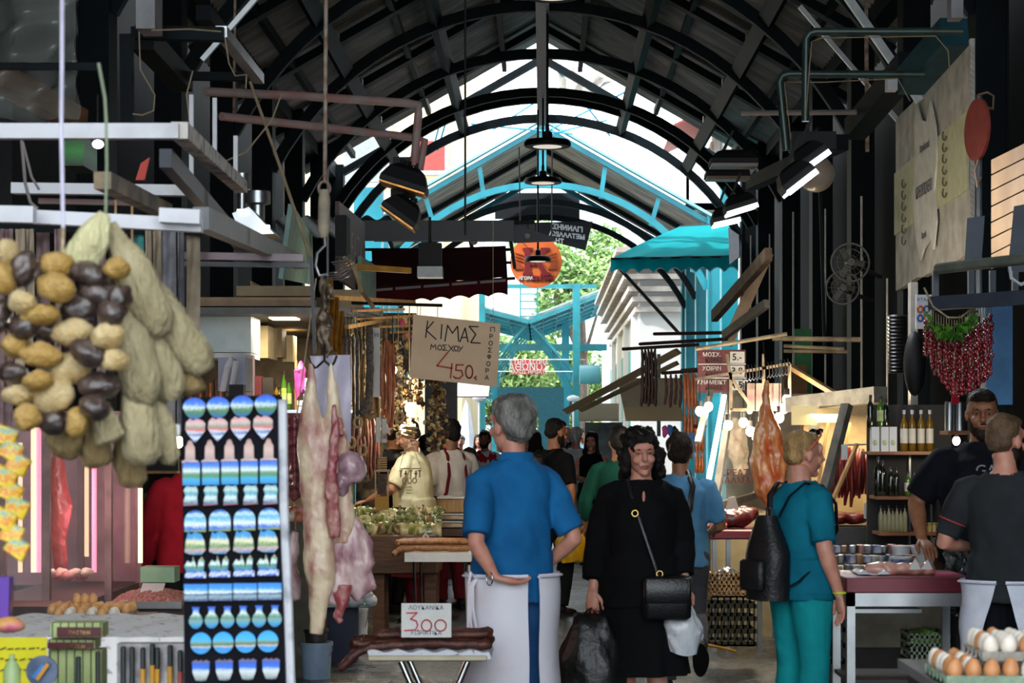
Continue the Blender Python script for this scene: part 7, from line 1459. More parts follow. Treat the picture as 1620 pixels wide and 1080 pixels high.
r_ = thing('ice_box', 'grey-white case with a bent metal handle above the magnet board', 'case', P(370, 620, 12)); pbox(345, 565, 388, 618, 12, .3).build('body', M('grey_white_case', '#9a9eb0', '#8a8ea0'), r_); MB().tube([P(352, 618, 11.9), P(360, 580, 11.8), P(368, 565, 11.85), P(374, 570, 11.8), P(366, 618, 11.9)], .02, 8, flat=.4).build('handle', WHITEPL, r_)
pbox(362, 608, 385, 630, 11.8, .1).build('black_base', BLACK, r_)
# extra goods seen low between board and carcass
for i in range(8):
    c = Vector((XP(448+12*(i % 4), 13), 13.06+.16*(i//4), ZP(826, 13)+.03+.03*(i//4))); solo(MB().ell(c, (.05, .05, .04)).noise(.015, 20, i), 'meat_piece', (RAWP, FAT, M('orange_meat', '#b0593c', '#d08a68', rough=.4))[i % 3], 'meat piece on the counter glimpsed beside the magnet board, %s' % ORD[i], 'meat', 'meat pieces beside the magnet board', smooth=80)
r_ = thing('side_counter', 'counter glimpsed between the magnet board and the carcass', 'counter', (XP(470, 13), 13.2, 0)); MB().bb((XP(440, 13), 13, 0), (XP(500, 13), 13.6, ZP(826, 13))).build('body', M('dark_olive_crate', '#2a2a1c', '#4a4428'), r_)
# ------------------------------------------------------------------ RIGHT SIDE
def cloth_mat(name, c, c2, tr=.5):
    m = M(name, c, c2, rough=.85, scale=2); nt = m.node_tree; b = nt.nodes['Principled BSDF']; o = nt.nodes['Material Output']; t = nt.nodes.new('ShaderNodeBsdfTranslucent'); t.inputs[0].default_value = lin(c); x = nt.nodes.new('ShaderNodeMixShader'); x.inputs[0].default_value = tr
    nt.links.new(b.outputs[0], x.inputs[1]); nt.links.new(t.outputs[0], x.inputs[2]); nt.links.new(x.outputs[0], o.inputs[0]); return m
TAW = cloth_mat('teal_awning_cloth', '#1fb4ba', '#19a5ae', .65); BEI = cloth_mat('beige_awning_cloth', '#f6e6c8', '#ecd8b4', .5)
aw = thing('awning', 'bright teal awning with a scalloped valance on the right side', 'awning', P(1065, 430, 32))
A0, A1, A2, A3 = P(1075, 359, 34.4), P(1166, 353, 34.4), P(1168, 405, 32), P(966, 409, 32)
MB().grid(lambda u, v: A0.lerp(A1, u).lerp(A3.lerp(A2, u), v)+Vector((0, 0, .02*math.sin(u*17+v*4)*v)), 30, 8, t=.008).build('cloth', TAW, aw, smooth=60)
MB().grid(lambda u, v: A3.lerp(A2, u)+Vector((0, -.01+.012*math.sin(u*40), -v*(sz(24, 32)-sz(7, 32)*abs(math.sin(u*PI*9))))), 108, 3, t=.006).build('valance', TAW, aw, smooth=60)
MB().tube([A3.lerp(A2, i/108)+Vector((0, -.02, -(sz(24, 32)-sz(7, 32)*abs(math.sin(i/108*PI*9))))) for i in range(109)], .008, 5).build('white_piping', WHITEP, aw)
MB().cyl(A3, A2, .018, 8).cyl(A0, A1, .025, 8).build('bars', BLACK, aw); MB().cyl(P(978, 422, 32.2), P(1075, 528, 34), .03, 8).build('brace_arm', M('dark_brown_bar', '#38211c'), aw)
solo(MB().loft([[P(1152, 360, 30.9), P(1169, 372, 30.6), P(1170, 406, 30.6), P(1154, 418, 30.9)], [p+Vector((.02, .03, 0)) for p in (P(1152, 360, 30.9), P(1169, 372, 30.6), P(1170, 406, 30.6), P(1154, 418, 30.9))]]), 'hanging_board', M('grey_board_pale', '#8b8a94'), 'pale grey board hanging at the right end of the teal awning', 'board', smooth=0)
# floodlights, globe and pipe brackets
PIPE = M('dark_green_pipe', '#1d2f2a', '#27403a', rough=.35, spec=.6)
pb = thing('pipe_bracket', 'upper dark green pipe arm bending down to the right floodlights', 'pipe', P(1400, 52, 12), group='pipe arms')
MB().tube([P(1523, 50, 12), P(1290, 50, 12), P(1281, 53, 12), P(1275, 62, 12), P(1274, 192, 12)], .024, 12).build('pipe', PIPE, pb); MB().tube([P(1275, 180, 11.95), P(1284, 66, 11.95), P(1300, 60, 11.95), P(1480, 57, 11.95), P(1500, 80, 11.95), P(1502, 108, 11.95)], .004, 5).build('cable', M('tan_cable'), pb)
pb = thing('pipe_bracket', 'lower dark green pipe arm bending down beside the globe lamp', 'pipe', P(1350, 118, 13), group='pipe arms')
MB().tube([P(1462, 118, 13), P(1248, 117, 13), P(1238, 120, 13), P(1233, 130, 13), P(1244, 238, 13)], .026, 12).build('pipe', PIPE, pb); MB().tube([P(1251, 220, 12.95), P(1241, 130, 12.95), P(1300, 130, 12.95), P(1420, 124, 12.95), P(1440, 160, 12.95)], .004, 5).build('cable', M('tan_cable'), pb)
solo(MB().cyl(P(1172, 179, 15), P(1395, 177, 15), .02, 8), 'pipe', M('grey_cable'), 'thin grey pipe crossing behind the pipe arms', 'pipe')
LITW = M('cool_lamp_glow')
def flood(label, x, y, Y_, w_, h_, tilt, lit=True, e=0):
    c = P(x, y, Y_); R_ = Matrix.Rotation(tilt, 3, 'Y'); r_ = thing('floodlight', label, 'lamp', c, group='floodlights on the right side'); W = sz(w_/2, Y_)
    MB().loft([[c+R_ @ Vector((a*W*k_, b*.13*k_, z)) for a, b in ((-1, -1), (1, -1), (1, 1), (-1, 1))] for k_, z in ((1, 0), (.97, .05), (.7, .11), (.4, .13))]).build('housing', BLACK, r_, smooth=0)
    MB().box(c+R_ @ Vector((0, -.0, -.008)), (W*1.9, .24, .016), R=R_).build('lens', LITW if lit else M('warm_dull_lens', '#5c4a36', rough=.3), r_); MB().box(c+R_ @ Vector((0, -.135, -.01)), (W*1.92, .01, .035 if lit else .03), R=R_).build('lit_edge', LITW if lit else M('warm_dull_lens'), r_)
    MB().bar(c+R_ @ Vector((-W*.5, 0, .1)), c+Vector((0, 0, .3)), .02, .02).build('yoke', BLACK, r_)
flood('upper unlit floodlight above the teal awning', 1160, 262, 17, 76, 30, 0, False); flood('lower unlit floodlight left of the other above the awning', 1150, 282, 17.6, 70, 20, 0, False)
flood('lit floodlight tilted just above the awning end', 1172, 332, 16, 52, 14, -.3); flood('lit floodlight resting along the awning top', 1148, 352, 16.6, 44, 10, -.22)
flood('upper lit floodlight in front of the globe lamp', 1284, 258, 13, 58, 22, -.62); flood('lower lit floodlight beside the globe lamp', 1264, 290, 12.6, 60, 24, -.66)
r_ = thing('globe_lamp', 'large frosted globe lamp on the right side', 'lamp', P(1291, 275, 13.6)); MB().ell(P(1291, 275, 13.6), sz(29, 13.6), seg=32, rings=20).build('globe', M('frosted_globe', '#a89a88', '#8e8070', rough=.3, scale=3), r_, smooth=180); MB().cyl(P(1291, 247, 13.6), P(1291, 205, 13.6), .03, 10).box(P(1285, 225, 13.6), (.3, .2, .12)).build('mount', BLACK, r_)
L_ = bpy.data.lights.new('flood_light', 'AREA'); L_.energy = 30; L_.size = .4; L_.color = (.9, .95, 1); l_ = bpy.data.objects.new('flood_light', L_); COL.objects.link(l_); l_.location = P(1264, 296, 12.3); l_.rotation_euler = (-.5, -.6, 0)
for i, (a, b, Ya, Yb, w_, m_) in enumerate((((1330, -20), (1455, 160), 16, 16, .06, STAIN), ((1265, 10), (1420, 190), 18, 18, .04, STAIN), ((1370, -10), (1372, 240), 17, 17, .03, RUST), ((1295, 200), (1305, 560), 18, 18, .03, STEEL), ((1440, 100), (1352, 205), 13.5, 15.5, .16, STEEL), ((1510, 50), (1440, 130), 12.6, 13.5, .18, M('dull_teal_steel')), ((1330, 225), (1190, 290), 15, 19, .12, STEEL))):
    beam(a, b, Ya, Yb, w_, w_, 'dark steel member in the dim upper right, %s of the jumble' % ORD[i], m_, group='dim upper right steelwork')
solo(pbox(1404, 122, 1420, 142, 13.4, .1), 'junction_box', WHITEPL, 'small white junction box under the lower pipe arm', 'box'); solo(pbox(1505, -10, 1524, 28, 12, .12), 'junction_box', M('grey_box'), 'grey box at the top right by the upper pipe arm', 'box')
# pale strips that paint the lit edges of the dark right columns
for i, (x, y0, y1, Y_, w_) in enumerate(((1254, 335, 640, 21, 2.2), (1305, 330, 640, 19, 2), (1362, 310, 640, 17.4, 2.5), (1187, 372, 500, 24, 1.6), (1217, 370, 520, 22.5, 1.6), (1403, 440, 640, 15, 2))):
    solo(MB().bb(P(x, y0, Y_), P(x+w_, y1, Y_)+Vector((0, .03, 0))), 'painted_edge_strip', M('painted_lit_edge', '#98928a', '#7c766c', rough=.4), 'thin pale strip painting a lit column edge on the right, %s from the left' % ORD[(2, 3, 4, 0, 1, 5)[i]], 'strip', 'painted lit column edges on the right', smooth=0)
solo(pbox(1257, 520, 1284, 720, 21.2, .15), 'painted_post', M('bright_green_paint', '#2f8a4c', '#287a42', rough=.6), 'green painted lower part of a dark post on the right', 'post', smooth=0)
solo(pbox(1238, 577, 1277, 642, 20.6, .04), 'wooden_board', M('orange_board', '#8a5c2a', '#7a4e20'), 'brown board leaning in front of the green post', 'board', smooth=0)
def fan(label, x, y, Y_, r):
    c = P(x, y, Y_); R = sz(r, Y_); r_ = thing('fan', label, 'fan', c, group='dark fans on the right'); FM = M('dim_fan_grey', '#4a4a46', '#33332f', rough=.4)
    mb = MB().tube([c+Vector((R*math.cos(a), 0, R*math.sin(a))) for a in [2*PI*i/32 for i in range(32)]], .009, 6, closed=True)
    for k_ in (.35, .7): mb.tube([c+Vector((R*k_*math.cos(a), -.05*(1-k_), R*k_*math.sin(a))) for a in [2*PI*i/24 for i in range(24)]], .004, 5, closed=True)
    for i in range(16): a = 2*PI*i/16; mb.cyl(c+Vector((0, -.06, 0)), c+Vector((R*math.cos(a), 0, R*math.sin(a))), .002, 4)
    mb.build('guard', FM, r_); MB().cyl(c+Vector((0, -.06, 0)), c+Vector((0, .12, 0)), R*.2, 12).build('motor', FM, r_)
    for i in range(3): a = 2*PI*i/3; MB().prism([(.0, -.02), (R*.8, -R*.2), (R*.85, R*.1), (0, .03)], c+Vector((0, .02, 0)), (math.cos(a), .2, math.sin(a)), (-math.sin(a), 0, math.cos(a)), .006).build('blade', FM, r_)
    MB().cyl(c+Vector((0, .1, 0)), c+Vector((.3, .25, -.1)), .02, 8).build('arm', BLACK, r_)
fan('upper dark fan on the right shop fronts', 1345, 415, 16.6, 30); fan('lower dark fan partly behind a painted lit edge', 1333, 455, 16.9, 26)
for i, (a, b, Y_) in enumerate((((1222, 535), (1362, 537), 17), ((1240, 547), (1335, 552), 17.2), ((1240, 555), (1340, 556), 17.4), ((1100, 552), (1245, 528), 16))): solo(MB().cyl(P(*a, Y_), P(*b, Y_), .016 if i else .022, 8), 'rail_pipe', M('pale_worn_pipe', '#a8987c', '#7c6e58', rough=.5, scale=12), 'pale worn pipe above the meat stalls, %s' % ORD[i], 'pipe', 'pale pipes above the meat stalls')
beam((1250, 580), (1340, 635), 15, 13.6, .035, .035, 'pale wooden strut slanting down to the right case', PWOOD, group='struts of the right stalls'); beam((1150, 545), (1215, 400), 18, 18, .05, .1, 'pale strut under the dark roof edge', FASC, group='struts of the right stalls')
beam((1130, 500), (1216, 402), 19, 16.5, .06, .11, 'brown folded awning arm under the right roof edge', M('brown_awning_case', '#4a3a2a', '#6a5540'), group='struts of the right stalls'); beam((1146, 530), (1213, 480), 17, 16.4, .05, .07, 'metal strut under the folded awning arm', STAIN, group='struts of the right stalls')
# sign panel on the side wall
XS = 3.2; yA, yB = F*XS/(1417-CX), F*XS/(1535-CX)
def SP_(px, py): Y_ = F*XS/(px-CX); return Vector((XS, Y_, ZP(py, Y_)))
sg = thing('shop_sign', 'large weathered pale shop sign with a torn lower edge on the right wall', 'sign', SP_(1470, 430))
rnd = random.Random(6); nn_ = 14; lower = [SP_(1417+118*i/nn_, 458-(58*i/nn_)+rnd.uniform(-3, 3)) for i in range(nn_+1)]; upper = [SP_(1417+118*i/nn_, 190-128*i/nn_+rnd.uniform(-2, 2)) for i in range(nn_+1)]
mb = MB()
for i in range(nn_): q = [lower[i], lower[i+1], upper[i+1], upper[i]]; mb.loft([q, [p+Vector((.05, 0, 0)) for p in q]])
mb.build('lattice_board', M('lattice_print', '#dedad0', '#b5b1a8', rough=.6, scale=5, wave=('DIAGONAL', 14), bump=.3), sg, smooth=0)
SX = Vector((-.02, 0, 0)); q = [SP_(1418, 372)+SX, SP_(1534, 300)+SX, SP_(1534, 175)+SX, SP_(1418, 275)+SX]; MB().loft([q, [p+Vector((.015, 0, 0)) for p in q]]).build('yellow_band', M('pale_yellow_band', '#e2e2bc', '#d0cfa8', rough=.6), sg, smooth=0)
ol = [(1456, 165), (1464, 190), (1472, 192), (1478, 160), (1486, 200), (1488, 250), (1484, 300), (1488, 350), (1483, 395), (1478, 380), (1468, 392), (1462, 412), (1454, 370), (1450, 310), (1454, 260), (1452, 200)]
q = [SP_(*o_)+Vector((-.035, 0, 0)) for o_ in ol][::-1]; MB().loft([q, [p+Vector((.015, 0, 0)) for p in q]]).build('white_emblem', M('white_emblem', '#efefe6'), sg, smooth=0)
for t_, x, y, h_ in (('Παραδοσιακά', 1471, 232, 16), ('ΚΡΕΟΠΩΛΕΙΟ', 1470, 300, 26), ('Χοιρινά', 1470, 372, 14)): text(t_, 'lettering', M('faded_ink', '#6c6c74'), sg, SP_(x, y)+Vector((-.045, 0, 0)), (0, -1, 0), (0, 0, 1), sz(h_, 16.5), .003, font_w=.75 if h_ < 20 else .8)
mb = MB()
for x in (1435, 1500):
    for k_ in range(6): y = (290 if x == 1435 else 215)+k_*18; mb.tube([SP_(x+3*math.cos(a), y+7*math.sin(a))+Vector((-.03, 0, 0)) for a in [PI*i/6 for i in range(9)]], .006, 5)
mb.build('scroll_ornament', M('faded_gold', '#7c7458'), sg, kind='stuff')
r_ = thing('traffic_sign', 'round red sign seen nearly edge-on on a post at the right', 'sign', P(1548, 260, 13)); c = P(1546, 205, 13); rr_ = sz(49, 13)
MB().prism([(rr_*math.cos(a), rr_*math.sin(a)) for a in [2*PI*i/32 for i in range(32)]], c, (.17, -.98, 0), (0, 0, 1), .02).build('disc', M('faded_red_sign', '#9c463a', '#8a3a30', rough=.5), r_); MB().cyl(P(1549, 500, 13.05), P(1549, 150, 13.05), .02, 8).build('post', M('grey_steel'), r_)
solo(MB().tube([P(1548, 150, 13.02), P(1562, 146, 13), P(1572, 152, 13), P(1571, 172, 13), P(1560, 170, 13)], .022, 8, flat=.3), 'tied_ribbon', FASC, 'tan ribbon tied on top of the round sign post', 'ribbon'); solo(MB().tube([P(1548, 250, 12.98), P(1542, 270, 12.98), P(1546, 296, 12.98), P(1552, 280, 12.98)], .018, 8, flat=.3), 'tied_ribbon', FASC, 'tan ribbon hanging below the round sign', 'ribbon')
r_ = thing('wooden_sign', 'pale plank sign at the right edge', 'sign', P(1600, 420, 12))
for i in range(7):
    y0 = 252+i*25; q = [P(1568, y0+23.5, 12.2), P(1640, y0+23.5-36, 11.4), P(1640, y0+1-36, 11.4), P(1568, y0+1, 12.2)]; MB().loft([q, [p+Vector((.01, .03, 0)) for p in q]]).build('plank', M('pale_plank', '#c09a72', '#a88460', rough=.6, scale=3, stretch=(6, 1, 1)), r_, smooth=0)
BG_ = M('slate_bracket', '#39414f', '#2f3643', rough=.5); 
for i, q in enumerate(([(1530, 345), (1558, 341), (1553, 412), (1526, 412)], [(1604, 326), (1640, 320), (1640, 430), (1594, 430)])): solo(MB().loft([[P(*p, 10.4) for p in q], [P(*p, 10.43) for p in q]]), 'slotted_bracket', BG_, ('slate slotted bracket plate below the round sign', 'larger slate bracket plate at the right edge')[i], 'bracket', smooth=0)
GUT = M('grey_green_pipe', '#6c7268', '#565c52', rough=.5)
solo(MB().cyl(P(1484, 425, 10.2), P(1660, 405, 9.4), .028, 10), 'pipe', GUT, 'grey-green pipe under the slotted brackets', 'pipe'); solo(MB().bar(P(1474, 480, 10.3), P(1660, 468, 9.6), .05, .07), 'frame_beam', BG_, 'slate beam carrying the red pepper strings', 'beam', smooth=0)
for i, x in enumerate((1480, 1536, 1570, 1606)): solo(MB().bar(P(x, 428, 10.3), P(x, 478, 10.3), .03, .03), 'hanger_post', BG_, 'short slate upright between pipe and beam, %s from the left' % ORD[i], 'post', 'short slate uprights', smooth=0)
solo(MB().tube([P(1612, 405, 10), P(1596, 415, 9.95), P(1600, 440, 9.95), P(1615, 450, 9.95), P(1640, 440, 9.95)], .009, 6), 'cable', WHITEPL, 'white cable looped on the slate beam', 'cable')
# red pepper garland
solo(MB().tube([P(1462, 455, 10.25), P(1476, 485, 10.2), P(1500, 502, 10.2), P(1520, 502, 10.2), P(1540, 486, 10.2)], .005, 6), 'rope', ROPE, 'thin curved cord above the red pepper strings', 'rope')
REDP = M('glossy_red_pepper', '#8e0f1c', '#6e0a14', rough=.2, scale=9, coat=.6); GRL = M('fresh_leaf', '#4f8a22', '#2f6416', rough=.45)
rnd = random.Random(12)
for i in range(26):
    t = i/25; x = 1464+t*104; top = 506+22*math.sin(t*PI)-24*max(0, t-.55); n_ = int(6+9*math.sin(min(1, t*1.15+.12)*PI*.62)); Y_ = 10.2+.07*math.sin(i*2.1); r_ = thing('pepper_string', 'string of glossy red peppers in the garland, %s from the left' % (ORD[i] if i < 20 else ('twenty-'+['first', 'second', 'third', 'fourth', 'fifth', 'sixth'][i-20])), 'peppers', P(x, top, Y_), group='red pepper strings on the right')
    m1 = MB()
    for k_ in range(n_): c = P(x+rnd.uniform(-2, 2), top+4+k_*7, Y_+rnd.uniform(-.015, .015)); m1.ell(c, (.0105, .0105, .013), seg=8, rings=6)
    m1.build('peppers', REDP, r_, smooth=180, kind='stuff'); MB().cyl(P(x, top-(22 if t < .5 else 30), Y_), P(x, top+n_*7, Y_), .002, 4).build('thread', ROPE, r_)
mb = MB()
for i in range(90):
    t = rnd.random(); x = 1464+t*80; y = 505+24*math.sin(t*PI)+rnd.uniform(-12, 10); c = P(x, y, 10.05+rnd.uniform(-.06, .06)); R_ = Euler((rnd.uniform(-1, 1), rnd.uniform(-1, 1), rnd.uniform(0, 6))).to_matrix(); s_ = rnd.uniform(.018, .034)
    mb._a([c+R_ @ Vector(q) for q in ((-s_, 0, 0), (0, -s_*.6, s_*.2), (s_, 0, 0), (0, s_*.6, s_*.2))], [(0, 1, 2, 3)])
solo(mb, 'garland_leaves', GRL, 'green leaves along the top of the red pepper garland', 'leaves', kind='stuff', smooth=0)
r_ = thing('poster', 'small white poster with orange and blue rings on the dark column', 'poster', P(1461, 520, 11.6)); pbox(1449, 466, 1474, 520, 11.6, .01).build('sheet', PAPER, r_, smooth=0)
for x, y, m_ in ((1456, 489, 'ring_orange'), (1466, 489, 'ring_blue'), (1456, 503, 'ring_blue'), (1466, 503, 'ring_orange')): MB().tube([P(x+4*math.cos(a), y+5*math.sin(a), 11.59) for a in [2*PI*i/14 for i in range(14)]], .006, 6, closed=True).build('ring', M(m_, '#c8562a' if 'or' in m_ else '#2a50a0'), r_)
text('RTAA', 'lettering', M('ring_blue'), r_, P(1461, 474, 11.59), (1, 0, 0), (0, 0, 1), sz(8, 11.6), .001)
solo(pbox(1441, 446, 1452, 640, 12.6, .1), 'painted_column_edge', M('painted_lit_edge'), 'pale strip painting the lit edge of the column behind the small poster', 'strip', smooth=0)  # light on the column edge, painted as a pale strip
mb = MB(); 
for i in range(16): mb.lathe([(.055, 0), (.065, .012), (.055, .024)], P(1420, 590, 12.4)+Vector((0, 0, i*.0225)), 16)
solo(mb, 'flexible_duct', M('dark_duct', '#2c2c2c', '#1c1c1c', rough=.35, metal=.4), 'dark ribbed duct beside the small poster', 'duct'); solo(MB().ell(P(1447, 575, 12.2), (.07, .06, .2)), 'punch_bag', BLACK, 'black rounded shape hanging left of the pepper garland', 'bag')
solo(pbox(1560, 470, 1602, 640, 10.9, .15), 'steel_cabinet', M('blue_sheen_metal', '#24486a', '#3a6a90', rough=.25, metal=.5, scale=3), 'blue sheened metal cabinet side behind the pepper garland', 'cabinet', smooth=0)
# bottle shelves
Yq = 11.9; su = thing('bottle_shelf', 'open shelf unit full of oil bottles right of the meat case', 'shelf', (XP(1440, Yq), Yq+.15, 0)); SHW = M('shelf_wood', '#8a5630', '#6e4222', rough=.5)
for x0_, x1_, y in ((1374, 1493, 714), (1387, 1498, 785), (1392, 1502, 842)): pbox(x0_, y, x1_, y+5, Yq, .28).build('shelf_board', SHW, su, smooth=0)
for x in (1438, 1472): pbox(x, 720, x+3, 990, Yq+.29, .03).build('rail_post', STAIN, su, smooth=0)
pbox(1372, 640, 1505, 1000, Yq+.33, .03).build('back_panel', M('dark_board'), su, smooth=0)
pbox(1500, 681, 1536, 687, 11.4, .25).build('side_shelf', SHW, su, smooth=0)
def bt(row, i, x, y0, y1, w_, m_, cap, lab=None, Y_=None, gl=''): bottle('%s on the %s bottle shelf, %s from the left' % (gl or 'bottle', row, ORD[i]), (XP(x, Yq), Y_ or Yq+.08, ZP(y1, Yq)), sz(w_/2, Yq), sz(y1-y0, Yq), m_, cap, lab, 'bottles on the %s shelf' % row)
for i, x in enumerate((1385, 1400, 1413)):
    r_ = thing('oil_carton', 'white oil carton with a green drop on the top shelf, %s from the left' % ORD[i], 'carton', P(x, 714, Yq+.03), group='white oil cartons'); pbox(x-6, 675, x+6, 714, Yq+.03, .07).build('carton_body', WHITEPL, r_, smooth=0); MB().ell(P(x, 700, Yq+.025), (.012, .004, .016)).build('drop_print', LABG, r_)
for i, (x, h_, m_) in enumerate(((1380, 52, DKG), (1396, 50, GRG), (1404, 44, DKG))): bt('top', i, x, 714-40-h_+2, 676, 11, m_, CAPB, LABG if i == 1 else None, Yq+.07, 'bottle standing on the cartons')
for i, x in enumerate((1434, 1447, 1461, 1475)): bt('top', i+3, x, 648, 714, 12, AMB, WHITEPL, LABW, None, 'amber oil bottle')
for i, (x, y0, w_, m_, l_) in enumerate(((1393, 722, 15, DKG, None), (1400, 728, 13, DKG, None), (1413, 738, 11, DKG, None), (1422, 740, 10, DKG, None), (1440, 746, 11, GRG, LABW), (1450, 744, 9, DKG, None), (1462, 748, 9, M('blue_glass', '#1f5a9a', rough=.15), LABW), (1473, 746, 9, AMB, LABG), (1484, 750, 9, DKG, LABW), (1492, 752, 8, AMB, LABW))): bt('middle', i, x, y0, 785, w_, m_, CAPB, l_)
for i in range(9): bt('bottom', i, 1397+i*6.4+(14 if i > 6 else 0), 800+(i % 2)*5, 842, 8, CLR, CAPB, LABG if i > 6 else None, None, 'small clear oil bottle')
for i in range(6): solo(MB().lathe([(.012, 0), (.014, .03), (.010, .04), (.012, .045), (.012, .055)], Vector((XP(1462+i*7, Yq), Yq+.1, ZP(842, Yq))), 12), 'jar', M('honey_jar', '#8a7a2c', '#c8bc90', rough=.3), 'small jar at the right end of the bottom shelf, %s from the left' % ORD[i], 'jar', 'small jars on the bottom shelf')
for i, x in enumerate((1508, 1524)): solo(MB().lathe([(sz(8, 11.4), 0), (sz(8, 11.4), sz(44, 11.4)), (sz(7, 11.4), sz(46, 11.4))], Vector((XP(x, 11.4), 11.5, ZP(681, 11.4))), 18), 'oil_tin', STAIN, ('left', 'right')[i]+' brushed metal tin on the small side shelf', 'tin', 'brushed metal tins')
r_ = bulb('small warm lamp under the side shelf by the stallholder', 1513, 697, 11.5, .022, 3, 688)
solo(MB().prism([(-.02, 0), (.03, .01), (.015, .13), (-.005, .14)], P(1510, 640, 11.2), t=.01), 'red_pennant', REDC, 'small red pennant right of the pepper garland', 'pennant', smooth=0)
# counter of packed cheeses and tubs
Yk2 = 10.9; cc = thing('counter', 'low crowded counter in front of the bottle shelves', 'counter', (XP(1395, Yk2), Yk2+.3, 0)); zk = ZP(908, Yk2)
MB().bb((XP(1300, Yk2), Yk2, zk-.4), (XP(1500, Yk2), Yk2+.8, zk)).build('counter_top', M('counter_cream', '#8d8676', '#77705f'), cc); MB().bb((XP(1306, Yk2), Yk2+.1, 0), (XP(1496, Yk2), Yk2+.7, zk-.4)).build('counter_base', M('counter_dark'), cc)
rnd = random.Random(21); PK = [M('pk_white', '#cfcac0', '#8f8a82', rough=.3, scale=20), M('pk_blue', '#2a3f86', '#c8ccd8', rough=.3, scale=14), M('pk_tan', '#a8825a', '#7c5c3c', rough=.4, scale=14), M('pk_silver', '#a8acb0', '#5a5e62', rough=.2, metal=.4, scale=20), M('pk_pink', '#b88a84', '#8e5c58', rough=.4, scale=14)]
for j in range(3):
    for i in range(14):
        w_ = rnd.uniform(.03, .05); c = (XP(1306+i*13, Yk2)+rnd.uniform(-.005, .005), Yk2+.1+j*.2, zk+.02+j*.045); mb = MB().rbox(c, (w_, .07, .035+.02*rnd.random()), .008, rz=rnd.uniform(-.4, .4)); solo(mb, 'packed_food', rnd.choice(PK), 'small packed food on the crowded counter, %s row, %s from the left' % (('front', 'middle', 'back')[j], ORD[i]), 'package', 'packed foods on the crowded counter')
for i, (x, y, w_, h_) in enumerate(((1402, 900, 26, 16), (1428, 890, 34, 18), (1432, 872, 30, 14), (1472, 890, 30, 20), (1460, 872, 24, 12))):
    r_ = thing('plastic_tub', 'white lidded tub on the crowded counter, %s' % ('small left one', 'wide middle one with a blue band', 'one behind the wide tub', 'right one beside the brown board', 'one at the back')[i], 'tub', P(x, y+h_/2, Yk2+.02*i), group='white lidded tubs'); c = Vector((XP(x, Yk2), Yk2+.05+.08*(i > 1), ZP(y+h_/2, Yk2)))
    MB().lathe([(sz(w_/2.3, Yk2), 0), (sz(w_/2, Yk2), sz(h_*.8, Yk2))], c, 20).build('tub_body', WHITEPL if i != 1 else PK[1], r_); MB().lathe([(sz(w_/1.9, Yk2), sz(h_*.8, Yk2)), (sz(w_/1.9, Yk2), sz(h_, Yk2)), (sz(w_/2.2, Yk2), sz(h_, Yk2))], c, 20).build('lid', WHITEPL, r_)
solo(pbox(1478, 851, 1509, 906, 10.85, .04), 'brown_board', M('brown_carton', '#5c3a24', '#4a2e1c'), 'upright brown board at the right end of the crowded counter', 'board', smooth=0)
solo(MB().grid(lambda u, v: P(1498+42*u, 960-100*v+30*u*(1-v), 10.4)+Vector((0, .02*math.sin(u*20)+.02*math.sin(v*17), 0)), 20, 30, t=.01).noise(.02, 30), 'foil_bag', M('crumpled_foil', '#9a9ea0', '#3a3c3e', rough=.2, metal=.7, scale=30), 'crumpled foil bags between the brown board and the charcoal T-shirt', 'bag', smooth=80)
# red topped table with chicken
Yt = 9.8; tb = thing('table', 'steel table with a thick red cutting top and raw chicken on it', 'table', (XP(1438, Yt), Yt+.25, 0)); z1 = ZP(913, Yt); z0 = ZP(938, Yt); x0, x1 = XP(1337, Yt), XP(1538, Yt)
MB().rbox(((x0+x1)/2, Yt+.27, (z0+z1)/2), (x1-x0, .55, z1-z0), .012).build('cutting_top', M('red_cutting_board', '#7c2230', '#68192a', rough=.45, scale=6), tb); MB().bb((x0+.01, Yt, z0-.065), (x1-.01, Yt+.02, z0)).bb((x0+.01, Yt+.5, z0-.065), (x1-.01, Yt+.52, z0)).bb((x0+.01, Yt, z0-.065), (x0+.05, Yt+.52, z0)).bb((x1-.05, Yt, z0-.065), (x1-.01, Yt+.52, z0)).build('steel_apron', STAIN, tb, smooth=0)
for x in (x0+.01, x1-.05):
    for y in (Yt, Yt+.48): MB().bb((x, y, 0), (x+.04, y+.04, z0)).build('leg', STAIN, tb, smooth=0)
MB().bb((x0+.02, Yt+.02, .36), (x1-.02, Yt+.5, .38)).build('lower_shelf', M('counter_dark'), tb); MB().bb((x0+.05, Yt+.25, z0-.12), (x1-.2, Yt+.4, z0-.10)).build('drawer', STAIN, tb)
CHK = M('raw_chicken', '#d8aa98', '#c07a72', rough=.35, scale=16, coat=.3)
for i, (x, y, w_) in enumerate(((1402, 903, 24), (1418, 906, 18), (1440, 908, 20), (1462, 907, 20), (1480, 910, 14))): solo(MB().ell((XP(x, Yt), Yt+.2, z1+.03), (sz(w_, Yt), .05, .032)).noise(.014, 22, i), 'chicken_piece', CHK, 'raw chicken piece on the red cutting top, %s from the left' % ORD[i], 'meat', 'raw chicken pieces', smooth=80)
solo(MB().grid(lambda u, v: (XP(1362, Yt)+.16*u, Yt+.1+.2*v, z1+.012+.02*math.sin(u*9)*math.sin(v*7)), 14, 10, t=.004), 'wrapping_film', WHPL, 'sheet of clear white film at the left of the red cutting top', 'film', smooth=80); solo(MB().bb((XP(1486, Yt), Yt+.1, z1), (XP(1526, Yt), Yt+.25, z1+.01)), 'pink_cloth', M('bright_pink_cloth', '#c04068'), 'flat bright pink cloth on the red cutting top', 'cloth')
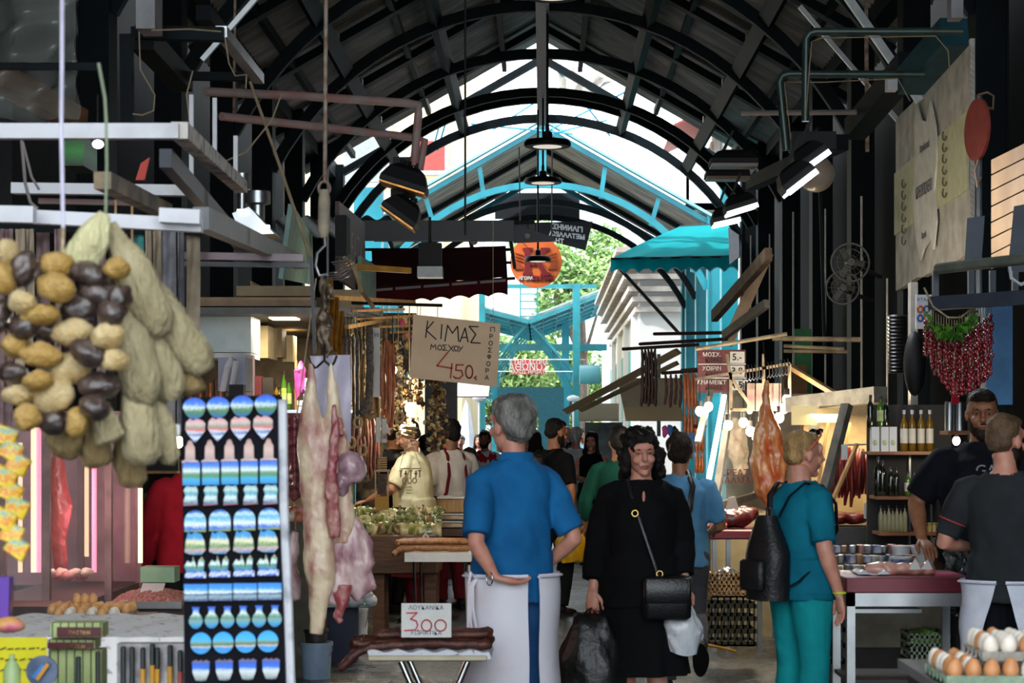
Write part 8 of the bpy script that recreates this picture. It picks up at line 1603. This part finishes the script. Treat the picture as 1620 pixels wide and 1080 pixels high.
solo(MB().prism([(-.03, 0), (.03, 0), (.0, .06)], (XP(1455, Yt), Yt+.12, z1+.03), t=.004).prism([(-.03, 0), (.03, 0), (.005, .05)], (XP(1475, Yt), Yt+.14, z1+.03), t=.004), 'price_tent', PAPER, 'folded white price cards among the raw chicken', 'card', smooth=0)
# crates below
def crate(label, x0_, y0, x1_, y1, Y_, m, fill=None, group=None, d=.3):
    r_ = thing('crate', label, 'crate', P((x0_+x1_)/2, y1, Y_), group=group); a = P(x0_, y1, Y_); b = P(x1_, y0, Y_); w_ = b.x-a.x; h_ = b.z-a.z; mb = MB()
    for yy in (Y_, Y_+d):
        for k_ in range(4): mb.bb((a.x, yy, a.z+h_*k_/3.6), (b.x, yy+.012, a.z+h_*k_/3.6+h_*.1))
        for k_ in range(8): mb.bb((a.x+w_*k_/7.3, yy, a.z), (a.x+w_*k_/7.3+.012, yy+.012, b.z))
    for xx in (a.x, b.x):
        for k_ in range(4): mb.bb((xx, Y_, a.z+h_*k_/3.6), (xx+.012, Y_+d, a.z+h_*k_/3.6+h_*.1))
    mb.bb((a.x, Y_, a.z), (b.x, Y_+d, a.z+.012)); mb.build('crate_body', m, r_, smooth=0)
    if fill: MB().grid(lambda u, v: (a.x+.01+(w_-.02)*u, Y_+.02+(d-.04)*v, b.z-.03+.05*math.sin(PI*u)*math.sin(PI*v)), 20, 10, t=.02).noise(.02, 40).build('filling', fill, r_, smooth=80, kind='stuff')
    return r_
BEAN = M('green_beans', '#4a7a2c', '#7fa848', rough=.5, scale=40); PGC = M('pale_green_crate', '#9fae96', '#8a9a82', rough=.5)
crate('front pale green crate of green beans under the red-topped table', 1441, 1002, 1500, 1048, 10.6, PGC, BEAN, 'pale green crates'); crate('back pale green crate of green beans under the red-topped table', 1472, 985, 1525, 1040, 11.2, PGC, BEAN, 'pale green crates')
crate('dark crate of aubergines left of the pale green crates', 1352, 1000, 1436, 1075, 11.2, M('dark_crate', '#1c1f26', '#15181d'), M('aubergine', '#3a1830', '#251020', rough=.3))
crate('dark wire crate behind the turquoise trousers', 1292, 960, 1335, 1050, 10.4, M('dark_crate'), BEAN); crate('wooden crate with packets under the right meat stall', 1126, 905, 1180, 945, 13.6, PWOOD, PK[3]); crate('dark yellow-rimmed crate under the right meat stall', 1120, 950, 1195, 1022, 13.4, M('dark_yellow_crate', '#3a3618', '#29260f'), None)
solo(MB().tube([P(1120, 1020, 13.3), P(1150, 1026, 13.3), P(1164, 1030, 13.3)], .012, 6), 'cord', M('mustard_card'), 'yellow cord lying along the dark crate', 'cord')
# eggs at the bottom right
o = (XP(1508, 5.1), 5.1, ZP(1082, 5.1)); solo(MB().bb((XP(1505, 5.1), 5.08, .55), (XP(1700, 5.1), 5.7, o[2]-.03)), 'egg_counter', M('counter_dark'), 'dark counter under the egg trays at the bottom right', 'counter'); solo(MB().bb((XP(1488, 5.1), 5.06, o[2]-.03), (XP(1700, 5.1), 5.72, o[2]-.004)), 'counter_sheet', STAIN, 'steel sheet under the egg trays at the bottom right', 'sheet')
GTR = M('green_pulp_tray', '#8fa38c', '#7c8f7a', rough=.95, scale=30, bump=.5, bscale=90)
mixf = lambda i, j, r: EGGW if r.random() < .5 else EGGB
egg_tray('lower green pulp tray of eggs at the bottom right corner', o, 5, 6, m=GTR); eggs(o, 5, 6, 'in the lower right tray', mixf, 'eggs in the lower right tray', seed=2, skip=[(i, j) for i in (2, 3, 4) for j in range(1, 6)])
o2 = (o[0]+.105, 5.16, o[2]+.055); egg_tray('upper grey pulp tray of eggs at the bottom right corner', o2, 4, 5); eggs(o2, 4, 5, 'in the upper right tray', mixf, 'eggs in the upper right tray', seed=4)
# first meat stall on the right
LIT = M('lamp_warm_white', '#fff0d4', emit=12); FRM = M('case_frame_steel', '#9a948a', '#6f6a62', rough=.3, metal=.5)
Ym2 = 16; gc = thing('meat_case', 'tall glass case lettered in Greek with meat hanging inside, right of the pale blue T-shirt', 'display case', (XP(1175, Ym2), Ym2+.4, 0))
a, b, c, d = P(1131, 800, 15.4), P(1197, 783, 16.4), P(1215, 622, 16.8), P(1158, 622, 15.8)
MB().loft([[a, b, c, d], [p+Vector((.004, .008, 0)) for p in (a, b, c, d)]]).build('glass_front', M('case_glass_clear', '#c8d0cc', rough=.04, alpha=.16), gc, smooth=0)
for p, q in ((a, d), (b, c), (a, b), (d, c)): MB().bar(p, q, .05, .05).build('frame', FRM, gc, smooth=0)
MB().bb((XP(1126, 15.6), 15.7, 0), (XP(1215, 16), 17.2, ZP(812, 15.6))).build('base', M('case_base_cream', '#8f8468', '#7a7056'), gc); MB().bb((XP(1150, 17.3), 17.3, .8), (XP(1300, 17.3), 17.35, 1.95)).build('back', M('warm_back', '#6e6050', '#584c3e'), gc)
MB().bar(P(1121, 760, 15.2), P(1146, 625, 15.6), .035, .02).build('light_tube', M('cool_lamp_glow'), gc); MB().bar(P(1104, 700, 15.6), P(1124, 618, 16), .05, .03).build('outer_frame', FRM, gc, smooth=0)
for t_, y in (('ΚΡΕΑΤΑ', 748), ('ΒΑΛΜΑΣ', 760)): text(t_, 'lettering', M('dark_maroon_ink', '#4a1c1c'), gc, P(1167, y, 15.7), (1, .9, 0), (0, 0, 1), .07, .003, font_w=1.5)
mb = meat([[(1160, 660, 8), (1158, 690, 12), (1166, 720, 14), (1172, 750, 8)], [(1172, 665, 6), (1176, 700, 8), (1178, 740, 6)]], 16.6, flat=.6); solo(remesh(mb, .012, 2, .02, 22), 'hanging_tripe', FAT, 'pale ribbed offal hanging behind the lettered glass', 'meat cut', smooth=80)
mb = meat([[(1213, 600, 4), (1212, 640, 8), (1206, 690, 14), (1203, 730, 17), (1212, 770, 20), (1222, 800, 10)], [(1213, 640, 5), (1224, 690, 13), (1232, 740, 15), (1226, 790, 12)]], 14.2, flat=.7); solo(remesh(mb, .010, 2, .012, 20), 'beef_carcass', M('beef_orange', '#c0562c', '#dcae78', rough=.35, scale=9, lo=.4, hi=.7, coat=.4, stretch=(2, 2, .7)), 'large orange-red side of beef hanging behind the woman in teal', 'carcass', smooth=80)
solo(MB().cyl(P(1213, 602, 14.2), P(1208, 540, 14.2), .006, 6), 'meat_hook', M('dark_hook'), 'hook the large side of beef hangs from', 'hook')
ct = thing('cutting_table', 'steel-legged table with a red board and a big dark cut of beef on it', 'table', (XP(1160, 14.6), 14.9, 0)); z1 = ZP(838, 14.6)
MB().rbox((XP(1166, 14.6), 14.9, z1-.035), (sz(90, 14.6), .6, .07), .02).build('red_board', M('red_cutting_board'), ct)
for x in (1128, 1150, 1200): MB().bb((XP(x, 14.6), 14.65, 0), (XP(x+7, 14.6), 14.7, z1-.07)).build('leg', STAIN, ct, smooth=0)
solo(remesh(MB().ell((XP(1166, 14.6), 14.85, z1+.08), (.15, .14, .075)).ell((XP(1185, 14.6), 14.9, z1+.11), (.1, .1, .06)), .014, 1, .02, 14), 'beef_joint', M('dark_beef', '#341014', '#60282a', rough=.35, scale=14, coat=.3), 'big dark cut of beef on the red board', 'meat cut', smooth=80)
for i in range(7): solo(MB().ell((XP(1116+(i % 4)*9, 14.5), 14.7+.08*(i//4), z1+.03+.04*(i//4)), (.05, .05, .03)).noise(.02, 20, i), 'meat_piece', (RAWP, RAW, FAT)[i % 3], 'small cut of meat left of the big dark joint, %s' % ORD[i], 'meat', 'small cuts left of the big joint', smooth=80)
solo(MB().prism([(-.05, 0), (.05, .01), (.02, .1), (-.03, .09)], P(1158, 806, 14.6), (1, .2, 0), (0, -.3, 1), .004), 'price_card', PAPER, 'white price card stuck into the big dark cut of beef', 'price card', smooth=0)
rk_ = thing('hook_rack', 'white tube frame with hooks and lamps above the right meat stall', 'frame', P(1180, 590, 14.6))
for p, q in (((1100, 600), (1250, 575)), ((1156, 590), (1156, 648)), ((1156, 648), (1186, 648)), ((1156, 596), (1186, 640)), ((1249, 575), (1249, 640)), ((1208, 560), (1208, 625)), ((1150, 560), (1156, 600))): MB().bar(P(*p, 14.6), P(*q, 14.6), .022, .022).build('tube', M('pale_worn_pipe'), rk_, smooth=0)
for i in range(14): x = 1178+i*5.2; solo(MB().tube([P(x, 578-(i*.8), 14.5), P(x+2, 586-i*.8, 14.48), P(x+3, 598-i*.8, 14.5), P(x-1, 604-i*.8, 14.5), P(x-4, 600-i*.8, 14.5)], .004, 5), 'meat_hook', STAIN, 'small steel hook on the frame of the right meat stall, %s from the left' % ORD[i], 'hook', 'steel hooks on the right frame')
for i, (x, y, Y_, e) in enumerate(((1107, 650, 15.6, 8), (1121, 643, 15.8, 8), (1152, 672, 15.0, 6), (1176, 668, 15.2, 8), (1187, 682, 15.2, 5), (1197, 692, 15, 4), (1186, 650, 15.4, 3), (1245, 632, 14.4, 14), (1233, 660, 14.4, 10), (1240, 646, 14.9, 8))): bulb('bright bare bulb over the right meat stall, %s' % ('leftmost', 'second from the left', 'beside the lettered glass', 'middle of the cluster', 'low in the cluster', 'lowest, orange glow', 'high in the cluster', 'upper of the right trio', 'lowest of the right trio', 'rear of the right trio')[i], x, y, Y_, .034 if i not in (6,) else .02, e, 600, group='bare bulbs over the right meat stall')
# price board
pbd = thing('price_board', 'maroon price board with Greek mince prices above the right meat stall', 'price board', P(1142, 621, 16.4)); pbox(1104, 553, 1180, 621, 16.4, .04).build('board', M('maroon_board', '#6e1c20', '#5c1519', rough=.5), pbd, smooth=0)
for i, (t1, t2, t3) in enumerate((('ΜΟΣΧ.', 'ΚΙΜΑΣ', '5.-'), ('ΧΟΙΡΙΝ', 'ΚΙΜΑΣ', '3.8'), ('ΑΝΑΜΕΙΚΤ', 'ΚΙΜΑΣ', '4.5'))):
    y = 556+i*22; text(t1, 'lettering', WHINK, pbd, P(1126, y+5, 16.39), (1, 0, 0), (0, 0, 1), sz(9, 16.4), .004, bold=.0004); text(t2, 'lettering', INK, pbd, P(1130, y+14, 16.39), (1, 0, 0), (0, 0, 1), sz(9, 16.4), .004, bold=.0004)
    pbox(1155, y, 1178, y+18, 16.38, .01).build('price_panel', PAPER, pbd, smooth=0); text(t3, 'lettering', INK, pbd, P(1166, y+9, 16.37), (1, 0, 0), (0, 0, 1), sz(15, 16.4), .004, bold=.001)
    if i: pbox(1104, y-3, 1180, y-1.5, 16.385, .01).build('divider', WHINK, pbd, smooth=0)
for i, x in enumerate((1188, 1202, 1230, 1222)): solo(pbox(x-6, 606, x+6, 650, 14.7+.1*i, .01), 'paper_slip', banded('pink_print_slip', [(0, '#9c8a80'), (.5, '#7c5654'), (1, '#a09288')], nscale=9, amt=.5), 'printed paper slip hanging by the hooks of the right stall, %s from the left' % ORD[i], 'paper', 'printed slips by the hooks', smooth=0)
# second case
g2 = thing('meat_case', 'wide slanted glass case with strips of red meat, left of the bottle shelves', 'display case', (XP(1340, 12.6), 12.9, 0)); Y_ = 12.6
MB().bar(P(1252, 640, 13.4), P(1393, 624, 12.4), .1, .1).build('top_beam', FRM, g2, smooth=0); MB().bar(P(1340, 640, 12.5), P(1296, 812, 12.3), .06, .05).build('slanted_post', FRM, g2, smooth=0); MB().bar(P(1290, 668, 13.2), P(1272, 740, 13.1), .05, .04).build('slanted_post', FRM, g2, smooth=0)
MB().bb((XP(1270, Y_), Y_+.1, 0), (XP(1392, Y_), Y_+.9, ZP(835, Y_))).build('base', M('case_base_grey', '#4c4a46', '#3c3a37'), g2); MB().bb((XP(1270, 13.6), 13.55, .9), (XP(1400, 13.6), 13.6, 1.8)).build('warm_back', M('case_back_warm', '#b39a6c', '#9c845a', rough=.6), g2)
for i, (x0_, x1_, y0, y1) in enumerate(((1255, 1292, 642, 672), (1288, 1330, 646, 668), (1284, 1327, 640, 648))): pbox(x0_, y0, x1_, y1, 12.9+.1*i, .1).build('light_box', M('warm_light_box', '#c8b27a', emit=.35, ecol='#ffe2a0'), g2, smooth=0)
for x in (1262, 1302, 1336): MB().bar(P(x+8, 668, 13), P(x-8, 770, 13), .02, .02).build('glazing_bar', PWOOD, g2, smooth=0)
L_ = bpy.data.lights.new('case_light', 'AREA'); L_.energy = 16; L_.size = .5; L_.color = (1, .82, .55); l_ = bpy.data.objects.new('case_light', L_); COL.objects.link(l_); l_.parent = g2; l_.location = P(1335, 655, 13.1)-ORG[g2.name]
STRIP = M('red_meat_strip', '#651512', '#a03a30', rough=.4, scale=18, lo=.45, hi=.75, coat=.2, stretch=(2, 2, .6))
rnd = random.Random(9)
for i in range(13):
    x = 1320+i*4.6; y0 = 706+rnd.uniform(0, 12); y1 = (800 if i < 5 else 790)+rnd.uniform(-14, 14); Y2 = 12.85+.07*(i % 3); solo(MB().tube([P(x, y0, Y2), P(x-1, (y0*2+y1)/3, Y2), P(x+rnd.uniform(-3, 3), (y0+2*y1)/3, Y2), P(x-2, y1, Y2)], [.012, .026, .03, .010], 9, flat=.7).noise(.008, 22, i), 'meat_strip', STRIP, 'red meat strip hanging in the slanted case, %s from the left' % ORD[i], 'meat', 'red meat strips in the slanted case', smooth=80)
solo(MB().cyl(P(1318, 704, 12.9), P(1380, 702, 12.9), .008, 6), 'hanging_rail', STAIN, 'rail the red meat strips hang from', 'rail'); solo(MB().bar(P(1356, 702, 12.2), P(1304, 822, 12.0), .02, .02), 'wooden_pole', PWOOD, 'thin pale pole slanting across the red meat strips', 'pole', smooth=0)
for i in range(6): solo(MB().ell((XP(1305+i*15, 12.5), 12.85+.1*(i % 2), ZP(832, 12.6)+.04), (.09, .1, .04)).noise(.02, 12, i), 'meat_slab', STRIP, 'flat red slab of meat on the floor of the slanted case, %s from the left' % ORD[i], 'meat', 'meat slabs in the slanted case', smooth=80)
for i, (x, y) in enumerate(((1336, 715), (1372, 808))): solo(pbox(x-5, y-12, x+5, y+12, 12.3, .006), 'price_card', PAPER, ('white card hanging on the red meat strips', 'white card leaning on the meat slabs')[i], 'price card', smooth=0)
# sausages and dried meat over the aisle on the right
for i in range(5): sausage('dark brown dried meat stick hanging right of the aisle, %s from the left' % ORD[i], [P(1016+i*5, 552, 19), P(1017+i*5, 600, 19), P(1015+i*5.5, 643-4*(i % 2), 19)], .016, M('dark_jerky', '#3a1a12', '#241008', rough=.5), 'dark dried meat sticks on the right', 'dried_meat', 'dried meat')
for i in range(4): sausage('orange sausage pair hanging beside the aisle, %s from the left' % ORD[i], [P(1083+i*5.5, 588, 17.5), P(1084+i*5.5, 640, 17.5), P(1083+i*5.5, 692, 17.5)], .016, SAUO, 'orange sausages on the right', twist=6)
for i in range(3): sausage('orange-brown sausage hanging lower by the bulbs, %s from the left' % ORD[i], [P(1101+i*5, 676, 16.8), P(1102+i*5, 710, 16.8), P(1101+i*5, 748, 16.8)], .016, SAUO, 'lower orange sausages on the right', twist=6)
for i in range(5): sausage('thin brown sausage hanging by the price board, %s from the left' % ORD[i], [P(1053+i*8, 592, 18.4), P(1054+i*8, 616, 18.4), P(1052+i*8, 640+5*(i % 2), 18.4)], .013, SAUS, 'thin brown sausages by the price board')
for i, (p, q, Y1, Y2) in enumerate((((985, 552), (1105, 545), 19, 18.5), ((1012, 544), (1150, 536), 19, 17.5), ((1035, 528), (1150, 526), 19, 17.5), ((1048, 590), (1108, 586), 18.4, 17.5), ((1078, 586), (1104, 584), 17.5, 17.4), ((1098, 674), (1116, 674), 16.8, 16.7))): solo(MB().cyl(P(*p, Y1), P(*q, Y2), .016, 8), 'hanging_rail', M('dark_brown_bar'), 'dark rail for sausages right of the aisle, %s' % ORD[i], 'rail', 'dark rails right of the aisle')
for i, q in enumerate(([(1066, 552), (1074, 560), (897, 655), (889, 648)], [(1066, 572), (1070, 578), (920, 652), (914, 647)])):
    solo(MB().loft([[P(q[0][0], q[0][1], 20), P(q[1][0], q[1][1], 20), P(q[2][0], q[2][1], 24), P(q[3][0], q[3][1], 24)], [p+Vector((.05, .25, .02)) for p in (P(q[0][0], q[0][1], 20), P(q[1][0], q[1][1], 20), P(q[2][0], q[2][1], 24), P(q[3][0], q[3][1], 24))]]), 'folded_awning', BEI, ('upper', 'lower')[i]+' beige folded awning slanting out over the aisle', 'awning', smooth=0)
aw = thing('awning', 'beige awning with a rounded end hanging over the right stalls', 'awning', P(1035, 668, 25)); MB().grid(lambda u, v: P(986+92*u-8*(1-v)*(1-u), 600+44*v+(0 if v < 1 else 0), 26.5-1.5*v)+Vector((0, 0, -.03*math.sin(v*PI))), 14, 8, t=.02).build('cloth', BEI, aw, smooth=60); MB().grid(lambda u, v: P(986+92*u+4*v, 644+22*v, 25), 20, 2, t=.01).build('valance', BEI, aw, smooth=60)
aw = thing('awning', 'cream awning beyond the beige one with a shop below', 'awning', P(945, 665, 27)); MB().grid(lambda u, v: P(915+64*u, 640+26*v, 28-v), 10, 4, t=.02).build('cloth', cloth_mat('cream_awning_cloth', '#f4ead0', '#e6dabb', .5), aw)
solo(pbox(925, 668, 985, 800, 29, .2), 'shop', M('distant_shop', '#4a5a60', '#8a9a9c', rough=.4, scale=5), 'distant shop window under the cream awning', 'shop')
solo(MB().cyl(P(1042, 690, 30), P(1042, 560, 30), .03, 8), 'pole', WHITEP, 'white pole beside the cream awning', 'pole')
for i, (x, m_) in enumerate(((1052, 'magenta_petals'), (1060, 'bright_blue'), (1068, 'black_handle'))): solo(MB().ell(P(x, 682, 19.5), (.03, .03, .06)).noise(.02, 20, i), 'hanging_toy', M(m_), ('magenta', 'blue', 'black')[i]+' small toy hanging under the beige awning', 'toy', smooth=80)
solo(pbox(1089, 684, 1101, 716, 17.2, .02), 'blue_card', M('bright_blue'), 'blue card hanging among the orange sausages', 'card', smooth=0)
